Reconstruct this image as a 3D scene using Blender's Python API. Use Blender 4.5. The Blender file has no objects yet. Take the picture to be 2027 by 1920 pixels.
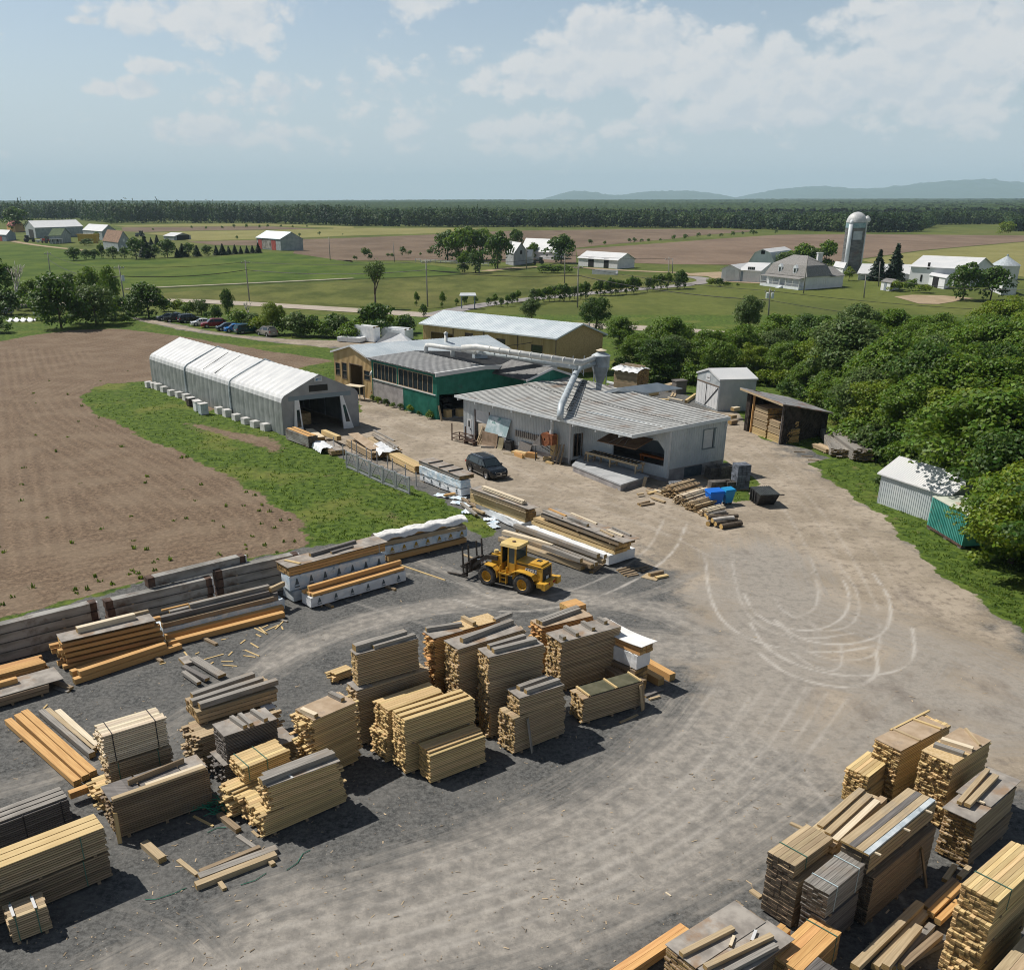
import bpy,bmesh,math,random
import numpy as np
from mathutils import Vector,Matrix
R=random.Random(11)
SC=bpy.context.scene
COL=SC.collection
# -- camera, sky, sun, exposure
FPX,CX,CY,HOR,CAMZ=1850.0,940.0,1195.0,400.0,24.0
PITCH=math.atan2(CY-HOR,FPX)
cam=bpy.data.objects.new('camera',bpy.data.cameras.new('camera'))
COL.objects.link(cam)
cam.location=(0,0,CAMZ)
cam.rotation_euler=(math.pi/2-PITCH,0,0)
cam.data.sensor_width=36
cam.data.lens=FPX/2027*36
cam.data.shift_x=(1013.5-CX)/2027
cam.data.shift_y=(CY-960)/2027
cam.data.clip_start=0.5
cam.data.clip_end=90000
SC.camera=cam
SUN_EL,SUN_AZ=53.0,-64.0
sun=bpy.data.objects.new('sun',bpy.data.lights.new('sun','SUN'))
COL.objects.link(sun)
sun.data.energy=4.3
sun.data.angle=math.radians(0.5)
sun.data.color=(1.0,0.945,0.86)
_d=Vector((math.sin(math.radians(SUN_AZ))*math.cos(math.radians(SUN_EL)),math.cos(math.radians(SUN_AZ))*math.cos(math.radians(SUN_EL)),math.sin(math.radians(SUN_EL))))
sun.rotation_euler=(-_d).to_track_quat('-Z','Y').to_euler()
SC.view_settings.view_transform='Standard'
SC.view_settings.look='None'
SC.view_settings.exposure=0.28
SC.view_settings.gamma=1.0
SC.cycles.use_denoising=True
SC.cycles.filter_width=1.05
SC.cycles.max_bounces=6
SC.cycles.diffuse_bounces=3
SC.cycles.glossy_bounces=3
SC.cycles.transparent_max_bounces=8
SC.cycles.volume_bounces=1
class NT:
 """short way of writing node trees"""
 def __init__(s,tree):
  s.t=tree;tree.nodes.clear()
 def n(s,typ,ins=None,**kw):
  nd=s.t.nodes.new(typ)
  for k,v in kw.items():setattr(nd,k,v)
  for k,v in(ins or{}).items():
   sock=nd.inputs[k]
   if isinstance(v,bpy.types.NodeSocket):s.t.links.new(v,sock)
   else:sock.default_value=v
  return nd
 def math(s,op,a,b=None,c=None,clamp=False):
  ins={0:a}
  if b is not None:ins[1]=b
  if c is not None:ins[2]=c
  return s.n('ShaderNodeMath',ins,operation=op,use_clamp=clamp).outputs[0]
 def smooth(s,v,lo,hi,a=0.0,b=1.0):
  return s.n('ShaderNodeMapRange',{0:v,1:lo,2:hi,3:a,4:b},interpolation_type='SMOOTHSTEP').outputs[0]
 def mix(s,f,a,b):
  a=a if isinstance(a,bpy.types.NodeSocket)else(*a[:3],1)
  b=b if isinstance(b,bpy.types.NodeSocket)else(*b[:3],1)
  return s.n('ShaderNodeMix',{0:f,6:a,7:b},data_type='RGBA').outputs[2]
 def noise(s,vec,scale,detail=5,rough=.55,out='Fac',dist=0.0):
  return s.n('ShaderNodeTexNoise',{'Vector':vec,'Scale':scale,'Detail':detail,'Roughness':rough,'Distortion':dist}).outputs[out]
 def scale(s,vec,sc,loc=(0,0,0),rot=(0,0,0)):
  return s.n('ShaderNodeMapping',{'Vector':vec,'Scale':sc,'Location':loc,'Rotation':rot}).outputs[0]
def build_sky():
 w=bpy.data.worlds.new('World');SC.world=w;w.use_nodes=True
 T=NT(w.node_tree)
 sky=T.n('ShaderNodeTexSky',sky_type='NISHITA',sun_disc=False,sun_elevation=math.radians(SUN_EL),sun_rotation=math.radians(SUN_AZ),air_density=1.0,dust_density=0.6,ozone_density=1.4)
 d=T.n('ShaderNodeTexCoord').outputs['Generated']
 sx=T.n('ShaderNodeSeparateXYZ',{0:d})
 az=T.math('MULTIPLY',T.math('ARCTAN2',sx.outputs[0],sx.outputs[1]),57.2958)
 el=T.math('MULTIPLY',T.math('ARCSINE',sx.outputs[2]),57.2958)
 vec=T.n('ShaderNodeCombineXYZ',{0:az,1:T.math('MULTIPLY',el,1.5),2:0.0}).outputs[0]
 warp=T.n('ShaderNodeTexNoise',{'Vector':vec,'Scale':.35,'Detail':3,'Roughness':.6},noise_dimensions='2D').outputs['Color']
 wv=T.n('ShaderNodeVectorMath',{0:vec,1:T.n('ShaderNodeVectorMath',{0:warp,1:(0.5,0.5,0.5)},operation='SUBTRACT').outputs[0]},operation='ADD')
 def puff(loc):
  v=T.scale(wv.outputs[0],(1,1,1),loc)
  n=T.n('ShaderNodeTexNoise',{'Vector':v,'Scale':.15,'Detail':8,'Roughness':.58},noise_dimensions='2D').outputs[0]
  vo=T.n('ShaderNodeTexVoronoi',{'Vector':v,'Scale':.45,'Detail':3.0,'Roughness':.55},feature='F1',voronoi_dimensions='2D').outputs['Distance']
  return T.math('ADD',n,T.math('MULTIPLY',T.math('SUBTRACT',.5,vo),.30))
 big=puff((3.1,1.7,0))
 banks=[(-13.5,8.9,6.0,1.7,.50),(-1.5,9.7,3.6,1.0,.46),(2.0,6.2,7.5,1.9,.46),(9,7.2,7,2.3,.50),(15,6.2,7,2.0,.44),(25,7.8,8.0,3.0,.54),(20,4.6,11,1.8,.40),(-8,5.0,6.5,1.3,.34),(4,3.8,13,1.5,.36),(-14,3.4,9,.9,.28),(-18.5,5.3,2.2,.55,.42),(-15.5,6.4,2.4,.5,.38),(-27.5,6.5,1.7,.55,.44),(-20,8.2,1.4,.3,.34),(8,10.3,2.4,.5,.4),(-30,9.6,2,.3,.3),(60,8,12,5,.4),(110,12,20,6,.4),(-80,9,20,4,.4),(170,10,25,5,.4)]
 cov=None
 for a,e,wa,we,st in banks:
  da=T.math('DIVIDE',T.math('SUBTRACT',az,a),wa)
  de=T.math('DIVIDE',T.math('SUBTRACT',el,e),we)
  r=T.math('SQRT',T.math('ADD',T.math('MULTIPLY',da,da),T.math('MULTIPLY',de,de)))
  m=T.smooth(r,1.5,0.1,0.0,st)
  cov=m if cov is None else T.math('MAXIMUM',cov,m)
 dens=T.math('ADD',T.math('SUBTRACT',big,0.56),cov)
 mask=T.math('MULTIPLY',T.smooth(dens,-.03,0.19),T.smooth(el,-.2,3.6,.2,1.0))
 up=puff((3.1-.30,1.7+.75,0))
 lit=T.smooth(T.math('SUBTRACT',big,up),-0.16,0.14)
 lit=T.math('ADD',T.math('MULTIPLY',lit,.75),T.math('MULTIPLY',T.smooth(dens,.5,.05),.25))
 ccol=T.mix(lit,(5.9,6.4,6.9),(7.6,7.55,7.5))
 base=T.n('ShaderNodeHueSaturation',{'Saturation':.80,'Value':.98,'Color':sky.outputs[0]}).outputs[0]
 base=T.mix(T.smooth(el,10.0,-1.0,0.10,.92),base,(5.7,6.6,7.4))
 col=T.mix(T.math('MULTIPLY',mask,.9),base,ccol)
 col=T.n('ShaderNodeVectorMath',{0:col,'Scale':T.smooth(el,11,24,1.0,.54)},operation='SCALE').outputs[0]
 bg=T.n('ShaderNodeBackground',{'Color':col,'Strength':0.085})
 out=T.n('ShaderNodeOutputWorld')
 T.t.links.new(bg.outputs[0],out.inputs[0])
build_sky()
# -- survey: sheets of the site plan -> metres on the ground
SHEET={0:(0,0,.9773),1:(0,380,2.83),2:(660,380,2.83),3:(1330,380,2.8422),4:(280,640,3.962),5:(640,590,3.3017),6:(880,680,3.3017),7:(1340,680,2.8836),11:(540,830,4.7167),12:(880,930,4.3065),13:(0,1040,3.1952),14:(530,1000,4.5023),15:(640,1160,2.7514),16:(0,1300,2.7514),17:(1460,1380,3.4744),18:(1180,1640,2.3388),20:(1360,720,11.725),21:(930,1050,10.426),22:(910,880,16.508),23:(310,600,7.619),24:(0,500,5.826),25:(1400,900,8.254),26:(1060,820,7.075),27:(890,820,9.0045),28:(660,1240,9.0045),9:(0,0,1)}
_c,_s=math.cos(PITCH),math.sin(PITCH)
def SP(c,x,y):
 k=SHEET[c];return k[0]+x/k[2],k[1]+y/k[2]
def G(c,x,y,z=0.0):
 x,y=SP(c,x,y)
 a,b=(x-CX)/FPX,-(y-CY)/FPX
 t=(z-CAMZ)/(-_s+b*_c)
 return Vector((a*t,(_c+b*_s)*t,z))
def HT(P,c,y):
 b=-(SP(c,0,y)[1]-CY)/FPX
 return CAMZ+P[1]*(-_s+b*_c)/(_c+b*_s)
# -- mesh and object helpers
class MB:
 def __init__(s):s.v,s.f,s.m=[],[],[]
 def add(s,vs,fs,mi=0):
  o=len(s.v);s.v.extend([tuple(v)for v in vs])
  for f in fs:s.f.append([i+o for i in f]);s.m.append(mi)
 def hexa(s,p,mi=0,ends=None):
  """p: 4 bottom then 4 top points, same winding; ends = material of the faces across the first axis"""
  fs=[(3,2,1,0),(4,5,6,7),(0,1,5,4),(1,2,6,5),(2,3,7,6),(3,0,4,7)]
  o=len(s.v);s.v.extend([tuple(v)for v in p])
  for k,f in enumerate(fs):
   s.f.append([i+o for i in f]);s.m.append(ends if(ends is not None and k in(3,5))else mi)
 def box(s,x0,x1,y0,y1,z0,z1,mi=0,ends=None,T=None):
  p=[(x0,y0,z0),(x1,y0,z0),(x1,y1,z0),(x0,y1,z0),(x0,y0,z1),(x1,y0,z1),(x1,y1,z1),(x0,y1,z1)]
  if T is not None:p=[T@Vector(q)for q in p]
  s.hexa(p,mi,ends)
 def bar(s,a,b,w,h,mi=0,ends=None):
  """box of width w, height h along a->b (centre of its underside)"""
  a,b=Vector(a),Vector(b);d=b-a
  side=d.cross(Vector((0,0,1)))
  if side.length<1e-6:side=Vector((1,0,0))
  side.normalize();up=side.cross(d).normalized()
  q=side*w/2;u=up*h
  s.hexa([a-q,b-q,b+q,a+q,a-q+u,b-q+u,b+q+u,a+q+u],mi,ends)
 def tube(s,pts,r,n=8,mi=0,caps=True):
  pts=[Vector(p)for p in pts];rr=r if isinstance(r,(list,tuple))else[r]*len(pts)
  o=len(s.v);prev=None
  for i,p in enumerate(pts):
   d=(pts[min(i+1,len(pts)-1)]-pts[max(i-1,0)]).normalized()
   if prev is None:
    x=d.cross(Vector((0,0,1)))
    if x.length<1e-3:x=Vector((1,0,0))
   else:x=prev-d*prev.dot(d)
   x.normalize();y=d.cross(x);prev=x
   for k in range(n):
    a=2*math.pi*k/n
    s.v.append(tuple(p+(x*math.cos(a)+y*math.sin(a))*rr[i]))
  for i in range(len(pts)-1):
   for k in range(n):
    a,b=o+i*n+k,o+i*n+(k+1)%n
    s.f.append([a,b,b+n,a+n]);s.m.append(mi)
  if caps:
   s.f.append([o+k for k in range(n)][::-1]);s.m.append(mi)
   e=o+(len(pts)-1)*n
   s.f.append([e+k for k in range(n)]);s.m.append(mi)
 def lathe(s,prof,n=24,mi=0,T=None):
  """prof: (radius, z) list turned about z"""
  o=len(s.v)
  for r,z in prof:
   for k in range(n):
    a=2*math.pi*k/n;p=Vector((r*math.cos(a),r*math.sin(a),z))
    s.v.append(tuple(T@p if T is not None else p))
  for i in range(len(prof)-1):
   for k in range(n):
    a,b=o+i*n+k,o+i*n+(k+1)%n
    s.f.append([a,b,b+n,a+n]);s.m.append(mi)
 def quad(s,a,b,c,d,mi=0):s.add([a,b,c,d],[(0,1,2,3)],mi)
 def slab(s,a,b,c,d,t,mi=0):
  """roof sheet with its top on a,b,c,d"""
  dn=Vector((0,0,-t));p=[Vector(q)for q in(a,b,c,d)]
  s.hexa([q+dn for q in p]+p,mi)
 def build(s,name,mats,parent=None,loc=None,rotz=0.0,smooth=False):
  me=bpy.data.meshes.new(name)
  me.from_pydata(s.v,[],s.f)
  mats=mats if isinstance(mats,(list,tuple))else[mats]
  for m in mats:me.materials.append(m)
  if len(mats)>1:me.polygons.foreach_set('material_index',s.m)
  if smooth:me.polygons.foreach_set('use_smooth',[True]*len(s.f))
  me.update()
  o=bpy.data.objects.new(name,me);COL.objects.link(o)
  if parent is not None:o.parent=parent
  if loc is not None:o.location=loc
  if rotz:o.rotation_euler=(0,0,rotz)
  return o
def np_mesh(name,V,F,mat,parent=None,smooth=False):
 """fast mesh from arrays: V (n,3), F (m,k)"""
 me=bpy.data.meshes.new(name)
 k=F.shape[1]
 me.vertices.add(len(V));me.vertices.foreach_set('co',V.astype(np.float32).ravel())
 me.loops.add(F.size);me.loops.foreach_set('vertex_index',F.astype(np.int32).ravel())
 me.polygons.add(len(F));me.polygons.foreach_set('loop_start',np.arange(0,F.size,k,dtype=np.int32))
 me.update(calc_edges=True)
 if mat:me.materials.append(mat)
 if smooth:me.polygons.foreach_set('use_smooth',np.ones(len(F),bool))
 o=bpy.data.objects.new(name,me);COL.objects.link(o)
 if parent is not None:o.parent=parent
 return o
def tag(o,label=None,cat=None,group=None,kind=None):
 if label:o['label']=label
 if cat:o['category']=cat
 if group:o['group']=group
 if kind or cat:o['kind']=kind or 'thing'
 return o
def thing(name,label,cat,loc=(0,0,0),rotz=0.0,group=None):
 o=bpy.data.objects.new(name,None);COL.objects.link(o)
 o.location=loc;o.rotation_euler=(0,0,rotz)
 o.empty_display_size=.3
 return tag(o,label,cat,group)
def dup(root,loc=None,rotz=None,label=None,scale=None):
 def cp(o,par):
  c=o.copy();COL.objects.link(c)
  if par is not None:c.parent=par
  for ch in o.children:cp(ch,c)
  return c
 r=cp(root,None)
 if loc is not None:r.location=loc
 if rotz is not None:r.rotation_euler=(0,0,rotz)
 if scale is not None:r.scale=scale
 if label:r['label']=label
 return r
# -- materials
def M(name,c1,c2=None,scale=3.0,stretch=(1,1,1),rough=.8,metal=0.0,island=0.0,bump=0.0,detail=5,lo=.35,hi=.65,spec=.3,stain=None,stain_scale=.6,stain_amt=(.55,.72),trans=None,bscale=None,coat=0.0,hue=0.0):
 m=bpy.data.materials.new(name);m.use_nodes=True
 T=NT(m.node_tree)
 co=T.n('ShaderNodeTexCoord').outputs['Object']
 v=T.scale(co,stretch)
 if c2 is not None:
  col=T.mix(T.smooth(T.noise(v,scale,detail),lo,hi),c1,c2)
 else:
  col=T.n('ShaderNodeRGB').outputs[0];col.default_value=(*c1,1)
 if stain:
  col=T.mix(T.smooth(T.noise(T.scale(co,(1,1,1),(7,3,1)),stain_scale,7,.65),*stain_amt),col,stain)
 if island or hue:
  rnd=T.n('ShaderNodeNewGeometry').outputs['Random Per Island']
  val=T.math('ADD',T.math('MULTIPLY',rnd,2*island),1-island)
  hs={'Value':val,'Color':col}
  if hue:
   r2=T.math('FRACT',T.math('MULTIPLY',rnd,37.3))
   hs['Hue']=T.math('ADD',T.math('MULTIPLY',r2,2*hue),.5-hue)
  col=T.n('ShaderNodeHueSaturation',hs).outputs[0]
 ins={'Base Color':col,'Roughness':rough,'Metallic':metal,'Specular IOR Level':spec}
 if coat:ins['Coat Weight']=coat
 bs=T.n('ShaderNodeBsdfPrincipled',ins)
 if bump:
  b=T.n('ShaderNodeBump',{'Strength':bump,'Distance':.03,'Height':T.noise(v,bscale or scale*2,4)})
  T.t.links.new(b.outputs[0],bs.inputs['Normal'])
 sh=bs.outputs[0]
 if trans:
  tr=T.n('ShaderNodeBsdfTranslucent',{'Color':T.mix(.5,col,trans)})
  sh=T.n('ShaderNodeMixShader',{0:.3,1:sh,2:tr.outputs[0]}).outputs[0]
 out=T.n('ShaderNodeOutputMaterial')
 T.t.links.new(sh,out.inputs[0])
 return m
def glass(name,col=(.02,.03,.035),rough=.08):
 return M(name,col,rough=rough,spec=.8)
WS=(.35,9,14)
def wood(name,a,b,island=.24,**k):return M(name,a,b,scale=2.2,stretch=WS,rough=.75,island=island,hue=.008,lo=.3,hi=.72,bump=.12,**k)
m_pine=wood('pine boards',(.48,.335,.165),(.62,.46,.26),stain=(.40,.30,.18),stain_amt=(.58,.8))
m_yellow=wood('fresh yellow pine',(.49,.345,.165),(.62,.47,.25),stain=(.42,.29,.14),stain_amt=(.58,.8))
m_orange=wood('red fir',(.46,.245,.095),(.60,.36,.15))
m_brown=wood('aged brown wood',(.18,.130,.085),(.32,.240,.160),stain=(.21,.19,.165),stain_amt=(.5,.75))
m_tan=wood('weathered tan boards',(.33,.245,.150),(.47,.365,.235),stain=(.27,.235,.19),stain_amt=(.52,.75))
m_grey=wood('silvered boards',(.17,.158,.142),(.34,.315,.285),stain=(.24,.18,.125),stain_amt=(.5,.75))
m_dgrey=wood('dark weathered boards',(.10,.092,.088),(.20,.185,.175))
m_black=wood('blackened wood',(.035,.03,.027),(.075,.062,.052))
m_pale=wood('pale planed boards',(.56,.46,.33),(.70,.61,.47))
m_end=wood('sawn board ends',(.42,.265,.10),(.58,.39,.16),island=.4)
m_enddk=wood('dark board ends',(.045,.036,.028),(.12,.092,.065),island=.5)
m_endbr=wood('brown board ends',(.20,.125,.05),(.42,.28,.12),island=.5)
m_ply=M('weathered plywood',(.22,.20,.18),(.36,.33,.295),1.3,rough=.8,stain=(.27,.185,.12),stain_scale=.8,stain_amt=(.48,.7),island=.08)
m_ply2=M('brown plywood',(.34,.25,.165),(.45,.35,.25),1.3,rough=.8,stain=(.25,.20,.16),stain_scale=.9)
m_osb=M('strand board',(.48,.34,.17),(.60,.45,.26),9,rough=.8,stain=(.4,.32,.24))
m_strap=M('green strap',(.06,.16,.12),rough=.5)
m_bstrap=M('black strap',(.02,.02,.025),rough=.5)
m_wstrap=M('pale strap',(.45,.55,.58),rough=.5)
m_wrap=M('white wrap',(.66,.69,.72),(.78,.79,.80),1.5,rough=.45,bump=.5,bscale=3,stain=(.45,.55,.66),stain_amt=(.6,.8))
m_wrapb=M('blue white wrap',(.50,.62,.72),(.72,.76,.79),2.2,rough=.45,bump=.5,bscale=3,stain=(.18,.30,.42),stain_amt=(.58,.72),stain_scale=1.6)
m_wrapold=M('faded wrap',(.36,.42,.46),(.56,.60,.62),2.0,rough=.5,bump=.4,bscale=3,stain=(.14,.16,.18),stain_amt=(.55,.75),stain_scale=1.4)
m_tarp=M('white tarpaulin',(.70,.70,.69),(.82,.81,.79),1.0,rough=.5,bump=.9,bscale=2.2)
m_ink=M('dark print',(.09,.115,.13),rough=.6)
m_goldink=M('gold print',(.38,.24,.03),rough=.6)
m_whitepaint=M('white paint',(.54,.55,.56),(.63,.63,.63),1.1,rough=.6,stain=(.55,.53,.48),stain_amt=(.62,.85))
m_trim=M('pale grey trim',(.56,.60,.63),(.66,.69,.71),1.1,rough=.55)
m_mill=M('pale grey siding',(.46,.50,.52),(.55,.58,.59),.7,rough=.55,stain=(.36,.36,.34),stain_amt=(.6,.85))
m_roofmill=M('rib shade roof steel',(.045,.045,.045),(.09,.09,.09),.8,rough=.7,metal=.0,stain=(.30,.22,.16),stain_scale=.55,stain_amt=(.6,.78))  # near-black base colour stands in for the shaded rib sides
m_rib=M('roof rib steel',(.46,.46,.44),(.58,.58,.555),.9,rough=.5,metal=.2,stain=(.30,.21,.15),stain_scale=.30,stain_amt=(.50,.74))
m_roofgal=M('galvanised roof',(.47,.53,.57),(.58,.63,.66),.5,rough=.5,metal=.3,stretch=(1,1,1))
m_roofdark=M('dark sheet roof',(.06,.06,.063),(.11,.11,.11),1.4,rough=.55,metal=.2)
m_ribgrey=M('grey roof ribs',(.36,.36,.36),(.46,.46,.45),1.0,rough=.5,metal=.2)
m_roofwhite=M('white steel roof',(.56,.57,.58),(.62,.62,.62),.3,rough=.5)
m_shingle=M('grey shingles',(.17,.165,.16),(.27,.26,.25),3.5,rough=.9)
m_green=M('green painted boards',(.018,.15,.105),(.03,.20,.15),1.2,rough=.6,stain=(.04,.11,.085),stain_amt=(.55,.8))
m_conc=M('concrete wall',(.25,.235,.235),(.37,.35,.345),.9,rough=.9,stain=(.16,.15,.15),bump=.2)
m_slabconc=M('concrete slab',(.33,.345,.36),(.43,.44,.45),.9,rough=.9,stain=(.24,.24,.24),bump=.2)
m_block=M('white concrete blocks',(.52,.51,.50),(.66,.65,.63),2.0,rough=.9,stain=(.35,.34,.32))
m_cream=M('tan wood siding',(.47,.325,.155),(.57,.415,.22),1.0,rough=.75,stretch=(1,1,.2))
m_osbwall=M('tan board siding',(.44,.30,.145),(.55,.39,.20),5.0,rough=.8)
m_darkwood=M('black barn boards',(.030,.024,.021),(.085,.068,.058),2.2,rough=.9,stain=(.12,.095,.075),stretch=(1,1,1))
m_rust=M('rusty steel',(.17,.055,.025),(.30,.12,.055),3,rough=.85,bump=.3)
m_rustdk=M('dark rusty steel',(.055,.035,.028),(.12,.075,.055),3,rough=.85)
m_steel=M('galvanised steel',(.36,.41,.44),(.48,.52,.55),1.6,rough=.5,metal=.15,stain=(.30,.31,.32))
m_duct=M('pale duct steel',(.50,.51,.50),(.62,.62,.60),1.6,rough=.55,metal=.1,stain=(.36,.31,.26),stain_amt=(.6,.8))
m_dark=M('dark iron',(.018,.018,.02),(.04,.04,.042),4,rough=.6)
m_inside=M('dark interior',(.03,.028,.026),(.05,.045,.04),1,rough=.95)
m_glass=glass('window glass')
m_glassg=glass('cab glass',(.035,.055,.055),.05)
m_winframe=M('brown window frame',(.12,.085,.06),(.17,.13,.10),3,rough=.7)
m_red=M('red barn paint',(.28,.05,.045),(.36,.075,.06),.6,rough=.6)
m_bluegrey=M('blue grey siding',(.17,.21,.25),(.24,.28,.32),.5,rough=.7)
m_barngrey=M('grey barn boards',(.24,.27,.28),(.33,.36,.37),.5,rough=.8)
m_pole=M('grey pole wood',(.22,.205,.19),(.33,.31,.29),1,stretch=(4,4,.5),rough=.85)
m_bark=M('brown bark',(.075,.058,.043),(.14,.11,.085),4,stretch=(1,1,.4),rough=.9,bump=.4)
m_birch=M('pale dead bark',(.45,.41,.36),(.62,.58,.53),3,rough=.8)
def leaf(name,a,b,t,isl=.35,hue=.025):return M(name,a,b,scale=.55,rough=.55,island=isl,hue=hue,spec=.35,trans=t)
m_leaf=leaf('broad leaves',(.066,.128,.010),(.135,.220,.018),(.24,.36,.02))
m_leafy=leaf('yellow green leaves',(.115,.180,.010),(.19,.255,.018),(.32,.40,.02))
m_leafd=leaf('dark leaves',(.036,.084,.010),(.080,.142,.016),(.14,.25,.02))
m_leafp=leaf('pale olive leaves',(.070,.125,.026),(.125,.180,.045),(.20,.27,.08))
m_needle=leaf('dark needles',(.010,.030,.014),(.025,.052,.022),(.03,.08,.02),.3,.015)
m_grassb=leaf('grass blades',(.070,.125,.014),(.135,.190,.028),(.22,.34,.02),.35)
# -- the land
def pts(*spec):
 """(sheet, (x,y), (x,y), ...) runs -> ground points as an array"""
 out=[]
 for run in spec:
  for q in run[1:]:
   g=G(run[0],*q);out.append((g.x,g.y))
 return np.array(out)
def sdist(P,poly):
 d=np.full(len(P),1e9);ins=np.zeros(len(P),bool)
 n=len(poly)
 for i in range(n):
  a,b=poly[i],poly[(i+1)%n]
  e=b-a;w=P-a
  t=np.clip((w@e)/max(e@e,1e-9),0,1)
  d=np.minimum(d,np.hypot(*(w-t[:,None]*e).T))
  c=((a[1]>P[:,1])!=(b[1]>P[:,1]))&(P[:,0]<(b[0]-a[0])*(P[:,1]-a[1])/(b[1]-a[1]+1e-12)+a[0])
  ins^=c
 return np.where(ins,-d,d)
def ldist(P,line):
 d=np.full(len(P),1e9)
 for a,b in zip(line[:-1],line[1:]):
  e=b-a;w=P-a
  t=np.clip((w@e)/max(e@e,1e-9),0,1)
  d=np.minimum(d,np.hypot(*(w-t[:,None]*e).T))
 return d
def soft(d,w):return np.clip(.5-d/(2*w),0,1)
def wob(P,s,seed=0):
 x,y=P[:,0]/s+seed*3.7,P[:,1]/s-seed*2.3
 return(np.sin(x*1.9+1.3*np.sin(y*1.1))+np.sin(y*2.3+1.7*np.sin(x*.8+2))+.6*np.sin((x+y)*4.1)+.5*np.sin((x-y)*5.3+1))/3.1
SOIL=pts((1,(-300,880),(0,838),(200,800),(420,775),(640,765),(740,775),(900,795),(1060,815),(1250,850),(1500,890),(1700,920),(1850,945)),(4,(1500,300),(1250,345),(1250,500),(500,700),(100,480)),(0,(290,738),(205,742),(152,767),(185,800),(280,845),(390,895),(450,930),(560,990),(592,1035),(585,1062),(450,1088),(280,1124),(0,1198),(-250,1270)))
YARD=pts((0,(-350,1330),(0,1204),(280,1126),(585,1062),(735,1040),(900,1016),(935,1040),(970,1030),(900,990),(860,967),(700,910),(650,880),(560,846)),(4,(1120,870),(500,640),(900,500),(1715,700)),(5,(235,655),(68,622),(66,560),(330,560),(640,640)),(0,(900,770),(1150,775),(1185,742),(1255,742),(1340,768),(1420,790),(1480,850),(1560,868)),(7,(880,655),(735,682),(800,722),(950,830),(1100,930),(1200,1020),(1290,1100),(1420,1230)),(0,(1900,1168),(1981,1220),(2250,1370),(2900,2600),(-900,2600)))
PARK=pts((1,(735,700),(900,722),(1200,785),(1450,812),(1700,828),(1981,833)),(2,(300,840),(480,850),(480,900),(230,885),(0,872)),(1,(1900,882),(1560,847),(1200,802),(1000,772),(760,720)))
ISLE=pts((7,(262,662),(380,730),(480,800),(425,850),(415,895),(330,905),(230,830)))
BARE=pts((4,(330,780),(560,800),(760,850),(1000,900),(1130,950),(1050,1010),(820,960),(600,880),(400,830)))
TAN=pts((0,(560,840),(640,700),(1000,790),(1200,920),(1420,770),(1500,850),(1700,960),(1981,1190),(2100,1560),(1750,1480),(1560,1470),(1400,1420),(1330,1300),(1330,1160),(1250,1085),(1000,985),(860,945)))
DUST=[(((0,(330,2000),(560,1860),(800,1790),(1050,1700),(1250,1600),(1400,1460),(1480,1330),(1510,1200),(1470,1080))),4.6,.95),(((0,(700,1876),(1000,1800),(1250,1700),(1500,1560),(1700,1400),(1800,1280))),3.2,.75),(((0,(520,1290),(600,1240),(760,1190),(900,1165),(1080,1150),(1250,1170),(1360,1220))),1.9,.75),(((0,(800,1080),(880,1110),(960,1165),(1100,1185),(1260,1150),(1340,1110))),1.2,.55),(((0,(1290,1250),(1400,1260),(1600,1300),(1800,1340),(1990,1400))),3.5,.8),(((0,(1400,1150),(1560,1180),(1760,1230),(1981,1330))),4.0,.7),(((0,(10,1530),(150,1490),(330,1400),(450,1320),(560,1230))),1.6,.5),(((0,(1480,1560),(1590,1480),(1750,1420),(1960,1420))),2.2,.7),(((0,(-20,1700),(330,1760),(450,1876))),1.2,.25)]
RUTS=[((0,(1440,1150),(1456,1185),(1510,1215),(1580,1222),(1636,1195),(1645,1150),(1625,1110))),((0,(1452,1205),(1480,1255),(1560,1295),(1650,1310),(1740,1300),(1772,1270),(1765,1215))),((0,(1470,1265),(1530,1310),(1640,1335),(1700,1310),(1695,1262))),((0,(1365,1080),(1370,1150),(1400,1210),(1480,1250),(1600,1265),(1690,1250))),((0,(1500,1200),(1550,1240),(1640,1250),(1720,1225),(1725,1160),(1690,1110))),((0,(880,1160),(960,1185),(1060,1180),(1180,1150),(1300,1080),(1330,1010))),((0,(520,1290),(700,1215),(860,1180),(1000,1190))),((0,(640,1150),(760,1190),(900,1230))),((0,(760,1105),(860,1120),(960,1150),(1100,1160))),((0,(400,1876),(800,1760),(1150,1640),(1350,1500),(1450,1350))),((0,(520,1876),(900,1780),(1250,1650),(1450,1500),(1560,1330))),((0,(700,1876),(1050,1780),(1350,1650),(1550,1480),(1640,1350))),((0,(620,1876),(960,1800),(1320,1640),(1500,1490),(1600,1340))),((0,(1400,870),(1500,960),(1560,1050),(1590,1150))),((0,(1440,850),(1560,950),(1640,1060),(1700,1180))),((0,(700,800),(800,850),(950,880),(1100,960),(1300,1040))),((0,(720,780),(830,830),(990,870),(1160,950),(1380,1030))),((0,(900,950),(1060,960),(1250,1010),(1400,1090))),((0,(1850,1876),(1560,1500),(1460,1420)))]
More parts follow.
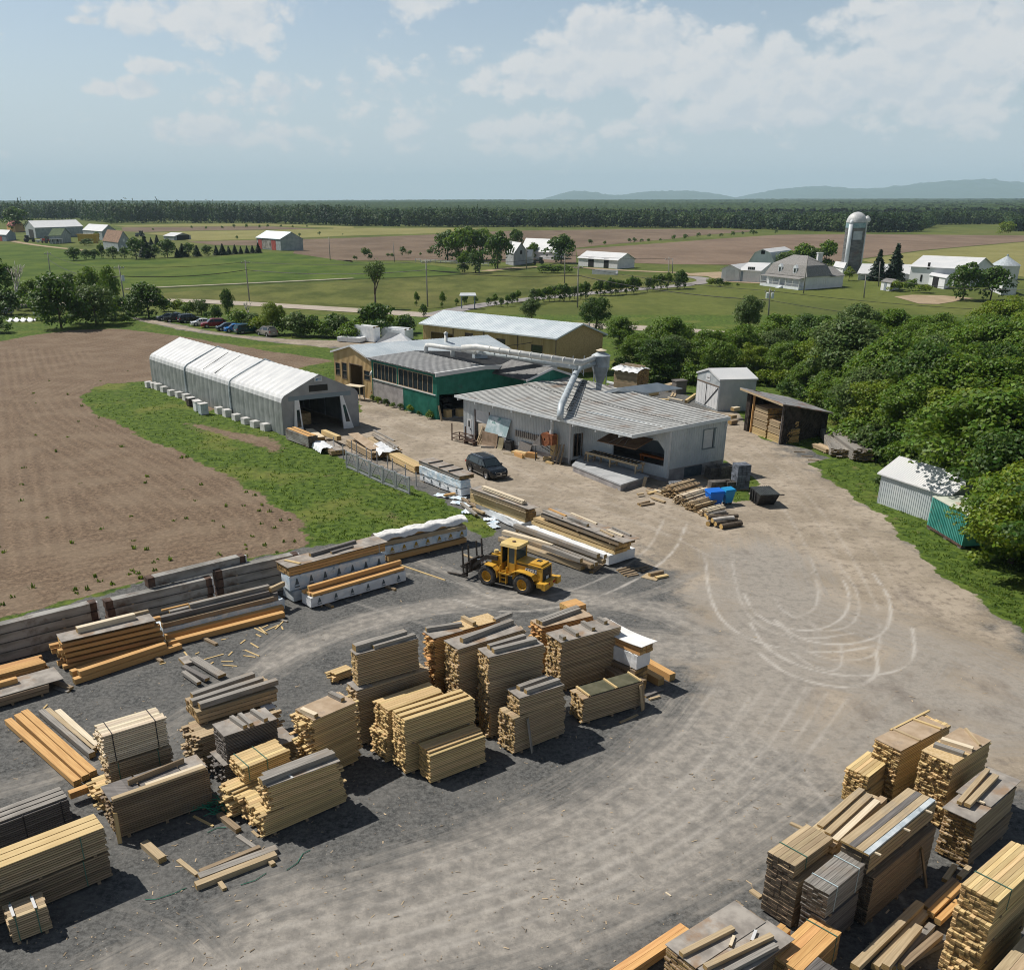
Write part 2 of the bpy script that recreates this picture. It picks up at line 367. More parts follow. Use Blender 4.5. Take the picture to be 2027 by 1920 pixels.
def near_ground():
 t=np.linspace(-.95,1.05,740)
 y=13*(225/13)**(np.linspace(0,1,680))
 T,Y=np.meshgrid(t,y);P=np.stack([(T*Y).ravel(),Y.ravel()],1)
 w1,w2=wob(P,3.0),wob(P,.9,2)
 dsoil=sdist(P,SOIL)+.6*w1+.25*w2
 dyard=np.minimum(sdist(P,YARD),sdist(P,PARK))+.5*w1+.3*w2
 disle=sdist(P,ISLE)+.3*w1
 soil=soft(dsoil,.7);bare=soft(sdist(P,BARE)+.8*w1,1.5)*.85
 soil=np.maximum(soil,bare)
 yard=soft(dyard,.5)*(1-soft(disle,.5));soil*=(1-yard)
 dust=np.zeros(len(P));flow=np.zeros((len(P),2));best=np.full(len(P),-1.0)
 for line,w,s in DUST:
  L=pts(line)
  for k in range(2):
   q=np.empty((2*len(L)-2,2));q[0::2]=.75*L[:-1]+.25*L[1:];q[1::2]=.25*L[:-1]+.75*L[1:]
   L=np.vstack([L[:1],q,L[-1:]])
  dm=np.full(len(P),1e9);sa=np.zeros(len(P));sc=np.zeros(len(P));acc=0
  for a,b in zip(L[:-1],L[1:]):
   e=b-a;ln=np.hypot(*e);e/=ln;v=P-a;t=np.clip(v@e,0,ln);r=v-t[:,None]*e;d=np.hypot(*r.T);cl=d<dm
   dm=np.where(cl,d,dm);sa=np.where(cl,acc+t,sa);sc=np.where(cl,v[:,1]*e[0]-v[:,0]*e[1],sc);acc+=ln
  g=s*np.exp(-((dm+.25*w*wob(P,2.3,5))/w)**2)
  dust=np.maximum(dust,g);k=np.exp(-dm/(w*2));up=k>best;best=np.where(up,k,best);flow[up]=np.stack([sa,sc],1)[up]
 rut=np.zeros(len(P))
 for i_,line in enumerate(RUTS):
  L=pts(line)
  for k in range(2):
   q=np.empty((2*len(L)-2,2));q[0::2]=.75*L[:-1]+.25*L[1:];q[1::2]=.25*L[:-1]+.75*L[1:]
   L=np.vstack([L[:1],q,L[-1:]])
  tg=np.gradient(L,axis=0);tg/=np.linalg.norm(tg,axis=1)[:,None]+1e-9;nn=np.stack([-tg[:,1],tg[:,0]],1)
  for off,a in((0,.95),(1.9,.6)):
   d=ldist(P,L+nn*off)+.05*wob(P,1.7,8)
   rut=np.maximum(rut,a*np.exp(-(d/.10)**2)*(1 if i_<6 else.42))
 tan=np.maximum(soft(sdist(P,TAN)+1.5*w1,4.0),soft(sdist(P,PARK),2.0)*.9)
 Z=.05*wob(P,5,4)*(1-.8*yard)*0+.0*T.ravel()
 V=np.column_stack([P,Z])
 r,c=Y.shape
 i=np.arange(r*c).reshape(r,c)
 F=np.stack([i[:-1,:-1],i[:-1,1:],i[1:,1:],i[1:,:-1]],-1).reshape(-1,4)
 o=np_mesh('ground',V,F,None)
 for nm,a in(('soil',soil),('yard',yard),('dust',dust),('rut',rut),('tan',tan),('fa',flow[:,0]),('fc',flow[:,1]),('edge',-sdist(P,SOIL))):
  at=o.data.attributes.new(nm,'FLOAT','POINT');at.data.foreach_set('value',a.astype(np.float32))
 tag(o,kind='structure')
 m=bpy.data.materials.new('yard ground');m.use_nodes=True
 N=NT(m.node_tree)
 co=N.n('ShaderNodeTexCoord').outputs['Object']
 A=lambda nm:N.n('ShaderNodeAttribute',attribute_name=nm).outputs['Fac']
 fine,mid,big=N.noise(co,9,6,.7),N.noise(co,1.6,6,.65),N.noise(co,.22,5,.6)
 vor=N.n('ShaderNodeTexVoronoi',{'Vector':co,'Scale':5.0})
 chips=N.math('MULTIPLY',N.smooth(vor.outputs['Distance'],.16,.06),N.smooth(N.noise(co,.8,3),.52,.66))
 grit=N.noise(co,4.2,8,.82)
 gravel=N.mix(N.smooth(grit,.34,.68),(.032,.034,.035),(.165,.165,.16))
 gravel=N.mix(N.math('MULTIPLY',N.smooth(N.noise(co,.45,6,.65),.36,.72),.55),gravel,(.17,.165,.156))
 gravel=N.mix(N.math('MULTIPLY',chips,.7),gravel,(.46,.42,.35))
 dustc=N.mix(N.smooth(mid,.33,.7),(.22,.205,.185),(.38,.35,.31))
 dustc=N.mix(N.math('MULTIPLY',N.smooth(grit,.46,.72),.7),dustc,(.125,.12,.11))
 tanc=N.mix(N.smooth(big,.35,.65),(.25,.21,.16),(.37,.315,.25))
 tanc=N.mix(N.smooth(mid,.45,.75),tanc,(.215,.175,.135))
 tanc=N.mix(N.math('MULTIPLY',N.smooth(grit,.48,.72),.55),tanc,(.47,.41,.33))
 tanc=N.mix(N.math('MULTIPLY',N.smooth(grit,.48,.30),.5),tanc,(.17,.14,.11))
 fv=N.n('ShaderNodeCombineXYZ',{0:N.math('MULTIPLY',A('fa'),.05),1:N.math('MULTIPLY',A('fc'),2.3),2:0.0}).outputs[0]
 streak=N.noise(fv,1.0,5,.66,dist=.12);streak2=N.noise(fv,3.4,4,.6)
 sm=N.math('ADD',N.math('MULTIPLY',streak,.55),N.math('ADD',N.math('MULTIPLY',streak2,.25),N.math('MULTIPLY',mid,.2)))
 fd=N.smooth(N.math('ADD',A('dust'),N.math('MULTIPLY',N.math('SUBTRACT',sm,.5),1.7)),.20,.85)
 ft=N.smooth(N.math('ADD',A('tan'),N.math('MULTIPLY',N.math('SUBTRACT',N.noise(co,.5,6,.65),.5),1.5)),.3,.8)
 yc=N.mix(ft,gravel,tanc)
 yc=N.mix(N.math('MULTIPLY',fd,.85),yc,dustc)
 fr=N.math('MULTIPLY',N.math('MULTIPLY',A('rut'),N.smooth(N.noise(co,.5,4),.28,.55)),.75)
 yc=N.mix(N.math('MULTIPLY',N.smooth(mid,.5,.68),N.math('MULTIPLY',ft,.4)),yc,(.165,.145,.122))
 yc=N.mix(fr,yc,(.50,.47,.43))
 yc=N.mix(N.math('MULTIPLY',N.smooth(N.noise(N.scale(co,(1,.55,1),(4.2,9.1,0)),.17,7,.66),.56,.70),N.math('MULTIPLY',ft,.6)),yc,(.12,.10,.085))
 ev=N.math('ADD',N.math('MULTIPLY',A('edge'),5.2),N.math('MULTIPLY',N.noise(co,.35,5,.6),5.0))
 wave=N.math('ADD',N.math('MULTIPLY',N.math('SINE',ev),.25),N.math('MULTIPLY',N.noise(N.n('ShaderNodeCombineXYZ',{0:N.math('MULTIPLY',A('edge'),1.3),1:N.math('MULTIPLY',mid,.3),2:0.0}).outputs[0],1.0,4,.6),.5))
 wave=N.math('ADD',wave,.22)
 clod=N.noise(co,3.2,7,.72)
 sc=N.mix(N.smooth(clod,.35,.68),(.100,.070,.048),(.250,.180,.122))
 sc=N.mix(N.math('MULTIPLY',N.smooth(wave,.2,.8),.38),sc,(.085,.060,.042))
 sc=N.mix(N.math('MULTIPLY',N.smooth(big,.4,.66),.4),sc,(.245,.19,.135))
 gc=N.mix(N.smooth(N.noise(co,1.4,8,.74),.36,.64),(.028,.056,.009),(.105,.155,.024))
 gc=N.mix(N.math('MULTIPLY',N.smooth(N.noise(co,.13,6,.6),.50,.70),.6),gc,(.175,.175,.045))
 gc=N.mix(N.smooth(N.noise(co,.33,7,.7),.60,.72),gc,(.17,.125,.075))
 fs=N.smooth(N.math('ADD',A('soil'),N.math('MULTIPLY',N.math('SUBTRACT',N.noise(co,1.1,6,.7),.5),1.3)),.42,.60)
 fy=N.smooth(N.math('ADD',A('yard'),N.math('MULTIPLY',N.math('SUBTRACT',N.noise(co,1.7,6,.7),.5),.9)),.44,.58)
 col=N.mix(fy,N.mix(fs,gc,sc),yc)
 h=N.math('ADD',N.math('MULTIPLY',fine,.35),N.math('ADD',N.math('MULTIPLY',clod,.8),N.math('MULTIPLY',N.math('MULTIPLY',wave,fs),.9)))
 bmp=N.n('ShaderNodeBump',{'Strength':.55,'Distance':.06,'Height':h})
 bs=N.n('ShaderNodeBsdfPrincipled',{'Base Color':col,'Roughness':.95,'Specular IOR Level':.15,'Normal':bmp.outputs[0]})
 out=N.n('ShaderNodeOutputMaterial');N.t.links.new(bs.outputs[0],out.inputs[0])
 o.data.materials.append(m)
 return o
near_ground()
def fieldmat(name,a,b,c,rows=None,s=.06,amt=.5):
 m=bpy.data.materials.new(name);m.use_nodes=True
 N=NT(m.node_tree)
 co=N.n('ShaderNodeTexCoord').outputs['Object']
 col=N.mix(N.smooth(N.noise(N.scale(co,(1,.55,1)),s,8,.68),.36,.64),a,b)
 col=N.mix(N.math('MULTIPLY',N.smooth(N.noise(N.scale(co,(1,.5,1),(31,7,0)),s*.25,6,.6),.45,.7),amt),col,c)
 col=N.mix(N.math('MULTIPLY',N.smooth(N.noise(co,s*14,4,.7),.4,.7),.35),col,tuple(x*.55 for x in a))
 if rows:
  ang,sc,k=rows
  w=N.n('ShaderNodeTexWave',{'Vector':N.scale(co,(1,1,1),rot=(0,0,math.radians(ang))),'Scale':sc,'Distortion':1.2,'Detail':2.0},bands_direction='Y').outputs['Fac']
  col=N.mix(N.math('MULTIPLY',w,k),col,tuple(x*.6 for x in a))
 bs=N.n('ShaderNodeBsdfPrincipled',{'Base Color':col,'Roughness':.95,'Specular IOR Level':.1})
 out=N.n('ShaderNodeOutputMaterial');N.t.links.new(bs.outputs[0],out.inputs[0])
 return m
f_olive=fieldmat('olive pasture',(.062,.078,.018),(.135,.145,.040),(.18,.16,.06),s=.08,amt=.6)
f_green=fieldmat('green crop',(.050,.090,.014),(.110,.155,.026),(.15,.165,.04),(6,.05,.35),s=.07)
f_hay=fieldmat('pale hay',(.19,.185,.065),(.26,.245,.095),(.30,.26,.12),(12,.05,.3),s=.03)
f_soil=fieldmat('far ploughed soil',(.135,.098,.070),(.205,.152,.108),(.24,.18,.13),(20,.06,.3),s=.035)
f_soilb=fieldmat('pale ploughed soil',(.165,.118,.086),(.235,.172,.126),(.26,.19,.14),(8,.05,.3),s=.03)
f_far=fieldmat('farmland',(.070,.095,.022),(.125,.145,.036),(.16,.15,.055),s=.03)
f_road=fieldmat('pale road',(.36,.31,.26),(.45,.40,.345),(.40,.34,.27),s=.3)
f_lane=fieldmat('grey lane',(.24,.225,.225),(.32,.30,.295),(.28,.25,.22),s=.3)
f_dirt=fieldmat('bare dirt',(.30,.23,.15),(.40,.31,.21),(.35,.28,.20),s=.2)
f_wood=fieldmat('wooded hills',(.020,.042,.016),(.045,.075,.022),(.05,.07,.02),s=.05)
mb=MB()
for(x0,x1,y0,y1)in((-30000,30000,215,45000),(-30000,-215,-3000,215),(241,30000,-3000,215),(-215,241,-3000,13)):
 mb.add([(x0,y0,-.05),(x1,y0,-.05),(x1,y1,-.05),(x0,y1,-.05)],[(0,1,2,3)])
tag(mb.build('terrain',f_far),kind='structure')
mb=MB();mb.add([(-240,12,-.10),(270,12,-.10),(270,230,-.10),(-240,230,-.10)],[(0,1,2,3)])
tag(mb.build('subsoil_ground',f_far),kind='structure')
def sheet(name,mat,z,*spec):
 P=pts(*spec);mb=MB()
 mb.add([(p[0],p[1],z)for p in P],[list(range(len(P)))])
 o=mb.build(name,mat)
 bm=bmesh.new();bm.from_mesh(o.data)
 bmesh.ops.triangulate(bm,faces=bm.faces[:]);bmesh.ops.recalc_face_normals(bm,faces=bm.faces[:])
 bm.to_mesh(o.data);bm.free()
 return tag(o,kind='structure')
def strip(name,mat,z,w,*spec):
 P=pts(*spec)
 for k in range(2):
  q=np.empty((2*len(P)-2,2));q[0::2]=.75*P[:-1]+.25*P[1:];q[1::2]=.25*P[:-1]+.75*P[1:]
  P=np.vstack([P[:1],q,P[-1:]])
 d=np.gradient(P,axis=0);d/=np.linalg.norm(d,axis=1)[:,None]
 n=np.stack([-d[:,1],d[:,0]],1)*w/2
 V=np.column_stack([np.vstack([P+n,P-n]),np.full(2*len(P),z)])
 k=len(P);i=np.arange(k-1)
 F=np.stack([i,i+k,i+k+1,i+1],1)
 return tag(np_mesh(name,V,F,mat),kind='structure')
sheet('crop_field',f_green,.01,(1,(-400,300),(300,290),(600,375),(1100,375),(1500,340),(1700,350),(1981,395)),(2,(420,395),(700,430),(720,465),(500,475),(0,490)),(1,(1981,485),(1400,515),(700,545),(200,560),(-400,600)))
sheet('pasture_field',f_olive,.012,(1,(910,600),(920,568),(1400,530),(1981,500)),(2,(0,505),(400,485),(730,470),(1000,440),(1300,460),(1981,470),(1981,515),(1500,560),(1000,606),(540,655),(300,648),(0,640)),(1,(1981,655),(1310,612)))
sheet('ploughed_field',f_soil,.02,(2,(0,262),(600,238),(1000,218),(1500,212),(1981,208)),(3,(0,212),(480,215),(430,225),(150,245),(0,265)),(2,(1500,300),(1360,315),(1360,400),(600,385),(100,385),(0,380)),(1,(1981,395),(1640,345),(1700,265)))
sheet('ploughed_field',f_soilb,.024,(3,(-40,288),(300,262),(600,242),(1000,238),(1981,246),(1981,280),(1400,330),(1060,378),(900,395),(600,400),(420,412),(0,408)),(2,(1700,400),(1365,360),(1360,322)))
sheet('hay_field',f_hay,.016,(1,(640,190),(1000,180),(1500,178),(1981,196),(1981,206),(1500,190),(700,197)))
sheet('ploughed_field',f_soil,.018,(1,(690,222),(680,200),(1500,193),(1800,210),(1500,212),(1100,218),(800,226)))
sheet('hay_field',f_hay,.022,(1,(800,232),(1100,222),(1500,215),(1981,206),(1981,245),(1700,258),(1440,265),(1060,275),(960,250)))
sheet('ploughed_field',f_soil,.019,(1,(1050,280),(1440,270),(1440,302),(1200,298)))
sheet('hay_field',f_hay,.026,(2,(0,203),(500,203),(830,205),(600,232),(0,250)))
sheet('hay_field',f_hay,.028,(3,(1060,385),(1400,335),(1981,284),(1981,480),(1800,450),(1500,400),(1200,420)))
sheet('bare_ground',f_dirt,.03,(3,(1250,590),(1350,580),(1520,583),(1700,600),(1500,632),(1390,630)))
sheet('farm_track',f_dirt,.031,(3,(70,460),(270,450),(600,500),(560,520),(270,505),(200,475),(80,472)))
strip('ditch',fieldmat('ditch bank',(.035,.055,.012),(.06,.08,.02),(.05,.06,.02)),.033,4,(1,(700,548),(1100,530),(1500,512),(1981,488)),(2,(0,494),(500,477),(730,462)))
strip('field_track',f_road,.034,2.2,(1,(700,543),(1100,525),(1500,507),(1981,484)))
strip('road',f_road,.040,8.0,(1,(-500,636),(0,640),(300,632),(930,604),(1310,622),(1981,663)),(2,(500,688),(1100,735),(1770,765)),(3,(240,795),(700,830),(1300,880)))
strip('lane',f_lane,.045,6.0,(2,(560,690),(760,645),(1000,610),(1500,562),(1981,523)),(3,(60,522),(150,515),(205,500),(150,482),(80,478)))
strip('farm_drive',f_dirt,.046,5.0,(1,(60,275),(200,300),(480,330)))
strip('farm_drive',f_dirt,.046,5.0,(2,(850,445),(1000,425),(1180,420),(1400,425),(1600,440),(1981,455)))
def mountains():
 prof=[(1010,390),(1040,386),(1075,373),(1105,368),(1140,375),(1175,379),(1215,371),(1255,370),(1300,369),(1340,376),(1375,384),(1400,383),(1440,369),(1480,364),(1525,360),(1570,365),(1620,366),(1670,361),(1720,354),(1760,350),(1805,348),(1845,351),(1890,359),(1930,354),(1981,352),(2100,350),(2300,362),(2600,380),(2750,390)]
 xs=np.array([p[0]for p in prof]);ys=np.array([p[1]for p in prof])
 D=21000.0
 u=np.linspace(1010,2750,400);yy=np.interp(u,xs,ys)
 k=np.ones(9)/9;yy=np.convolve(np.pad(yy,4,'edge'),k,'valid')
 rows=np.linspace(-1,1,25)
 rg=np.random.default_rng(3);V=[]
 for r in rows:
  for a,b in zip(u,yy):
   sx=a/.9773;x=(sx-CX)/FPX*D
   top=max(HT((x,D),0,b),5.0)
   f=max(0,1-abs(r))**.85
   V.append((x,D+r*3500+260*math.sin(a*.21+r*9),top*f*(1+(0 if abs(r)<.05 else.10*math.sin(a*.33+7*r)+.05*rg.random()))-2))
 n=len(u);i=np.arange(len(rows)*n).reshape(len(rows),n)
 F=np.stack([i[:-1,:-1],i[:-1,1:],i[1:,1:],i[1:,:-1]],-1).reshape(-1,4)
 tag(np_mesh('mountains',np.array(V),F,f_wood,smooth=True),kind='structure')
mountains()
def far_woods():
 t=np.linspace(-.75,.85,900);y=1650*(9000/1650)**np.linspace(0,1,110)
 rg=np.random.default_rng(5)
 T,Y=np.meshgrid(t,y);P=np.stack([(T*Y).ravel(),Y.ravel()],1)
 rise=9+(P[:,1]-1650)*.0033+5*wob(P,900,1)*(P[:,1]>2600)+4*np.clip(P[:,0]/P[:,1],-.3,.5)*(P[:,1]/1650)
 Z=rise+rg.random(len(P))*4.5*(1+P[:,1]/9000)
 P+=(rg.random(P.shape)-.5)*np.column_stack([.0016*P[:,1],.014*P[:,1]])
 r,c=Y.shape;i=np.arange(r*c).reshape(r,c)
 F=np.stack([i[:-1,:-1],i[:-1,1:],i[1:,1:],i[1:,:-1]],-1).reshape(-1,4)
 o=np_mesh('far_woodland',np.column_stack([P,Z]),F,f_wood)
 tag(o,'blue green far woodland rolling to the horizon beyond the fields','woodland',kind='stuff')
far_woods()
mb=MB();mb.box(-29000,29000,-60,26500,-6.0,640.0)
hz=mb.build('haze',[])
tag(hz,kind='stuff')
hm=bpy.data.materials.new('haze');hm.use_nodes=True
_T=NT(hm.node_tree)
_v=_T.n('ShaderNodeVolumePrincipled',{'Color':(.63,.83,1.0,1),'Density':.00006,'Anisotropy':.0})
_T.t.links.new(_v.outputs[0],_T.n('ShaderNodeOutputMaterial').inputs['Volume'])
hz.data.materials.append(hm)
# -- trees and other plants
RG=np.random.default_rng(17)
def quads(C,Nrm,S,rg,asp=.7):
 """leaf quads at C facing Nrm, size S"""
 n=len(C)
 Nrm=Nrm/np.maximum(np.linalg.norm(Nrm,axis=1)[:,None],1e-6)
 a=rg.normal(size=(n,3));a-=Nrm*(a*Nrm).sum(1)[:,None]
 a/=np.linalg.norm(a,axis=1)[:,None];b=np.cross(Nrm,a)
 S=np.broadcast_to(S,(n,))[:,None]
 a=a*S;b=b*S*asp
 V=np.stack([C-a,C-b*1.0,C+a,C+b],1).reshape(-1,3)
 return V,np.arange(4*n).reshape(n,4)
def crown_mesh(name,lobes,per,leafs,rx=.40,z0=.16,z1=1.0,lob=(.11,.19),seed=0,top=.75,inner=.15):
 rg=np.random.default_rng(seed)
 C,Nn=[],[]
 zc,rz=(z0+z1)/2,(z1-z0)/2
 for k in range(lobes):
  d=rg.normal(size=3);d/=np.linalg.norm(d)
  if d[2]<-.35 and rg.random()<top:d[2]=-d[2]
  f=rg.uniform(.55,1.0)if rg.random()>.2 else rg.uniform(.1,.6)
  sh=rx*(1-.18*max(d[2],0))*(1+.18*math.sin(3*math.atan2(d[1],d[0])+seed))
  c=np.array([d[0]*sh*f,d[1]*sh*f,zc+d[2]*rz*f])
  rl=rg.uniform(*lob)
  q=rg.normal(size=(per,3));q/=np.linalg.norm(q,axis=1)[:,None]
  q[:,2]=np.where((q[:,2]<-.2)&(rg.random(per)<.7),-q[:,2],q[:,2])
  rr=rl*rg.uniform(.55,1.08,per)[:,None]
  C.append(c+q*rr*np.array([1.1,1.1,.8]))
  Nn.append(q*.8+np.array([0,0,.55])+rg.normal(size=(per,3))*.55)
 C=np.vstack(C);Nn=np.vstack(Nn)
 V,F=quads(C,Nn,leafs*rg.uniform(.6,1.35,len(C)),rg)
 return V,F
def conifer_mesh(n,leafs,rad=.2,seed=0,tiers=15):
 rg=np.random.default_rng(seed)
 z=1-np.sqrt(rg.random(n))*.95;tier=np.floor(z*tiers)/tiers;ft=(z-tier)*tiers
 ang=rg.random(n)*2*math.pi
 r=(1-z)*rad*(1.12-.45*ft)*(1+.22*np.sin(ang*5+tier*40))*rg.uniform(.45,1.05,n)
 C=np.column_stack([r*np.cos(ang),r*np.sin(ang),z-.10*r])
 Nn=np.column_stack([np.cos(ang)*.6,np.sin(ang)*.6,np.full(n,.8)])+rg.normal(size=(n,3))*.35
 return quads(C,Nn,leafs*rg.uniform(.6,1.3,n),rg,.5)
def np_data(name,V,F,mat):
 o=np_mesh(name,V,F,mat);me=o.data;bpy.data.objects.remove(o);return me
def trunk_data(name,h=.45,r=.022,limbs=5,seed=0,mat=None,spread=.26,top=.85):
 rr=random.Random(seed);mb=MB()
 mb.tube([(0,0,-.02),(.004,0,h*.5),(.0,.006,h),(.004,.0,top*.8)],[r*1.25,r,r*.75,r*.2],7)
 for k in range(limbs):
  a=2*math.pi*(k+rr.random()*.6)/limbs;z=h*rr.uniform(.55,1.0);e=spread*rr.uniform(.7,1.1)
  mb.tube([(0,0,z),(e*.5*math.cos(a),e*.5*math.sin(a),z+.13),(e*math.cos(a),e*math.sin(a),z+rr.uniform(.22,.36))],[r*.5,r*.33,r*.1],5)
 o=mb.build(name,mat or m_bark,smooth=True);me=o.data;bpy.data.objects.remove(o);return me
NEAR=[np_data('crown',*crown_mesh('c',62,250,.0172,seed=s,rx=(.46,.40,.50,.42,.38)[s-1],z0=.08,lob=(.09,.17)),m)for s,m in((1,m_leaf),(2,m_leaf),(3,m_leafy),(4,m_leafd),(5,m_leafp))]
NEARB=[np_data('crown',*crown_mesh('c',60,70,.034,seed=40+s,rx=.56,z0=.0,lob=(.13,.21),top=.4),m)for s,m in((1,m_leaf),(2,m_leafd),(3,m_leafp))]
MID=[np_data('crown',*crown_mesh('c',34,56,.046,seed=10+s,rx=.47,z0=.06,lob=(.14,.22)),m)for s,m in((1,m_leaf),(2,m_leafd),(3,m_leafy),(4,m_leafp))]
BUSH=[np_data('crown',*crown_mesh('c',24,60,.062,seed=20+s,rx=.62,z0=.0,lob=(.2,.32)),m)for s,m in((1,m_leaf),(2,m_leafd),(3,m_leafy),(4,m_leafp))]
FARC=[np_data('crown',*crown_mesh('c',14,20,.085,seed=30+s,rx=.42,z0=.12,lob=(.15,.24)),m)for s,m in((1,m_leaf),(2,m_leafd),(3,m_leafp))]
CONE=[np_data('crown',*conifer_mesh(1700,.055,.24,s),m_needle)for s in(1,2)]
TRUNK=[trunk_data('trunk',seed=s)for s in(1,2)]
CTRUNK=trunk_data('trunk',h=.7,r=.014,limbs=0,seed=4,top=1.1)
def plant(name,label,cat,P,h,crown,trunk=None,group=None,w=1.0,rz=None):
 t=thing(name,label,cat,P,R.uniform(0,6.28)if rz is None else rz,group)
 t.scale=(h*w,h*w,h)
 c=bpy.data.objects.new('crown',crown);COL.objects.link(c);c.parent=t
 if trunk is not None:
  k=bpy.data.objects.new('trunk',trunk);COL.objects.link(k);k.parent=t
 return t
def tree(c,x,yb,yt,label,crown,trunk=None,name='tree',cat='tree',group=None,w=1.0):
 P=G(c,x,yb);h=HT(P,c,yt)
 return plant(name,label,cat,P,max(h,.3),crown,trunk,group,w)
# --- the wood along the right side of the yard
WOOD=pts((0,(1195,725),(1260,738),(1340,742),(1475,740),(1560,775),(1632,818),(1685,882),(1730,905),(1790,905),(1850,960),(1905,1030),(1925,1090),(1990,1190),(2300,1290),(2300,660),(1950,668),(1800,684),(1640,690),(1440,690),(1300,694)))
rg=np.random.default_rng(8)
lo,hi=WOOD.min(0),WOOD.max(0);got=[]
for _ in range(9000):
 p=lo+rg.random(2)*(hi-lo)
 if p[1]>185 or p[0]/p[1]>.85 or sdist(p[None],WOOD)[0]>-.6:continue
 if any((p[0]-q[0])**2+(p[1]-q[1])**2<(3.7 if p[1]<130 else 4.7)**2 for q in got):continue
 got.append(p)
_bp=G(7,1300,745)
for p in got:
 if math.hypot(p[0]-_bp.x,p[1]-_bp.y)<8.5:continue
 kind=rg.choice(5,p=[.32,.28,.16,.14,.10])
 edge=-sdist(p[None],WOOD)[0]
 h=rg.uniform(6.2,10.6)*(.78 if edge<2.5 else 1)*(1.06 if p[0]>60 else 1)*(.8 if p[1]>125 else 1)
 plant('broadleaf_tree',['broad green tree of the dense wood beside the yard','broad green tree of the dense wood beside the yard','yellow green tree of the dense wood beside the yard','dark green tree of the dense wood beside the yard','pale olive tree of the dense wood beside the yard'][kind],'tree',(p[0],p[1],0),h,NEAR[kind],TRUNK[kind%2],'trees of the wood beside the yard',rg.uniform(.95,1.2))
got2=[]
for i in range(len(WOOD)-9):
 a,b=WOOD[i],WOOD[i+1];L=np.linalg.norm(b-a)
 for s in np.arange(0,L,2.3):
  p=a+(b-a)*s/L+rg.normal(size=2)*.5
  if p[1]<45 or p[0]/p[1]>.75:continue
  got2.append(p)
for p in got2:
 k=rg.choice(4)
 plant('bush',['green bush at the foot of the wood','dark bush at the foot of the wood','yellow green bush at the foot of the wood','pale olive bush at the foot of the wood'][k],'bush',(p[0],p[1],0),rg.uniform(1.6,3.0),BUSH[k],None,'bushes at the foot of the wood',rg.uniform(.8,1.2))
plant('broadleaf_tree','big leafy tree hanging over the white roof and the rusty teal container','tree',G(7,1705,950),10.2,NEAR[0],TRUNK[0],None,1.3)
for x,y,k in((1205,880,0),(1300,935,2),(1395,965,1),(1165,850,3)):tree(7,x,y,y-95,('leafy bush','dark bush','yellowish bush','pale bush')[k]+' growing against the grey barn wall beside the container',BUSH[k],None,'bush','bush',None,.9)
plant('broadleaf_tree','dark leafy tree close behind the right end of the rusty teal container','tree',G(7,1900,1120),8.4,NEAR[3],TRUNK[1],None,1.15)
plant('broadleaf_tree','yellow green tree nearest the camera at the right edge of the wood','tree',G(7,2020,1270),7.6,NEAR[2],TRUNK[0],None,1.15)
plant('broadleaf_tree','tall tree in full leaf behind the ridge of the half hidden grey barn','tree',G(7,1640,830),8.6,NEAR[0],TRUNK[1],None,1.05)
tree(3,420,850,592,'tall pale silvery tree standing at the far left end of the wood',NEAR[4],TRUNK[0],'broadleaf_tree',w=.8)
tree(2,1470,800,592,'dark round tree behind the tan barn gable at the wood edge',NEAR[3],TRUNK[1],'broadleaf_tree',w=.95)
tree(2,1110,735,602,'pale bushy tree rising behind the long tan barn roof',NEAR[4],TRUNK[0],'broadleaf_tree',w=1.15)
tree(2,1600,880,700,'leafy tree filling the corner right of the tan barn',NEAR[0],TRUNK[1],'broadleaf_tree',w=1.1)
# --- left of the car park
tree(1,-30,640,375,'large dark maple cut by the left edge of the picture',MID[1],TRUNK[0],'broadleaf_tree',w=1.05)
tree(1,345,765,480,'big dark bushy tree behind the ploughed field',NEARB[1],TRUNK[0],'broadleaf_tree',w=.95)
tree(1,540,745,515,'grey green bushy tree beside the car park entrance',NEARB[2],TRUNK[1],'broadleaf_tree',w=.95)
tree(1,520,640,435,'upright leafy tree left of the pole with a transformer',NEARB[0],TRUNK[1],'broadleaf_tree',w=.75)
tree(1,635,660,430,'narrow leafy tree just behind the pole with a transformer',NEARB[0],TRUNK[0],'broadleaf_tree',w=.5)
tree(1,400,620,465,'dark leafy tree beside the far bend of the road',NEARB[1],TRUNK[0],'broadleaf_tree',w=.8)
tree(1,190,640,500,'low spreading tree right of the bare white tree',NEARB[0],TRUNK[0],'broadleaf_tree',w=1.15)
tree(1,280,520,450,'round dark tree at the foot of a far pole',MID[1],TRUNK[0],'broadleaf_tree',w=.7)
tree(1,835,705,520,'broad bushy tree at the head of the row of parked cars',NEARB[1],TRUNK[0],'broadleaf_tree',w=1.15)
tree(1,1280,700,553,'slim upright tree behind the parked cars',NEARB[1],TRUNK[1],'broadleaf_tree',w=.5)
tree(1,1130,690,600,'low grey green tree behind the white and red cars',NEARB[2],TRUNK[1],'broadleaf_tree',w=1.0)
tree(1,1530,800,620,'yellow green willow behind the last cars in the row',NEAR[2],TRUNK[1],'broadleaf_tree',w=.8)
k=0
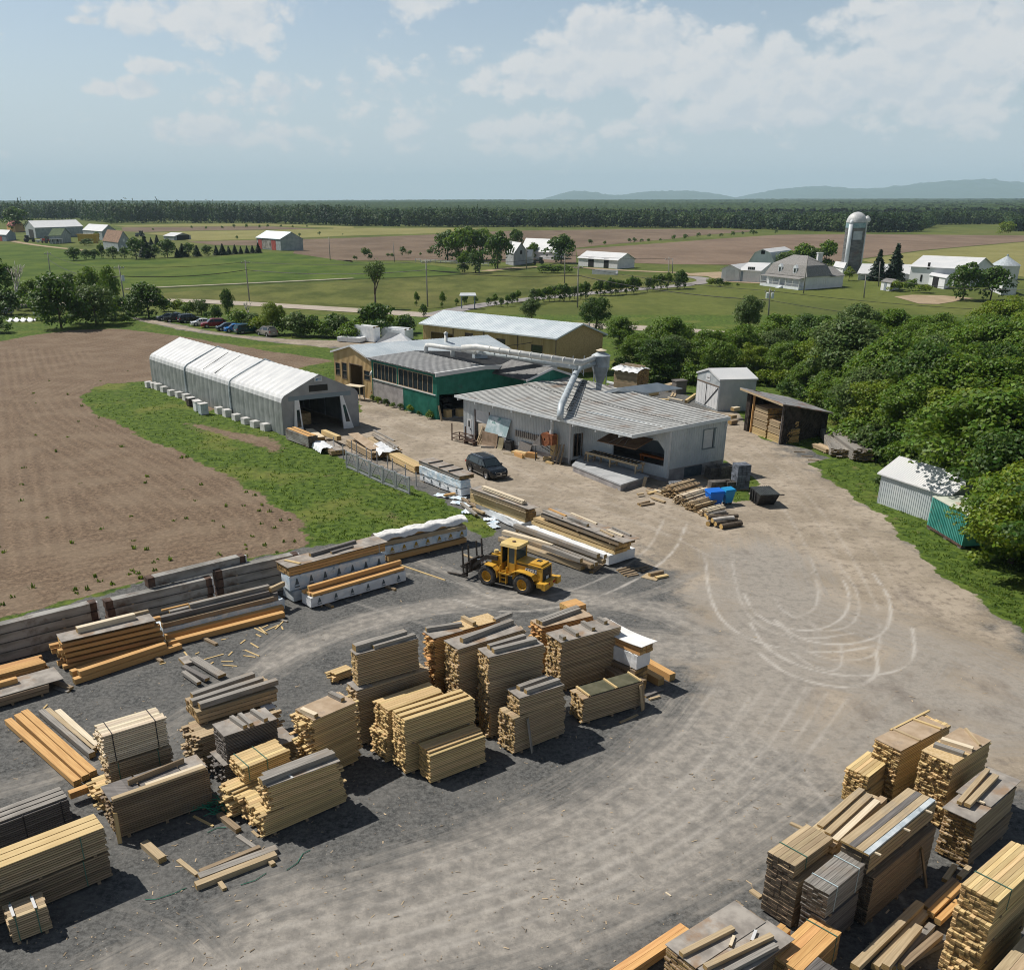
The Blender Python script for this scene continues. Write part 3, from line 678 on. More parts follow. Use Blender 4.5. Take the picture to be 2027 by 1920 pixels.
for(x,yb,yt,w,mi)in((1000,680,600,.9,2),(1060,690,615,.9,0),(1200,720,640,1.0,1),(1350,760,660,1.0,0),(1420,775,690,1.0,3),(1470,790,690,1.0,2),(1610,800,690,1.0,0),(1680,810,690,1.1,3),(1740,810,700,1.0,1),(1800,815,720,1.0,0),(1860,815,720,1.0,1),(1920,810,705,1.0,3),(700,735,690,1.2,0),(640,725,680,1.2,3),(730,720,670,.9,1),(450,740,640,1.1,1),(600,715,600,1.1,0),(680,690,590,1.1,1),(270,720,620,1.2,1),(210,660,560,1.3,0),(770,690,620,1.0,0),(920,670,610,1.1,3),(30,690,560,1.2,1),(-10,790,700,1.3,1),(480,650,560,1.2,2)):
 tree(1,x,yb,yt,'bush of the hedge behind the row of parked cars',BUSH[mi],None,'bush','bush','hedge bushes behind the parked cars',w)
for(x,yb,yt,w,mi,d)in((95,705,690,1.6,0,'low clipped round bush beside two others on the left lawn'),(140,703,690,1.5,0,'low clipped round bush in the middle of three on the left lawn'),(198,697,676,1.4,2,'widest low clipped bush on the left lawn')):
 tree(1,x,yb,yt,d,BUSH[mi],None,'bush','bush',None,w)
for(x,yb,yt,w,mi)in((30,800,690,1.0,1),(110,830,720,1.0,0),(230,815,640,.9,1),(300,780,690,1.0,0),(370,800,700,1.0,1),(420,790,700,1.0,3),(280,700,640,1.0,0)):
 tree(2,x,yb,yt,'bush of the thicket between the wrapped lumber and the road',BUSH[mi],None,'bush','bush','thicket behind the wrapped lumber',w)
tree(2,235,790,625,'leafy tree growing round the foot of the vase shaped tree',NEAR[0],TRUNK[0],'broadleaf_tree',w=.62)
tree(2,505,700,632,'small dark tree at the corner of lane and road',MID[1],TRUNK[0],'broadleaf_tree',w=.7)
def bare_tree(name,label,P,h,levels,spread,mat,crown=None,seed=3,r0=.022,fork=.30):
 """tree whose branches show: forking limbs from the trunk"""
 rr=random.Random(seed);mb=MB();tips=[]
 def grow(p,d,ln,r,lv):
  q=p+d*ln;m=p+d*ln*.5+Vector((rr.uniform(-1,1),rr.uniform(-1,1),0))*ln*.05
  mb.tube([p,m,q],[r,r*.85,r*.66],6 if lv>2 else 4)
  if lv==0:tips.append(q);return
  if lv<3:tips.append(q)
  for k in range(3 if lv>1 else 2):
   a=rr.uniform(0,6.28);t=spread*rr.uniform(.6,1.2)
   n=(d+Vector((math.cos(a)*t,math.sin(a)*t,rr.uniform(0,.25)))).normalized()
   grow(q,n,ln*rr.uniform(.62,.82),r*.62,lv-1)
 grow(Vector((0,0,-.02)),Vector((0,0,1)),fork,r0,levels)
 zt=max(t.z for t in tips);t=thing(name,label,'tree',P)
 t.scale=(h/zt,)*3
 mb.build('trunk',mat,t,smooth=True)
 if crown:
  C=np.array([tuple(q)for q in tips]);rg=np.random.default_rng(seed)
  C=np.repeat(C,crown[0],0);C=C+rg.normal(size=C.shape)*crown[1]
  V,F=quads(C,rg.normal(size=C.shape)+[0,0,.5],crown[2]*rg.uniform(.6,1.3,len(C)),rg)
  np_mesh('crown',V,F,crown[3],t)
 return t
P=G(2,235,650);bare_tree('elm_tree','tall vase shaped elm standing alone by the road',P,HT(P,2,395),4,.42,m_bark,(16,.035,.018,m_leafp),5,.026,.26)
P=G(24,205,670);bare_tree('dead_tree','bare white dead tree on the left lawn',P,HT(P,24,95),4,.42,m_birch,None,9,.024,.24)
P=G(1,1400,745);bare_tree('dead_tree','small bare white tree in the hedge behind the parked cars',P,HT(P,1,610),3,.5,m_birch,None,12,.03,.3)
# --- avenue of young trees along the grey lane
AV=[(690,640),(735,630),(795,632),(868,640),(905,640),(940,645),(975,640),(1005,628),(1030,620),(1120,628),(1150,622),(1180,615),(1210,612),(1240,610),(1268,612),(1295,612),(1322,608),(1350,600),(1385,600),(1412,598),(1470,582),(1495,580),(1520,582),(1550,580),(1580,576),(1605,574),(1640,574),(1672,570),(1700,562),(1760,560),(1790,555),(1830,548),(1870,545),(1925,545),(1965,540)]
for i,(x,y)in enumerate(AV):
 hh=(48 if i<4 else 62 if i<9 else 82)*R.uniform(.85,1.15)
 tree(2,x,y,y-hh,'young avenue tree on a thin stem beside the grey lane',MID[(0,3,0,1)[i%4]],TRUNK[i%2],'young_tree','tree','young trees along the lane',.66)
for(x,y,yt)in((465,640,560),(610,650,560),(745,625,575)):
 tree(2,x,y,yt,'thin sapling in the pasture beside the road',MID[0],TRUNK[0],'young_tree','tree','saplings in the pasture',.45)
# --- trees round the middle farm
for(x,yb,yt,w,mi,d)in((640,385,225,.95,1,'dark round tree at the left end of the farm clump'),(700,395,205,.95,0,'tall green tree in the middle of the farm clump'),(765,385,208,.9,1,'dark tall tree in the heart of the farm clump'),(835,380,210,.9,0,'tall tree at the right of the farm clump behind the house'),(920,430,235,.85,1,'broad tree in front of the grey shingled farmhouse'),(1020,330,215,.8,1,'dark tree behind the ridge of the grey farmhouse'),(1275,400,248,1.1,1,'big round dark tree left of the long white shed'),(1115,375,285,.8,0,'small tree in front of the white barn of the middle farm'),(735,450,330,.7,0,'loose tree in front of the farm clump beside the fence'),(795,455,330,.8,1,'leafy tree on thin stems in front of the farm clump')):
 tree(2,x,yb,yt,d,MID[mi],TRUNK[mi],'broadleaf_tree',w=w)
tree(2,725,450,405,'small umbrella shaped tree by the farm fence',MID[1],TRUNK[0],'broadleaf_tree',w=1.5)
for(x,yb,yt,w)in((1190,455,405,1.6),(1250,455,410,1.6),(1310,450,412,1.5)):
 tree(2,x,yb,yt,'bush on the bank in front of the middle farm',BUSH[0],None,'bush','bush','bushes on the bank',w)
for(x,yb,yt,w)in((120,390,360,1),(180,388,318,.9),(210,388,355,1),(305,372,345,1),(330,372,345,1),(390,368,312,.7),(430,366,330,.8),(487,362,340,.8),(535,362,325,.9),(550,362,320,.9),(1436,305,268,.8),(1520,302,275,.8),(1655,292,262,.8),(1685,292,260,.9),(1725,288,265,1),(1765,285,262,1),(1830,280,262,1),(1903,275,245,.7),(1965,270,245,.8)):
 tree(2,x,yb,yt,'small shrub on the boundary between ploughed fields',FARC[R.randrange(3)],None,'shrub','shrub','shrubs on the field boundaries',w*1.1)
for(x,yb,yt,w)in((10,272,245,1),(75,268,240,1),(148,264,232,.8),(210,262,238,1),(275,258,235,1),(342,255,222,.8),(395,250,225,.8),(450,250,215,.9),(470,248,222,.8),(585,242,215,.7)):
 tree(3,x,yb,yt,'small shrub on the boundary between ploughed fields',FARC[R.randrange(3)],None,'shrub','shrub','shrubs on the field boundaries',w*1.1)
for(x,yb,yt,w)in((858,222,205,1.2),(1075,212,190,.7),(1155,215,193,.7),(1245,215,192,.8),(1312,212,182,.7),(1382,208,180,.7),(1455,210,185,.6),(1500,205,182,.8),(1575,205,185,.8),(1640,205,188,.8),(1720,205,188,.8),(1330,272,245,.7),(1790,248,225,.9),(1920,245,235,1),(1680,260,232,.8)):
 tree(1,x,yb,yt,'lone small shrub in the far hay field',FARC[R.randrange(3)],None,'shrub','shrub','shrubs in the hay field',w)
# --- windbreak of dark trees at the left farm
WB=[(415,385,315,2,1.0),(485,380,325,2,.7),(530,378,325,2,.9),(572,375,295,2,.4),(635,375,310,2,.8),(700,375,312,2,.6),(765,378,262,2,.7),(820,372,240,1,1),(848,300,255,1,1),(882,300,240,1,1),(865,372,300,2,.8),(940,368,270,2,.8),(995,368,315,1,1.1),(1025,366,288,1,1.3),(1060,366,290,2,.7),(1105,362,297,1,1.2),(1160,360,302,2,.8),(1213,356,300,1,1.1),(1248,354,290,1,1.2),(1283,352,302,1,1.1),(1317,350,295,1,1.1),(1350,348,305,1,1.1),(1384,346,302,1,1.1),(1415,344,298,1,1.1),(1448,344,285,1,1.1)]
for i,(x,yb,yt,kd,w)in enumerate(WB):
 w*=1.35
 tree(1,x,yb,yt,'dark spruce in the windbreak row of the left farm'if kd==1 else 'dark leafy tree in the windbreak row of the left farm',CONE[i%2]if kd==1 else MID[1],CTRUNK if kd==1 else TRUNK[0],'spruce_tree'if kd==1 else 'broadleaf_tree','tree','windbreak trees at the left farm',w*(1.15 if kd==1 else 1))
tree(1,95,225,92,'dark maple behind the red roofed shed',MID[1],TRUNK[0],'broadleaf_tree',w=1.1)
tree(1,625,180,148,'low dark tree behind the left farm barns',MID[1],TRUNK[0],'broadleaf_tree',w=1.5)
tree(1,545,285,225,'leafy tree beside the yellow machine at the left farm',MID[0],TRUNK[0],'broadleaf_tree',w=.8)
tree(1,490,300,265,'low hedge bush in front of the green roofed house',BUSH[1],None,'bush','bush',None,1.6)
# --- right farm
tree(3,1150,500,320,'shorter of the two dark spruces behind the small farm shed',CONE[0],CTRUNK,'spruce_tree',w=1.35)
tree(3,1243,500,285,'taller of the two dark spruces behind the small farm shed',CONE[1],CTRUNK,'spruce_tree',w=1.25)
for(x,yb,yt,w,mi,d)in((720,440,292,1.1,0,'broad green tree behind the slate roofed house'),(860,430,275,.95,0,'tall green tree between the slate roofed house and the silo'),(790,440,310,.9,3,'yellowish tree behind the chimney of the slate roofed house'),(630,450,335,1.0,3,'pale bushy tree left of the slate roofed house'),(995,500,425,.9,2,'golden bush at the foot of the silo'),(1635,610,410,.95,1,'leafy tree in front of the long white barn'),(1790,610,430,1.05,1,'broad dark tree at the right end of the long white barn'),(45,545,445,.8,1,'small dark tree at the end of the lane')):
 tree(3,x,yb,yt,d,MID[mi],TRUNK[0],'broadleaf_tree',w=w)
for(x,yb,yt,w,d)in((217,530,485,1.0,'round bush at the left of the garage forecourt'),(262,530,487,1.0,'round bush at the right of the garage forecourt'),(1258,560,497,1.1,'bush beside the small white shed at the right farm'),(1340,555,490,.9,'grey bush left of the barn lean-to'),(1410,568,520,1.6,'low wide bush in front of the barn lean-to'),(310,530,505,1.4,'low bush in front of the white garage'),(370,530,515,1.0,'smallest low bush on the right farm lawn'),(1870,250,165,.8,'dark bushy tree at the end of the far treeline')):
 tree(3,x,yb,yt,d,BUSH[R.randrange(3)],None,'bush','bush',None,w)
# --- far forest: one mass of crowns
def far_forest():
 rg=np.random.default_rng(21);C,Nn,S=[],[],[]
 edge=[(1,-200,166),(1,0,160),(1,200,158),(1,430,160),(1,640,178),(1,900,176),(1,1300,176),(1,1600,180),(1,1981,192),(2,500,196),(2,1000,198),(2,1500,200),(2,1981,203),(3,250,205),(3,600,215),(3,900,225),(3,1100,230),(3,1400,225),(3,1500,186),(3,1880,182),(3,1900,222),(3,2300,226)]
 E=np.array([tuple(G(c,x,y))[:2]for c,x,y in edge]);ta=E[:,0]/E[:,1]
 n=5200
 t=rg.uniform(ta[0],ta[-1],n);y0=np.interp(t,ta,E[:,1])
 dep=rg.random(n)**1.5*520;dep[:n//3]=rg.random(n//3)*22
 y=y0+dep;x=t*y
 left=np.clip((-.06-t)/.25,0,1)
 h=rg.uniform(11,17,n)+8.0*left-2.5*np.clip((t-.05)/.2,0,1);h*=np.where(rg.random(n)<.07,1.12,1)*(1+.22*wob(np.column_stack([x,y]),55,3));h[dep<6]*=.75
 con=rg.random(n)<(.28+.15*left)
 K=34
 for i in range(n):
  if con[i]:
   z=rg.random(K)**.8;a=rg.random(K)*6.28;r=(1-z)*2.6*rg.random(K)**.4
   c=np.column_stack([x[i]+r*np.cos(a),y[i]+r*np.sin(a),z*h[i]]);nn=np.column_stack([np.cos(a),np.sin(a),np.full(K,.8)])
  else:
   q=rg.normal(size=(K,3));q/=np.linalg.norm(q,axis=1)[:,None]
   c=np.column_stack([x[i]+q[:,0]*3.4,y[i]+q[:,1]*3.4,h[i]*.56+q[:,2]*h[i]*.44]);nn=q+[0,0,.5]
  C.append(c);Nn.append(nn+rg.normal(size=(K,3))*.4);S.append(np.full(K,1.0 if con[i]else 1.25))
 V,F=quads(np.vstack(C),np.vstack(Nn),np.concatenate(S),rg,.8)
 m=M('forest leaves',(.016,.042,.018),(.062,.100,.026),scale=.035,rough=.6,island=.42,hue=.03,spec=.2,lo=.38,hi=.62,trans=(.06,.12,.03))
 o=np_mesh('far_forest',V,F,m)
 tag(o,'dense mixed forest closing off the far side of the fields','forest',kind='stuff')
far_forest()
# --- grass tufts and weeds
def scatter_blades(name,label,cat,test,n,hmin,hmax,mat,blades=5,box=(-60,62,24,150)):
 rg=np.random.default_rng(len(name))
 Y=1/rg.uniform(1/box[3],1/box[2],n);X=rg.uniform(-.62,.70,n)*Y
 P=np.column_stack([X,Y]);P=P[test(P,rg)]
 n=len(P);b=blades
 C=np.repeat(P,b,0)+rg.normal(size=(n*b,2))*.09
 h=np.repeat(rg.uniform(hmin,hmax,n),b)*rg.uniform(.6,1.2,n*b)
 a=rg.random(n*b)*6.28;w=.035+.15*h;ln=rg.uniform(.1,.7,n*b)*h
 ca,sa=np.cos(a),np.sin(a)
 z0=np.full(n*b,-.01)
 p0=np.column_stack([C[:,0]-sa*w,C[:,1]+ca*w,z0]);p1=np.column_stack([C[:,0]+sa*w,C[:,1]-ca*w,z0])
 p2=np.column_stack([C[:,0]+ca*ln+sa*w*.4,C[:,1]+sa*ln-ca*w*.4,h]);p3=np.column_stack([C[:,0]+ca*ln-sa*w*.4,C[:,1]+sa*ln+ca*w*.4,h*.92])
 V=np.stack([p0,p1,p2,p3],1).reshape(-1,3)
 o=np_mesh(name,V,np.arange(len(V)).reshape(-1,4),mat)
 return tag(o,label,cat,kind='stuff')
def on_grass(P,rg):
 w=.5*wob(P,3.0)
 d=np.minimum(np.minimum(sdist(P,SOIL),np.minimum(sdist(P,YARD),sdist(P,PARK))),np.where(sdist(P,BARE)<0,-.5,9.))
 return((d+w>.35)|(sdist(P,ISLE)<-.3))&(sdist(P,WOOD)>-1.5)&(rg.random(len(P))<.55+.45*wob(P,1.7,3))
scatter_blades('grass','rough green grass of the verges round the yard','grass',on_grass,150000,.04,.15,m_grassb,4)
def on_soil(P,rg):
 d=sdist(P,SOIL);e=np.clip(1.1+d/5.5,0,1)
 return(d<-.2)&(rg.random(len(P))<.06+.6*e**3)&(wob(P,2.1,6)>-.25)
scatter_blades('weeds','scattered green weeds sprouting in the ploughed field','weeds',on_soil,16000,.08,.28,m_grassb,9)
# --- splinters, bark and sawdust trodden into the gravel
def on_yard(P):return(np.minimum(sdist(P,YARD),sdist(P,PARK))<-.4)&(sdist(P,ISLE)>.2)
def chips():
 rg=np.random.default_rng(77);n=15000;Y=1/rg.uniform(1/120,1/22,n);P=np.column_stack([rg.uniform(-.62,.66,n)*Y,Y])
 P=P[on_yard(P)&(rg.random(n)<.12+.55*np.clip(wob(P,3.3,9),0,1)**2)];n=len(P)
 L=.02+.12*rg.random(n)**4;w=.010+.02*rg.random(n);a=rg.random(n)*6.28;d=np.stack([np.cos(a),np.sin(a)],1);e=np.stack([-d[:,1],d[:,0]],1);z=.008+.02*rg.random(n)
 q=[np.column_stack([P+sx*d*L[:,None]+sy*e*w[:,None],z+sx*.008])for sx,sy in((-1,-1),(1,-1),(1,1),(-1,1))]
 V=np.stack(q,1).reshape(-1,3);o=np_mesh('wood_debris',V,np.arange(len(V)).reshape(-1,4),M('splinters',(.40,.31,.20),(.22,.18,.14),2,rough=.9,island=.45))
 tag(o,'splinters and bark trodden into the gravel of the yard','debris',kind='stuff')
chips()
# -- building helpers
V2=lambda p:Vector((p[0],p[1]))
def wall(mb,P,Q,z0,top,ops=(),t=.14,mi=0,bat=0.0,bmi=None,brk=(),bw=.05,bd=.03):
 """wall P->Q with its outside on the right hand; top: number or function of 0..1; ops: (u0,u1,z0,z1) in metres; bat: batten spacing"""
 P,Q=V2(P),V2(Q);L=(Q-P).length;d=(Q-P)/L;n=Vector((d.y,-d.x))
 tf=top if callable(top)else(lambda s:top)
 us=sorted({0.0,L,*[b*L for b in brk],*[min(max(o[k],0),L)for o in ops for k in(0,1)]})
 def cell(ua,ub,za,zb0,zb1):
  a,b=P+d*ua,P+d*ub;ai,bi=a-n*t,b-n*t
  mb.hexa([(*a,za),(*b,za),(*bi,za),(*ai,za),(*a,zb0),(*b,zb1),(*bi,zb1),(*ai,zb0)],mi)
 for ua,ub in zip(us[:-1],us[1:]):
  if ub-ua<1e-4:continue
  um=(ua+ub)/2;z=z0
  for o in sorted([o for o in ops if o[0]<um<o[1]],key=lambda o:o[2]):
   if o[2]>z+1e-3:cell(ua,ub,z,o[2],o[2])
   z=max(z,o[3])
  if min(tf(ua/L),tf(ub/L))>z+1e-3:cell(ua,ub,z,tf(ua/L),tf(ub/L))
 if bat:
  k=max(2,int(L/bat))
  for i in range(k+1):
   u=min(max(L*i/k,bw),L-bw);z=z0;segs=[]
   for o in sorted([o for o in ops if o[0]-bw<u<o[1]+bw],key=lambda o:o[2]):
    if o[2]>z:segs.append((z,o[2]))
    z=max(z,o[3])
   if tf(u/L)-.03>z:segs.append((z,tf(u/L)-.03))
   c=P+d*u
   for za,zb in segs:
    a,b=c-d*bw/2,c+d*bw/2;ao,bo=a+n*bd,b+n*bd
    mb.hexa([(*ao,za),(*bo,za),(*(b-n*.02),za),(*(a-n*.02),za),(*ao,zb),(*bo,zb),(*(b-n*.02),zb),(*(a-n*.02),zb)],mi if bmi is None else bmi)
def panel(mb,P,Q,u0,u1,z0,z1,off=.02,t=.05,mi=0):
 P,Q=V2(P),V2(Q);d=(Q-P).normalized();n=Vector((d.y,-d.x))
 a,b=P+d*u0,P+d*u1;ao,bo,ai,bi=a+n*off,b+n*off,a+n*(off-t),b+n*(off-t)
 mb.hexa([(*ao,z0),(*bo,z0),(*bi,z0),(*ai,z0),(*ao,z1),(*bo,z1),(*bi,z1),(*ai,z1)],mi)
def window(root,P,Q,u0,u1,z0,z1,fm,gm,nx=1,nz=1,name='window',fw=.08):
 mb=MB()
 panel(mb,P,Q,u0-fw,u1+fw,z1,z1+fw,.04,.12);panel(mb,P,Q,u0-fw,u1+fw,z0-fw,z0,.05,.13)
 panel(mb,P,Q,u0-fw,u0,z0,z1,.04,.12);panel(mb,P,Q,u1,u1+fw,z0,z1,.04,.12)
 for i in range(1,nx):
  u=u0+(u1-u0)*i/nx;panel(mb,P,Q,u-.03,u+.03,z0,z1,.025,.08)
 for i in range(1,nz):
  z=z0+(z1-z0)*i/nz;panel(mb,P,Q,u0,u1,z-.03,z+.03,.022,.07)
 f=mb.build(name,fm,root)
 mb=MB();panel(mb,P,Q,u0,u1,z0,z1,-.03,.02);mb.build('pane',gm,f)
 return f
def door(root,P,Q,u0,u1,z0,z1,m,name='door',off=.03,handle=True,boards=0,bm=None):
 mb=MB();panel(mb,P,Q,u0,u1,z0,z1,off,.06)
 for i in range(boards+1 if boards else 0):
  u=u0+(u1-u0)*i/boards;panel(mb,P,Q,u-.03,u+.03,z0,z1,off+.02,.03)
 o=mb.build(name,m,root)
 if handle:
  mb=MB();panel(mb,P,Q,u1-.22,u1-.12,(z0+z1)/2-.1,(z0+z1)/2+.05,off+.06,.06);mb.build('handle',m_dark,o)
 return o
def ribs(mb,a,b,c,d,n,w,h,mi=0,skip=0.0,rr=None):
 """n raised ribs running from edge a-b towards edge d-c on a sheet a,b,c,d"""
 a,b,c,d=map(Vector,(a,b,c,d))
 for i in range(n):
  s=(i+.5)/n;p,q=a.lerp(b,s),d.lerp(c,s);e=(b-a).normalized()*w/2;u=Vector((0,0,h))
  mb.hexa([p-e,p+e,q+e,q-e,p-e+u,p+e+u,q+e+u,q-e+u],mi)
def gable_house(name,label,cat,A,B,D,eave,ridge,wm,rm,group=None,over=.35,bat=0.0,ops=None,rt=.10,rib=0,along='u',fascia=None,pitch_off=.5,z0=0.0):
 """A near corner, B the end of the long side, D the end of the gable side (ground points); ridge runs along A->B. returns (root, corners)"""
 O=Vector((A[0],A[1],0));root=thing(name,label,cat,O,0,group)
 a,b,d=Vector((0,0)),V2(B)-V2(A),V2(D)-V2(A);c=b+d
 ops=ops or{}
 ccw=(b.x*d.y-b.y*d.x)>0
 tf=lambda s:eave+(ridge-eave)*(1-abs(s-pitch_off)/(pitch_off if s<pitch_off else 1-pitch_off))
 tfr=lambda s:tf(1-s)
 mb=MB()
 if ccw:runs=[('long',a,b,eave,()),('farend',b,c,tf,(pitch_off,)),('back',c,d,eave,()),('gable',d,a,tfr,(1-pitch_off,))]
 else:runs=[('gable',a,d,tf,(pitch_off,)),('back',d,c,eave,()),('farend',c,b,tfr,(1-pitch_off,)),('long',b,a,eave,())]
 W={}
 for key,p,q,top,brk in runs:
  wall(mb,p,q,z0,top,ops.get(key,()),bat=bat,brk=brk);W[key]=(p,q)
 w=mb.build('wall',wm,root)
 ub,ud=b.normalized(),d.normalized()
 k=(ridge-eave)/(d.length*.5)
 e1=eave-over*k*.5+rt;r1=ridge+rt
 m0,m1=d*pitch_off,b+d*pitch_off
 P3=lambda v,z:Vector((v.x,v.y,z))
 mb=MB()
 g0,g1=-ub*over,ub*over
 q=[P3(a+g0-ud*over,e1),P3(b+g1-ud*over,e1),P3(m1+g1,r1),P3(m0+g0,r1)]
 q2=[P3(m0+g0,r1),P3(m1+g1,r1),P3(c+g1+ud*over,e1),P3(d+g0+ud*over,e1)]
 mb.slab(*q,rt);mb.slab(*q2,rt)
 if rib:ribs(mb,q[0],q[1],q[2],q[3],rib,.05,.03,1);ribs(mb,q2[3],q2[2],q2[1],q2[0],rib,.05,.03,1)
 rf=mb.build('roof',rm,root)
 if fascia:
  mb=MB()
  for(s,e)in((q[0],q[3]),(q2[3],q2[0]),(q[1],q[2]),(q2[2],q2[1])):
   off=(g0 if s in(q[0],q2[3])else g1).normalized()*.03
   dn=Vector((0,0,.22));o3=Vector((off.x,off.y,0));up=Vector((0,0,.012))
   mb.hexa([s-dn,e-dn,e-dn+o3,s-dn+o3,s+up,e+up,e+o3+up,s+o3+up])
  for(s,e)in((q[0],q[1]),(q2[3],q2[2])):
   sd=ud*(-.03 if s is q[0]else.03);o3=Vector((sd.x,sd.y,0));dn=Vector((0,0,.2))
   mb.hexa([s-dn,e-dn,e-dn+o3,s-dn+o3,s,e,e+o3,s+o3])
  mb.build('fascia',fascia,root)
 return root,W,(a,b,c,d),rf
# -- fabric storage tent
def tent():
 A,B,D=G(4,1115,880),G(4,88,484),G(4,1712,806)
 A,B,D=Vector((A.x,A.y)),Vector((B.x,B.y)),Vector((D.x,D.y))
 O=Vector((A.x,A.y,0));root=thing('storage_tent','long white fabric storage tent with an open doorway at its front','tent',O)
 b,d=B-A,D-A;L,W=b.length,d.length;ub,ud=b/L,d/W
 EV,RG_=4.35,6.35
 P=lambda u,v,z:Vector((*(ub*u+ud*v),z))
 prof=[(0,0),(0,1.0),(0,2.4),(.02,EV-.75),(.12,EV-.32),(.42,EV),(W*.25,EV+(RG_-EV)*.46),(W/2,RG_),(W*.75,EV+(RG_-EV)*.46),(W-.42,EV),(W-.12,EV-.32),(W-.02,EV-.75),(W,2.4),(W,1.0),(W,0)]
 prof=[(v+.0,z)for v,z in prof]
 nr=31;mb=MB();rows=[]
 rr=random.Random(2)
 for i in range(nr*4+1):
  u=L*i/(nr*4);sag=.085*(1-abs(math.cos(math.pi*(i/4.0))));row=[]
  for j,(v,z)in enumerate(prof):
   cv=v-W/2;k=1-sag/(W/2)*(1.0 if j in(3,4,5,6,8,9,10,11)else.6)
   wr=rr.uniform(-.02,.02)if j in(1,2,12,13)else 0
   zz=z-sag*(1.0 if 4<j<10 else.4)if z>1 else z
   row.append(P(u,W/2+cv*k+wr,max(zz,0.02)))
  rows.append(row)
 V=[p for r in rows for p in r];n=len(prof)
 F=[(i*n+j,i*n+j+1,(i+1)*n+j+1,(i+1)*n+j)for i in range(len(rows)-1)for j in range(n-1)]
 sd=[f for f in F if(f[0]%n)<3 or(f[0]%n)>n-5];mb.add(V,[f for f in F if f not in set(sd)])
 ms=MB();ms.add(V,sd);ms.build('side_cover',M('shade grey tent side',(.19,.21,.205),(.26,.28,.275),.8,rough=.5,bump=.25,bscale=1.6),root)  # sides coloured darker than the white cover to read as shaded
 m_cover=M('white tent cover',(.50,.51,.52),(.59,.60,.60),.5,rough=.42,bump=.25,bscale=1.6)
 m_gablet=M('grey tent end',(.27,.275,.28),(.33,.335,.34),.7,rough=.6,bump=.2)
 mb.build('cover',m_cover,root,smooth=False)
 for s in(.335,.68):
  mb=MB();u=L*s
  q=[P(u,v+(-.06 if v<W/2 else.06),z+.05)for v,z in prof]
  mb.tube(q,[.10 if 2<k<12 else.13 for k in range(len(q))],6);mb.build('seam',m_wrapold,root,smooth=True)
 for s,w0 in((.47,.05),(.56,.03)):
  mb=MB();u=L*s
  mb.hexa([P(u,.55,EV+.01),P(u+w0,.55,EV+.01),P(u+.5+w0,W*.46,RG_-.22),P(u+.5,W*.46,RG_-.22),P(u,.55,EV+.05),P(u+w0*2,.55,EV+.05),P(u+.5+w0*2,W*.46,RG_-.16),P(u+.5,W*.46,RG_-.16)])
  mb.build('slit',m_dark,root)
 ro=[P(0,v,z)for v,z in prof]
 x0,x1,hd=W*.20,W*.80,3.75
 mb=MB()
 def gable(u,hole):
  def tz(v):
   for(va,za),(vb,zb)in zip(prof[3:-3],prof[4:-2]):
    if va<=v<=vb:return za+(zb-za)*(v-va)/max(vb-va,1e-6)
   return EV-.8
  cuts=sorted({0.03,x0,x1,W-.03,*[v for v,z in prof[4:-4]]})
  for va,vb in zip(cuts[:-1],cuts[1:]):
   z0=hd if hole and va>=x0-1e-6 and vb<=x1+1e-6 else 0.02
   mb.hexa([P(u,va,z0),P(u,vb,z0),P(u+.06,vb,z0),P(u+.06,va,z0),P(u,va,tz(va)),P(u,vb,tz(vb)),P(u+.06,vb,tz(vb)),P(u+.06,va,tz(va))])
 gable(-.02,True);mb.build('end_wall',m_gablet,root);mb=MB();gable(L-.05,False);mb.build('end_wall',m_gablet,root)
 mb=MB();mb.hexa([P(-.06,x0-1.0,hd-.05),P(-.06,x1+.9,hd-.05),P(0,x1+.9,hd-.05),P(0,x0-1.0,hd-.05),P(-.06,x0-1.0,hd+.42),P(-.06,x1+.9,hd+.42),P(0,x1+.9,hd+.42),P(0,x0-1.0,hd+.42)])
 mb.build('door_header',M('blue grey band',(.20,.25,.28),rough=.6),root)
 mb=MB();mb.hexa([P(-.05,W*.36,hd+.75),P(-.05,W*.60,hd+.75),P(0,W*.60,hd+.75),P(0,W*.36,hd+.75),P(-.05,W*.36,hd+1.45),P(-.05,W*.60,hd+1.45),P(0,W*.60,hd+1.45),P(0,W*.36,hd+1.45)])
 mb.build('vent_window',M('dark vent mesh',(.03,.03,.028),rough=.8),root)
 sg=MB();sg.hexa([P(-.07,W*.435,RG_-.78),P(-.07,W*.535,RG_-.78),P(0,W*.535,RG_-.78),P(0,W*.435,RG_-.78),P(-.07,W*.435,RG_-.26),P(-.07,W*.535,RG_-.26),P(0,W*.535,RG_-.26),P(0,W*.435,RG_-.26)])
 so=sg.build('sign',m_whitepaint,root)
 lg=MB()
 for(s0,s1,h0,h1)in((.445,.475,.62,.52),(.455,.525,.50,.42),(.445,.525,.68,.64)):
  lg.hexa([P(-.085,W*s0,RG_-h0),P(-.085,W*s1,RG_-h0),P(-.06,W*s1,RG_-h0),P(-.06,W*s0,RG_-h0),P(-.085,W*(s0+.012),RG_-h1),P(-.085,W*s1,RG_-h1),P(-.06,W*s1,RG_-h1),P(-.06,W*(s0+.012),RG_-h1)])
 lg.build('emblem',M('blue emblem',(.02,.16,.32),rough=.5),so)
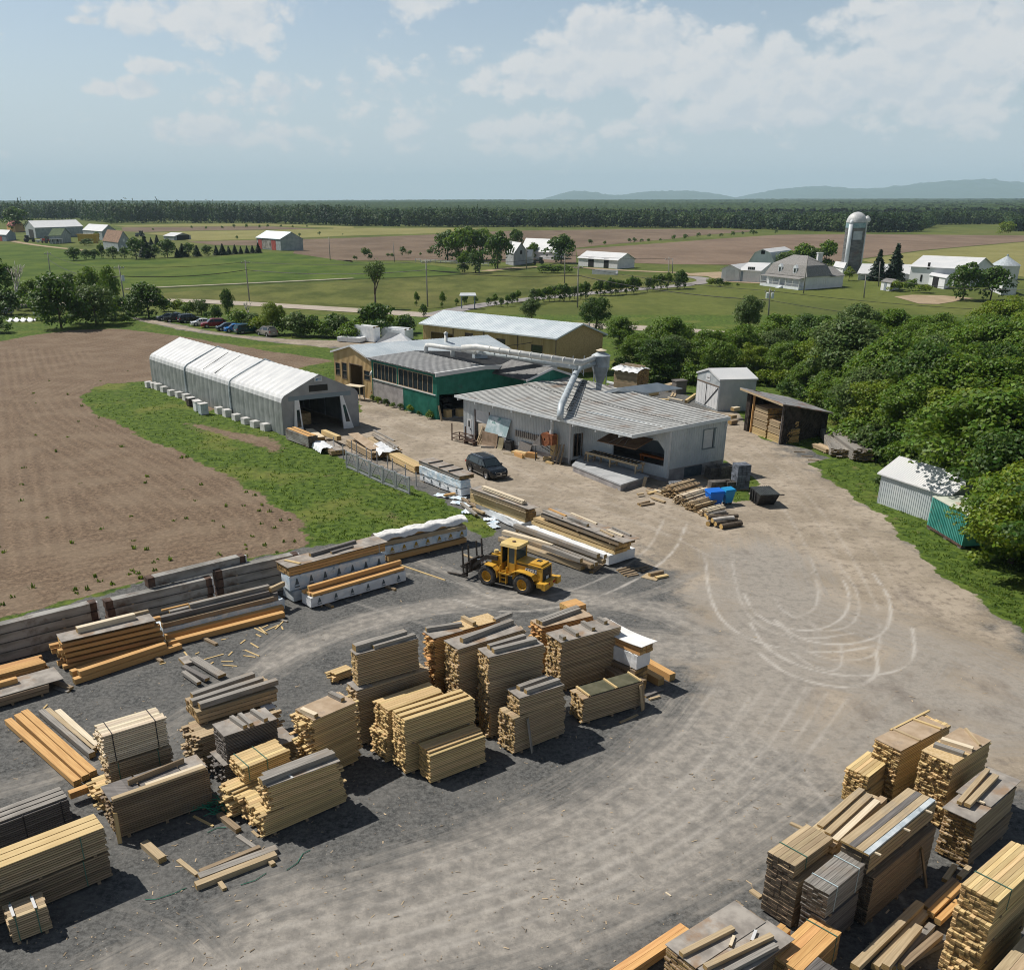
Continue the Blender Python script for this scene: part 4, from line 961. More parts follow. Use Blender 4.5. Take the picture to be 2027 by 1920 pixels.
 for sgn,vb0,vb1,vt0,vt1 in((-1,x0-.75,x0+.35,x0-.30,x0+.2),(1,x1-.35,x1+.85,x1-.45,x1-.1)):
  mb=MB();mb.hexa([P(-.5,vb0,.02),P(-.5,vb1,.02),P(-.28,vb1,.02),P(-.28,vb0,.02),P(-.10,vt0,hd),P(-.10,vt1,hd),P(-.0,vt1,hd),P(-.0,vt0,hd)])
  cu=mb.build('curtain',m_tarp,root)
  mb=MB();f=lambda a,b,t:a+(b-a)*t
  z0,z1=.8,2.7;q=[]
  for t,z in((z0/hd,z0),(z1/hd,z1)):
   l,r=f(vb0,vt0,t),f(vb1,vt1,t);u=f(-.5,-.10,t)
   q.append((P(u-.02,l+.32*(r-l),z),P(u-.02,l+.8*(r-l),z),P(u+.05,l+.8*(r-l),z),P(u+.05,l+.32*(r-l),z)))
  mb.hexa([*q[0],*q[1]]);mb.build('window',m_glass,cu)
 mb=MB()
 for i in range(0,nr+1,3):mb.tube([P(L*i/nr+.1,W/2+(v-W/2)*.985,max(z-.1,.02))for v,z in prof],.05,5)
 mb.build('hoop',m_steel,root)
 return A,ub,ud,L,W
tA,tub,tud,tL,tW=tent()
for i,(u,v,l,w,h,lb)in enumerate(((4,5.4,4.5,1.6,1.3,'stack of boards inside the tent at the right'),(9.5,5.2,5,1.7,1.7,'taller stack of boards deeper inside the tent'),(6,1.4,4.5,1.3,1.0,'low stack of boards inside the tent behind the left curtain'))):
 mb=MB()
 for k in range(int(h/.1)):
  for j in range(int(w/.2)):mb.box(R.uniform(-.08,.08),l+R.uniform(-.15,.15),j*.2,j*.2+.19,k*.1,k*.1+.09)
 p=tA+tub*u+tud*v;o=mb.build('lumber_stack',m_pine,None,(p.x,p.y,.03),math.atan2(tub.y,tub.x));tag(o,lb,'lumber stack','lumber stacks inside the tent')
BL=[(100,500),(135,512),(182,530),(238,558),(298,572),(355,594),(612,700),(674,722),(748,752),(820,780),(893,806),(975,832),(60,494)]
for i,(x,y)in enumerate(BL):
 mb=MB();r_=R.uniform(.9,1.08);mb.box(-.5*r_,.5*r_,-.42,.42,0,.78*r_);mb.box(-.4,.4,-.33,.33,.78*r_,.81*r_)
 o=mb.build('concrete_block',m_block,None,G(4,x,y+8),math.atan2(tub.y,tub.x)+R.uniform(-.08,.08))
 tag(o,'white concrete ballast block set on the grass along the tent','block','concrete blocks along the tent')
for i,(x,y,l,w,h,lb)in enumerate(((430,650,.9,.9,1.0,'dark sided stack of crates between the tent blocks'),(470,665,.8,.8,.9,'dark crate with a white lid beside the tent'),(482,690,.85,.85,1.15,'white tote against the tent side'),(530,715,.95,.95,1.25,'tall grey wrapped tote against the tent side'))):
 mb=MB();mb.box(0,l,0,w,.1,h);mb.box(-.03,l+.03,-.03,w+.03,h,h+.12,1);mb.box(.1,.25,0,w,0,.1);mb.box(l-.25,l-.1,0,w,0,.1)
 o=mb.build('crate',[m_darkwood if i<2 else m_wrap if i==2 else m_wrapold,m_block],None,G(4,x,y),math.atan2(tub.y,tub.x));tag(o,lb,'crate','crates along the tent')
# -- tan gabled workshop beside the tent
def workshop():
 A=G(5,325,665);ev=HT(A,5,402)
 B0=G(5,66,350,ev);D=Vector((B0.x,B0.y))
 F=G(5,1200,330,ev);B=Vector((F.x,F.y))
 g=(D-V2(A)).length;ub=(B-V2(A)).normalized()
 rd=HT((V2(A)+D)/2,5,312)
 s=lambda px:(px-325)/(66-325)*g
 ops={'gable':[(s(310),s(272),2.35,3.6),(s(262),s(176),.05,4.1),(s(155),s(122),2.2,3.9),(s(106),s(78),2.3,3.8)]}
 root,W,(a,b,c,d),rf=gable_house('workshop','tan gabled workshop with a bluish steel roof and wide doorway beside the tent','building',A,B,D,ev,rd,m_cream,[m_roofgal,m_roofgal],ops={'gable':[]},rib=40,fascia=m_whitepaint,bat=.3,over=.3)
 return root,W,g,s,ev
root,W,g,s,ev=workshop()
bpy.data.objects.remove([o for o in root.children if o.name.startswith('wall')][0])
def rebuild_workshop_walls():
 p,q=W['gable'];L=(V2(q)-V2(p)).length
 near_first=V2(p).length<.01
 f=(lambda u:u)if near_first else(lambda u:L-u)
 rng=lambda x0,x1:tuple(sorted((f(s(x0)),f(s(x1)))))
 rd=HT((V2(p)+V2(q))/2+V2(root.location),5,312)
 ops=[(*rng(310,274),2.45,3.55),(*rng(262,178),.05,4.05),(*rng(154,124),1.9,3.95),(*rng(106,78),2.2,3.75)]
 mb=MB();top=lambda t:ev+(rd-ev)*(1-abs(t-.5)/.5)
 wall(mb,p,q,0,top,ops,brk=(.5,),bat=.3)
 for key in('long','back','farend'):
  pp,qq=W[key];wall(mb,pp,qq,0,top if key=='farend'else ev,brk=(.5,)if key=='farend'else(),bat=.3)
 mb.build('wall',m_cream,root)
 for k,o in enumerate(ops):
  if k==1:continue
  window(root,p,q,o[0],o[1],o[2],o[3],m_winframe,m_glass,1,2)
 o=ops[1];mb=MB()
 panel(mb,p,q,o[0]-.1,o[0],0,o[3],.05,.18);panel(mb,p,q,o[1],o[1]+.1,0,o[3],.05,.18);panel(mb,p,q,o[0]-.1,o[1]+.1,o[3],o[3]+.1,.05,.18)
 fr=mb.build('doorway',m_winframe,root)
 mb=MB();left=f(s(178));sg=1 if left<f(s(170))else-1
 panel(mb,p,q,min(left,left+sg*.0)-.0-(.0 if sg>0 else.55),left+(.55 if sg>0 else 0),.05,o[3],-.05,.06);mb.build('door',M('pale blue door',(.36,.38,.50),(.42,.44,.55),1,rough=.5),root)
 mb=MB();pd,qd=W['gable'];u=f(s(300));panel(mb,p,q,min(u-.02,f(s(322))),max(u,f(s(322))),.05,2.2,.02,.05);dd=mb.build('door',m_cream,root)
 mb=MB();uu=f(s(316));panel(mb,p,q,uu-.05,uu+.05,1.0,1.12,.1,.1);mb.build('handle',m_steel,dd)
 c=V2(p)+(V2(q)-V2(p))*.5
rebuild_workshop_walls()
mb=MB();P0=G(5,312,505,3.2)-Vector((0,.25,0));mb.tube([P0+Vector((.35,.5,.55)),P0+Vector((.30,.1,.58)),P0+Vector((.12,-.12,.40)),P0+Vector((0,-.2,0))],.19,10)
mb.tube([P0+Vector((.35,.45,.55)),P0+Vector((.6,.9,.55))],.12,8)
tag(mb.build('exhaust_pipe',m_duct,None,smooth=True),'short white curved exhaust pipe on the corner of the tan workshop','pipe')
mb=MB();A=G(5,110,645);mb.box(0,2.6,0,1.3,1.75,1.84);mb.box(.1,.2,.1,.2,0,1.75);mb.box(2.4,2.5,.1,.2,0,1.75);mb.box(.1,.2,1.1,1.2,0,1.75);mb.box(2.4,2.5,1.1,1.2,0,1.75)
tag(mb.build('work_table',m_pale,None,G(5,140,662),-.55),'pale sheet topped table in the workshop doorway','table')
# -- green planing shed
m_tanframe=M('tan mullions',(.30,.22,.14),(.40,.31,.21),3,rough=.7)
def green_shed():
 A=G(5,745,795);B=G(5,325,670);ev=HT(A,5,497)
 Dp=G(5,1487,452,ev);D=Vector((Dp.x,Dp.y));b,d=V2(B)-V2(A),D-V2(A)
 root=thing('green_shed','green boarded planing shed with a row of windows and a low dark ribbed roof','building',(A.x,A.y,0))
 Lb,Ld=b.length,d.length;ub,ud=b/Lb,d/Ld
 ps=.40;m=d*ps;rd=max(HT(V2(A)+m,5,450),ev+.5)
 z=Vector((0,0));c=b+d
 tf=lambda s:ev+(rd-ev)*(s/ps if s<ps else(1-s)/(1-ps))
 x1=Ld*.415
 mb=MB();wall(mb,z,d,2.95,tf,[],brk=(ps,),bat=.25);
 wall(mb,b,z,2.7,ev,[(.55,Lb*.40,3.0,ev-.45),(Lb*.44,Lb-.9,3.0,ev-.45)],bat=.25)
 wall(mb,b*.5,z,0.0,2.7,[],bat=.2)
 wall(mb,d,c,0,ev);wall(mb,c,b,0,lambda s:tf(1-s),brk=(1-ps,))
 mb.build('wall',m_green,root)
 mb=MB();wall(mb,b,b*.5,0,2.70,t=.2);mb.build('base_wall',m_conc,root);mb=MB();wall(mb,d*(x1/Ld),d,0,2.95,t=.2);mb.build('base_wall',m_conc,root)
 for(u0,u1,n)in((.55,Lb*.40,6),(Lb*.44,Lb-.9,7)):window(root,b,z,u0,u1,3.0,ev-.45,m_tanframe,m_glass,n,1)
 mb=MB();panel(mb,b,z,.2,Lb-.2,2.82,2.92,.12,.14);mb.build('sill',m_whitepaint,root)
 mb=MB();panel(mb,z,d,0.02,.28,0,2.95,.02,.16);mb.build('corner_post',m_green,root)
 P3=lambda v,zz:Vector((v.x,v.y,zz));ov=.45;rt=.14
 k=(rd-ev)/(Ld*ps)
 e0,e1=P3(z-ud*ov-ub*-0-ub*ov,ev-k*ov+rt),P3(b-ud*ov+ub*ov,ev-k*ov+rt)
 r0,r1=P3(m-ub*ov,rd+rt),P3(m+b+ub*ov,rd+rt)
 k2=(rd-ev)/(Ld*(1-ps));f0,f1=P3(d+ud*ov-ub*ov,ev-k2*ov+rt),P3(d+b+ud*ov+ub*ov,ev-k2*ov+rt)
 mb=MB();mb.slab(e0,e1,r1,r0,.12);ribs(mb,e0,e1,r1,r0,27,.27,.03,1);mb.slab(r0,r1,f1,f0,.12);ribs(mb,r0,r1,f1,f0,27,.12,.04,0)  # dark sheet left between the light ribs stands in for their shade
 o=-ub;fo=Vector((o.x,o.y,0));mb.slab(e0+Vector((0,0,.085)),e0-fo*.28+Vector((0,0,.085)),r0-fo*.28+Vector((0,0,.085)),r0+Vector((0,0,.085)),.06,3);mb.slab(r0+Vector((0,0,.085)),r0-fo*.28+Vector((0,0,.085)),f0-fo*.28+Vector((0,0,.085)),f0+Vector((0,0,.085)),.06,3)
 mb.build('roof',[m_roofdark,m_ribgrey,m_black,m_whitepaint],root)
 mb=MB()
 for s,e in((e0,r0),(r0,f0)):
  o=-ub*.10;o3=Vector((o.x,o.y,0));dn=Vector((0,0,.38));up=Vector((0,0,.09))
  mb.hexa([s-dn+o3,e-dn+o3,e-dn,s-dn,s+o3+up,e+o3+up,e+up,s+up])
 mb.build('fascia',m_whitepaint,root)
 mb=MB();mb.box(-.0,.01,0,.01,0,.01);
 mb=MB();mb.hexa([P3(z+ub*.3+ud*.3,.02),P3(d*.9+ub*.3,.02),P3(d*.9+b*.9,.02),P3(b*.9+ud*.3,.02),P3(z+ub*.3+ud*.3,.06),P3(d*.9+ub*.3,.06),P3(d*.9+b*.9,.06),P3(b*.9+ud*.3,.06)])
 mb.build('floor',m_slabconc,root)
 mb=MB();panel(mb,z,d,Ld*.72,Ld*.735,ev-.1,ev+.25,.18,.16);mb.build('lamp',m_whitepaint,root)
 return root,A,ub,ud,Lb,Ld,ev,rd,ps
gs_root,gsA,gub,gud,gLb,gLd,gev,grd,gps=green_shed()
def gsP(u,v,z):p=V2(gsA)+gub*u+gud*v;return Vector((p.x,p.y,z))
def planer():
 mb=MB();mb.box(0,2.2,0,1.2,.1,1.3);mb.box(.4,1.4,.15,1.0,1.3,1.9);mb.box(-1.5,0,.3,.9,.8,.95);mb.box(2.2,3.8,.3,.9,.8,.95);mb.box(-1.3,-1.2,.4,.5,.06,.8);mb.box(3.5,3.6,.4,.5,.06,.8)
 p=gsP(2.6,3.4,0);tag(mb.build('planing_machine',m_dark,None,(p.x,p.y,0.06),math.atan2(gub.y,gub.x)),'dark planing machine standing inside the green shed opening','machine')
planer()
for i,u in enumerate((.06,.22,.36,.5,.62,.74,.86,.95)):plant('weed_clump','green weeds at the foot of the green shed wall','weeds',gsP(gLb*u,-.4,0),R.uniform(.5,1.0),BUSH[i%4],None,'weeds along the green shed',.8)
for v,lb in((1.35,'left of two pale wooden bins at the green shed opening'),(2.9,'right of two pale wooden bins at the green shed opening')):
 mb=MB();mb.box(0,.75,0,.75,0,.85);mb.box(-.03,.78,-.03,.78,.85,.92);p=gsP(.25,v,.06)
 tag(mb.build('wooden_bin',m_yellow,None,p,.6),lb,'bin','wooden bins at the green shed')
mb=MB();p=gsP(-.9,.0,0);q=gsP(-.12,.12,1.7);mb.bar(p,q,.22,.06);tag(mb.build('board',m_tan),'single board leaning on the green shed corner','board')
def green_annex():
 ev=gev-.35
 A=gsP(-.15,gLd*.735,0);pL=G(5,1312,540,ev);pA=G(5,1484,458,ev+1.6);pR=G(5,1612,500,ev+.55)
 root=thing('green_annex','small green gable with white barge boards behind the mill roof','building',(pL.x,pL.y,0))
 o=Vector((pL.x,pL.y));l,a,r=Vector((0,0)),V2(pA)-o,V2(pR)-o;bk=V2(gub)*7
 mb=MB();z1,z2,z3=ev,ev+1.6,ev+.55
 P3=lambda v,z:Vector((v.x,v.y,z))
 for(p,q,za,zb)in((l,a,z1,z2),(a,r,z2,z3)):
  n=(q-p).normalized();n=Vector((n.y,-n.x))*.12
  mb.hexa([P3(p,0),P3(q,0),P3(q-n,0),P3(p-n,0),P3(p,za),P3(q,zb),P3(q-n,zb),P3(p-n,za)])
 mb.build('wall',m_green,root)
 mb=MB();ov=-V2(gub)*.4
 mb.slab(P3(l+ov,z1+.1),P3(a+ov,z2+.1),P3(a+bk,z2+.1),P3(l+bk,z1+.1),.1);mb.slab(P3(a+ov,z2+.1),P3(r+ov,z3+.1),P3(r+bk,z3+.1),P3(a+bk,z2+.1),.1)
 mb.build('roof',m_roofdark,root)
 mb=MB();o2=-V2(gub)*.44;o1=-V2(gub)*.40
 for(p,q,za,zb)in((l,a,z1,z2),(a,r,z2,z3)):
  mb.hexa([P3(p+o2,za-.14),P3(q+o2,zb-.14),P3(q+o1,zb-.14),P3(p+o1,za-.14),P3(p+o2,za+.12),P3(q+o2,zb+.12),P3(q+o1,zb+.12),P3(p+o1,za+.12)])
 mb.build('fascia',m_whitepaint,root)
green_annex()
# -- big tan barn behind
def tan_barn():
 ev=5.5;A,B,D=G(5,1525,262,ev),G(5,652,165,ev),G(5,1828,236,ev);rd=7.25
 root,W,cs,rf=gable_house('tan_barn','big tan barn with a long pale steel roof and brown framed windows','building',A,B,D,ev,rd,m_cream,[m_roofgal,m_roofgal],over=.45,rib=56,fascia=m_trim)
 p,q=W['long'];L=(V2(q)-V2(p)).length
 bpy.data.objects.remove([o for o in root.children if o.name.startswith('wall')][0])
 near_first=V2(p).length<.01;f=(lambda u:u)if near_first else(lambda u:L-u)
 s=lambda px:(1525-px)/(1525-652)*L
 rng=lambda x0,x1:tuple(sorted((f(s(x0)),f(s(x1)))))
 ops=[(*rng(1378,1442),2.4,4.1),(*rng(1158,1212),2.7,4.4),(*rng(950,1000),3.0,4.7),(*rng(712,865),.1,4.2)]
 mb=MB();wall(mb,p,q,0,ev,ops,bat=.35)
 top=lambda t:ev+(rd-ev)*(1-abs(t-.5)/.5)
 mb2=MB()
 for key in('back','farend','gable'):
  pp,qq=W[key];wall(mb2,pp,qq,0,ev if key=='back'else top,brk=()if key=='back'else(.5,))
 mb.build('wall',m_cream,root);mb2.build('end_wall',m_osbwall,root)
 for o in ops[:3]:window(root,p,q,*o,m_winframe,m_glass,1,2)
 mb=MB();o=ops[3];panel(mb,p,q,o[0]-.1,o[0],0,o[3],.05,.2);panel(mb,p,q,o[1],o[1]+.1,0,o[3],.05,.2);panel(mb,p,q,o[0]-.1,o[1]+.1,o[3],o[3]+.1,.05,.2);mb.build('doorway',m_winframe,root)
 mb=MB()
 for px in(867,1075,1292):u=f(s(px));panel(mb,p,q,u-.07,u+.07,0,ev-.2,.09,.1)
 u=f(.06);panel(mb,p,q,u-.06,u+.06,0,ev-.1,.06,.1)
 mb.build('downpipe',m_winframe,root)
tan_barn()
mb=MB();P=G(5,812,330);mb.tube([(0,0,0),(0,0,7.3)],.22,10);mb.lathe([(.3,7.3),(.3,7.42),(.02,7.62)],10)
P=G(5,830,268,6.6);tag(mb.build('flue_pipe',m_duct,None,(P.x-.6,P.y,0),smooth=True),'white vertical flue pipe in front of the tan barn doorway','pipe')
# -- the white mill
MA,MBc,MD=G(6,1448,905),G(6,125,612),G(6,1815,832)
def mill():
 root=thing('mill','low white clad mill with a wide ribbed roof, loading porch and brown flap','building',(MA.x,MA.y,0))
 o=V2(MA);b,d=V2(MBc)-o,V2(MD)-o;Lb,Ld=b.length,d.length;ub,ud=b/Lb,d/Ld
 z=Vector((0,0));hf=HT(MA,6,552);hl=HT(MBc,6,352);hb=HT(MD,6,488)
 P3=lambda v,zz:Vector((v.x,v.y,zz))
 q=lambda px:(1448-px)/(1448-125)*Lb*1.0
 def U(px):
  g0=0.0;best=0
  for k in range(400):
   u=Lb*k/399;w=o+ub*u;dz=(w.y*_c+CAMZ*_s);x=CX+FPX*w.x/dz
   e=abs(x-SP(6,px,0)[0])
   if k==0 or e<g0:g0,best=e,u
  return best
 fl=.65;S_=V2(G(6,815,787))-o;uf=(b-S_).normalized();L1=(b-S_).length
 det=uf.x*-ud.y+uf.y*ud.x;xk=(S_.x*-ud.y+S_.y*ud.x)/det;K=uf*xk;rec=(K-S_).length
 def U(px):
  best=(9e9,0)
  for k in range(300):
   u=(L1+3)*k/299-3;w=o+S_+uf*u;dz=(w.y*_c+CAMZ*_s);best=min(best,(abs(CX+FPX*w.x/dz-SP(6,px,0)[0]),u))
  return best[1]
 mb=MB();pB,pS=b,S_
 f=lambda px:L1-U(px)
 op=[(f(178),f(148),.1,2.15),(f(203),f(290),.02,3.3),(f(308),f(332),1.9,2.9)]
 op=[tuple(sorted(o_[:2]))+o_[2:]for o_ in op]
 hS=HT(o+S_,6,500)
 wall(mb,pB,pS,.55,lambda s:hl+(hS-hl)*s,[(a_,b_,max(z0,.55),z1)for a_,b_,z0,z1 in op],bat=.22,bw=.06)
 r0,r1=K,z;Lr=xk
 dw=(rec*.28,rec*.80,fl,fl+2.3);bo=(Lr*.36,Lr*.955,fl+.75,fl+3.0)
 wall(mb,pS,K,fl-.3,hS-.1,[dw],bat=.25)
 wall(mb,K,z,fl-.3,hf+.0,[bo],bat=.25)
 panel(mb,K,z,bo[1]-.02,bo[1]+.02,bo[3]-.9,bo[3],.0,.1)
 q0,q1=K+(z-K).normalized()*(bo[1]-.8),K+(z-K).normalized()*bo[1];mb.add([(*q0,bo[3]),(*q1,bo[3]),(*q1,bo[3]-.8),(*(q0+ud*.1),bo[3]),(*(q1+ud*.1),bo[3]),(*(q1+ud*.1),bo[3]-.8)],[(0,2,1),(3,4,5),(0,3,5,2),(0,1,4,3),(1,2,5,4)])
 wall(mb,z,d,1.15,lambda s:hf+(hb-hf)*s,[(Ld*.59,Ld*.80,2.55,4.35)],bat=.3)
 c=b+d;wall(mb,d,c,.5,lambda s:hb+(hl+.2-hb)*s);wall(mb,c,b,.5,lambda s:hl+.2-.2*s,[(2.5,5.5,.5,3.4)])
 mb.build('wall',m_mill,root)
 mb=MB()
 wall(mb,pB,pS,0,.55,[(a_,b_,0,.55)for a_,b_,z0,z1 in op[:2]],t=.18);wall(mb,z,d,0,1.15,[(Ld*.30,Ld*.62,0,1.05)],t=.18);wall(mb,d,c,0,.5,t=.18);wall(mb,c,b,0,.5,[(2.5,5.5,0,.5)],t=.18)
 wall(mb,K,z,0,fl-.3,t=.16)
 mb.build('foundation',m_conc,root)
 mb=MB();panel(mb,z,d,Ld*.30,Ld*.62,.02,1.05,-.06,.06);mb.build('crawl_door',M('dark blue grey door',(.05,.07,.085),(.08,.10,.115),2,rough=.7),root)
 FR=G(6,1226,600,hf-.18);FR=V2(FR)-o
 FL=G(6,66,338,hl+.12);FL=V2(FL)-o
 BR=G(6,1868,480,hb+.25);BR=V2(BR)-o
 BL=G(6,820,214,hl+.95);BL=V2(BL)-o
 rc=[P3(FR,hf-.18),P3(FL,hl+.12),P3(BL,hl+.95),P3(BR,hb+.25)]
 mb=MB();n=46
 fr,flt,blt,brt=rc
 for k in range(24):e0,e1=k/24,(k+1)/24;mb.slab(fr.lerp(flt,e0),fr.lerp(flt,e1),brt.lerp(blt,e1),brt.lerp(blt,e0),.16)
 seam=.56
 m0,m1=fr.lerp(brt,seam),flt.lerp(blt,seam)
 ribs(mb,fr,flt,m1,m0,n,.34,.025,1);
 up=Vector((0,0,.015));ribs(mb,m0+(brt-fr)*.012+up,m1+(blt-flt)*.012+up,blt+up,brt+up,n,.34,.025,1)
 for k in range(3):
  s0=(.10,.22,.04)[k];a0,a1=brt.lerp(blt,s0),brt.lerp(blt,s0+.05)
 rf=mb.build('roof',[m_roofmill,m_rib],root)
 mb=MB()
 for s,e,w in((fr,flt,.10),(fr,brt,.08)):
  dd=(e-s).normalized();nn=Vector((dd.y,-dd.x,0))*(.05 if s is fr and e is brt else-.05)
  dn=Vector((0,0,.30 if e is brt else.22));u2=Vector((0,0,.03))
  mb.hexa([s-dn,e-dn,e-dn+nn,s-dn+nn,s+u2,e+u2,e+nn+u2,s+nn+u2])
 mb.build('fascia',m_trim,root)
 mb=MB()
 for k in range(9):
  s=.06+.115*k;p=fr.lerp(flt,s);inn=Vector((*ud,0))*1.3;mb.bar(p+Vector((0,0,-.46)),p+inn+Vector((0,0,-.40)),.14,.28)
 mb.build('rafter',m_trim,root)
 mb=MB();panel(mb,pB,pS,L1-.16,L1+.04,.0,hf-.2,.05,.2);panel(mb,z,d,0,.22,.3,hf-.02,.04,.1);mb.build('corner_trim',m_whitepaint,root)
 dr=door(root,pB,pS,op[0][0],op[0][1],.1,2.2,m_whitepaint,off=.03)
 mb=MB();panel(mb,pB,pS,op[0][0]+.25,op[0][1]-.25,1.35,2.0,.05,.03);mb.build('pane',m_glass,dr)
 mb=MB();panel(mb,pB,pS,op[1][0],op[1][1],2.05,3.3,-.03,.06)
 for k in range(5):panel(mb,pB,pS,op[1][0],op[1][1],2.1+.24*k,2.13+.24*k,-.01,.03)
 mb.build('roller_shutter',m_whitepaint,root)
 mb=MB();panel(mb,pB,pS,op[1][0]-.14,op[1][0],0,3.4,.05,.25);panel(mb,pB,pS,op[1][1],op[1][1]+.14,0,3.4,.05,.25);mb.build('doorway',m_rustdk,root)
 window(root,pB,pS,op[2][0],op[2][1],1.9,2.9,m_winframe,m_glass,2,1)
 mb=MB();panel(mb,z,d,Ld*.59,Ld*.765,2.55,4.35,-.05,.05)
 for k in range(7):panel(mb,z,d,Ld*.59,Ld*.765,2.6+.25*k,2.62+.25*k,-.035,.03)
 sh=mb.build('shutter_window',m_whitepaint,root);mb=MB()
 panel(mb,z,d,Ld*.775,Ld*.80,2.55,4.35,.01,.1);panel(mb,z,d,Ld*.58,Ld*.81,2.47,2.55,.06,.14);panel(mb,z,d,Ld*.58,Ld*.81,4.35,4.42,.05,.12);panel(mb,z,d,Ld*.575,Ld*.59,2.5,4.4,.05,.12);mb.build('frame',M('slate frame',(.17,.21,.23),rough=.6),sh)
 mb=MB();panel(mb,z,d,Ld*.955,Ld*.985,hb-.75,hb-.45,.16,.14);mb.build('lamp',m_whitepaint,root)
 mb=MB();panel(mb,pS,K,dw[0]-.1,dw[0],fl,dw[3],.04,.18);panel(mb,pS,K,dw[1],dw[1]+.12,fl,dw[3],.04,.18);panel(mb,pS,K,(dw[0]+dw[1])/2-.04,(dw[0]+dw[1])/2+.04,fl,dw[3],.0,.1);mb.build('doorway',m_winframe,root)
 pg=lambda x,y:V2(G(6,x,y,fl))-o
 pa,pb=pg(1155,922),pg(832,792);pc,pd_=K+ud*.0+uf*.2,pg(1338,864)
 mb=MB();q=[pa,pd_,pc,pb];mid=sum(q,Vector((0,0)))/4
 mb.hexa([P3(mid+(v-mid)*.97,.0)for v in q]+[P3(mid+(v-mid)*.97,fl-.14)for v in q],1);mb.hexa([P3(v,fl-.14)for v in q]+[P3(v,fl)for v in q],0)
 mb.build('porch_slab',[m_slabconc,m_conc],root)
 kz=(z-K).normalized();n2=-ud;zh,zl2=fl+3.05,fl+2.35
 a0,a1=K+kz*(bo[0]+.1)+n2*.06,K+kz*(bo[0]+(bo[1]-bo[0])*.78)+n2*.06;c0,c1=a0+n2*2.1,a1+n2*2.1
 mb=MB();mb.hexa([P3(c0,zl2),P3(c1,zl2),P3(a1,zh),P3(a0,zh),P3(c0,zl2+.07),P3(c1,zl2+.07),P3(a1,zh+.07),P3(a0,zh+.07)])
 fp=mb.build('flap',M('brown flap sheet',(.15,.085,.05),(.23,.14,.085),1.5,rough=.8,stain=(.10,.06,.04)),root)
 mb=MB()
 for s in(.3,.5,.7):mb.tube([P3(a0.lerp(a1,.5),zh+.5),P3(c0.lerp(c1,s),zl2+.08)],.02,4)
 mb.build('rope',m_pole,fp)
 mus_=S_
 mb=MB();i0,i1,i2,i3=ub*.3+ud*(rec+.2),ub*(Lb-.3)+ud*.4,ub*(Lb-.3)+ud*(Ld-.3),ub*.3+ud*(Ld-.3)
 mb.hexa([P3(v,.03)for v in(i0,i1,i2,i3)]+[P3(v,.09)for v in(i0,i1,i2,i3)]);mb.build('floor',m_conc,root)
 return root,o+S_,uf,ud,L1,Ld,hf,hl,hb,K-S_,rec,fl,rc,U
m_root,mo,mub,mud,mLb,mLd,mhf,mhl,mhb,mus,mrec,mfl,mrc,mU=mill()
def mP(u,v,z):p=mo+mub*u+mud*v;return Vector((p.x,p.y,z))
def mill_annex():
 zt=mhb+.55;l,m,r=G(6,1035,322,zt-.5),G(6,1160,286,zt+.25),G(6,1332,322,zt-.55);o=V2(m)
 root=thing('mill_annex','small grey gabled extension with pale barge boards behind the mill','building',(m.x,m.y,0))
 l,m,r=l-Vector((*o,0)),m-Vector((*o,0)),r-Vector((*o,0));bk=Vector((mud.x,mud.y,0))*5;f=-bk*.07;mb=MB()
 for a,b in((l,m),(m,r)):
  g=lambda v,z=None:Vector((v.x,v.y,v.z if z is None else z));d=bk*.03
  mb.hexa([g(a,0),g(b,0),g(b,0)+d,g(a,0)+d,a-Vector((0,0,.15)),b-Vector((0,0,.15)),b+d-Vector((0,0,.15)),a+d-Vector((0,0,.15))])
 mb.build('wall',m_mill,root);mb=MB();mb.slab(l+f,m+f,m+bk,l+bk,.1);mb.slab(m+f,r+f,r+bk,m+bk,.1);mb.build('roof',m_roofgal,root)
 mb=MB();dn=Vector((0,0,.34));up=Vector((0,0,.03));g=f*1.25
 for a,b in((l,m),(m,r)):mb.hexa([a+g-dn,b+g-dn,b+f-dn,a+f-dn,a+g+up,b+g+up,b+f+up,a+f+up])
 mb.build('fascia',m_trim,root)
mill_annex()
def cyclone():
 zt=mhl-.5;T0=G(5,1806,552,zt);k=(T0.y*_c+CAMZ*_s)/FPX/3.3017
 root=thing('dust_cyclone','galvanised dust cyclone with a conical hopper and pagoda cap above the mill roof','cyclone',(T0.x,T0.y,0))
 h=lambda py:HT(T0,5,py)
 r=57*k
 mb=MB();mb.lathe([(.30,0),(.30,zt-.2),(.42*r,zt+.1),(r*.98,h(452)),(r*1.03,h(446)),(r*.99,h(440)),(r,h(382)),(r*1.06,h(380)),(r*1.05,h(374)),(r*.35,h(352))],28);mb.build('hopper',m_steel,root,smooth=False)
 mb=MB();mb.lathe([(r*.30,h(356)),(r*.30,h(348)),(r*.62,h(342)),(r*.02,h(330))],20);mb.build('cap',M('sand coloured cap',(.50,.42,.30),(.60,.52,.40),2,rough=.6,stain=(.45,.24,.12)),root)
 mb=MB()
 for a in(.6,2.2,3.8,5.4):mb.tube([(r*.9*math.cos(a),r*.9*math.sin(a),0),(r*1.0*math.cos(a),r*1.0*math.sin(a),h(440))],.06,6)
 mb.build('leg',m_steel,root)
 return T0,r,h,k
cyT,cyr,cyh,cyk=cyclone()
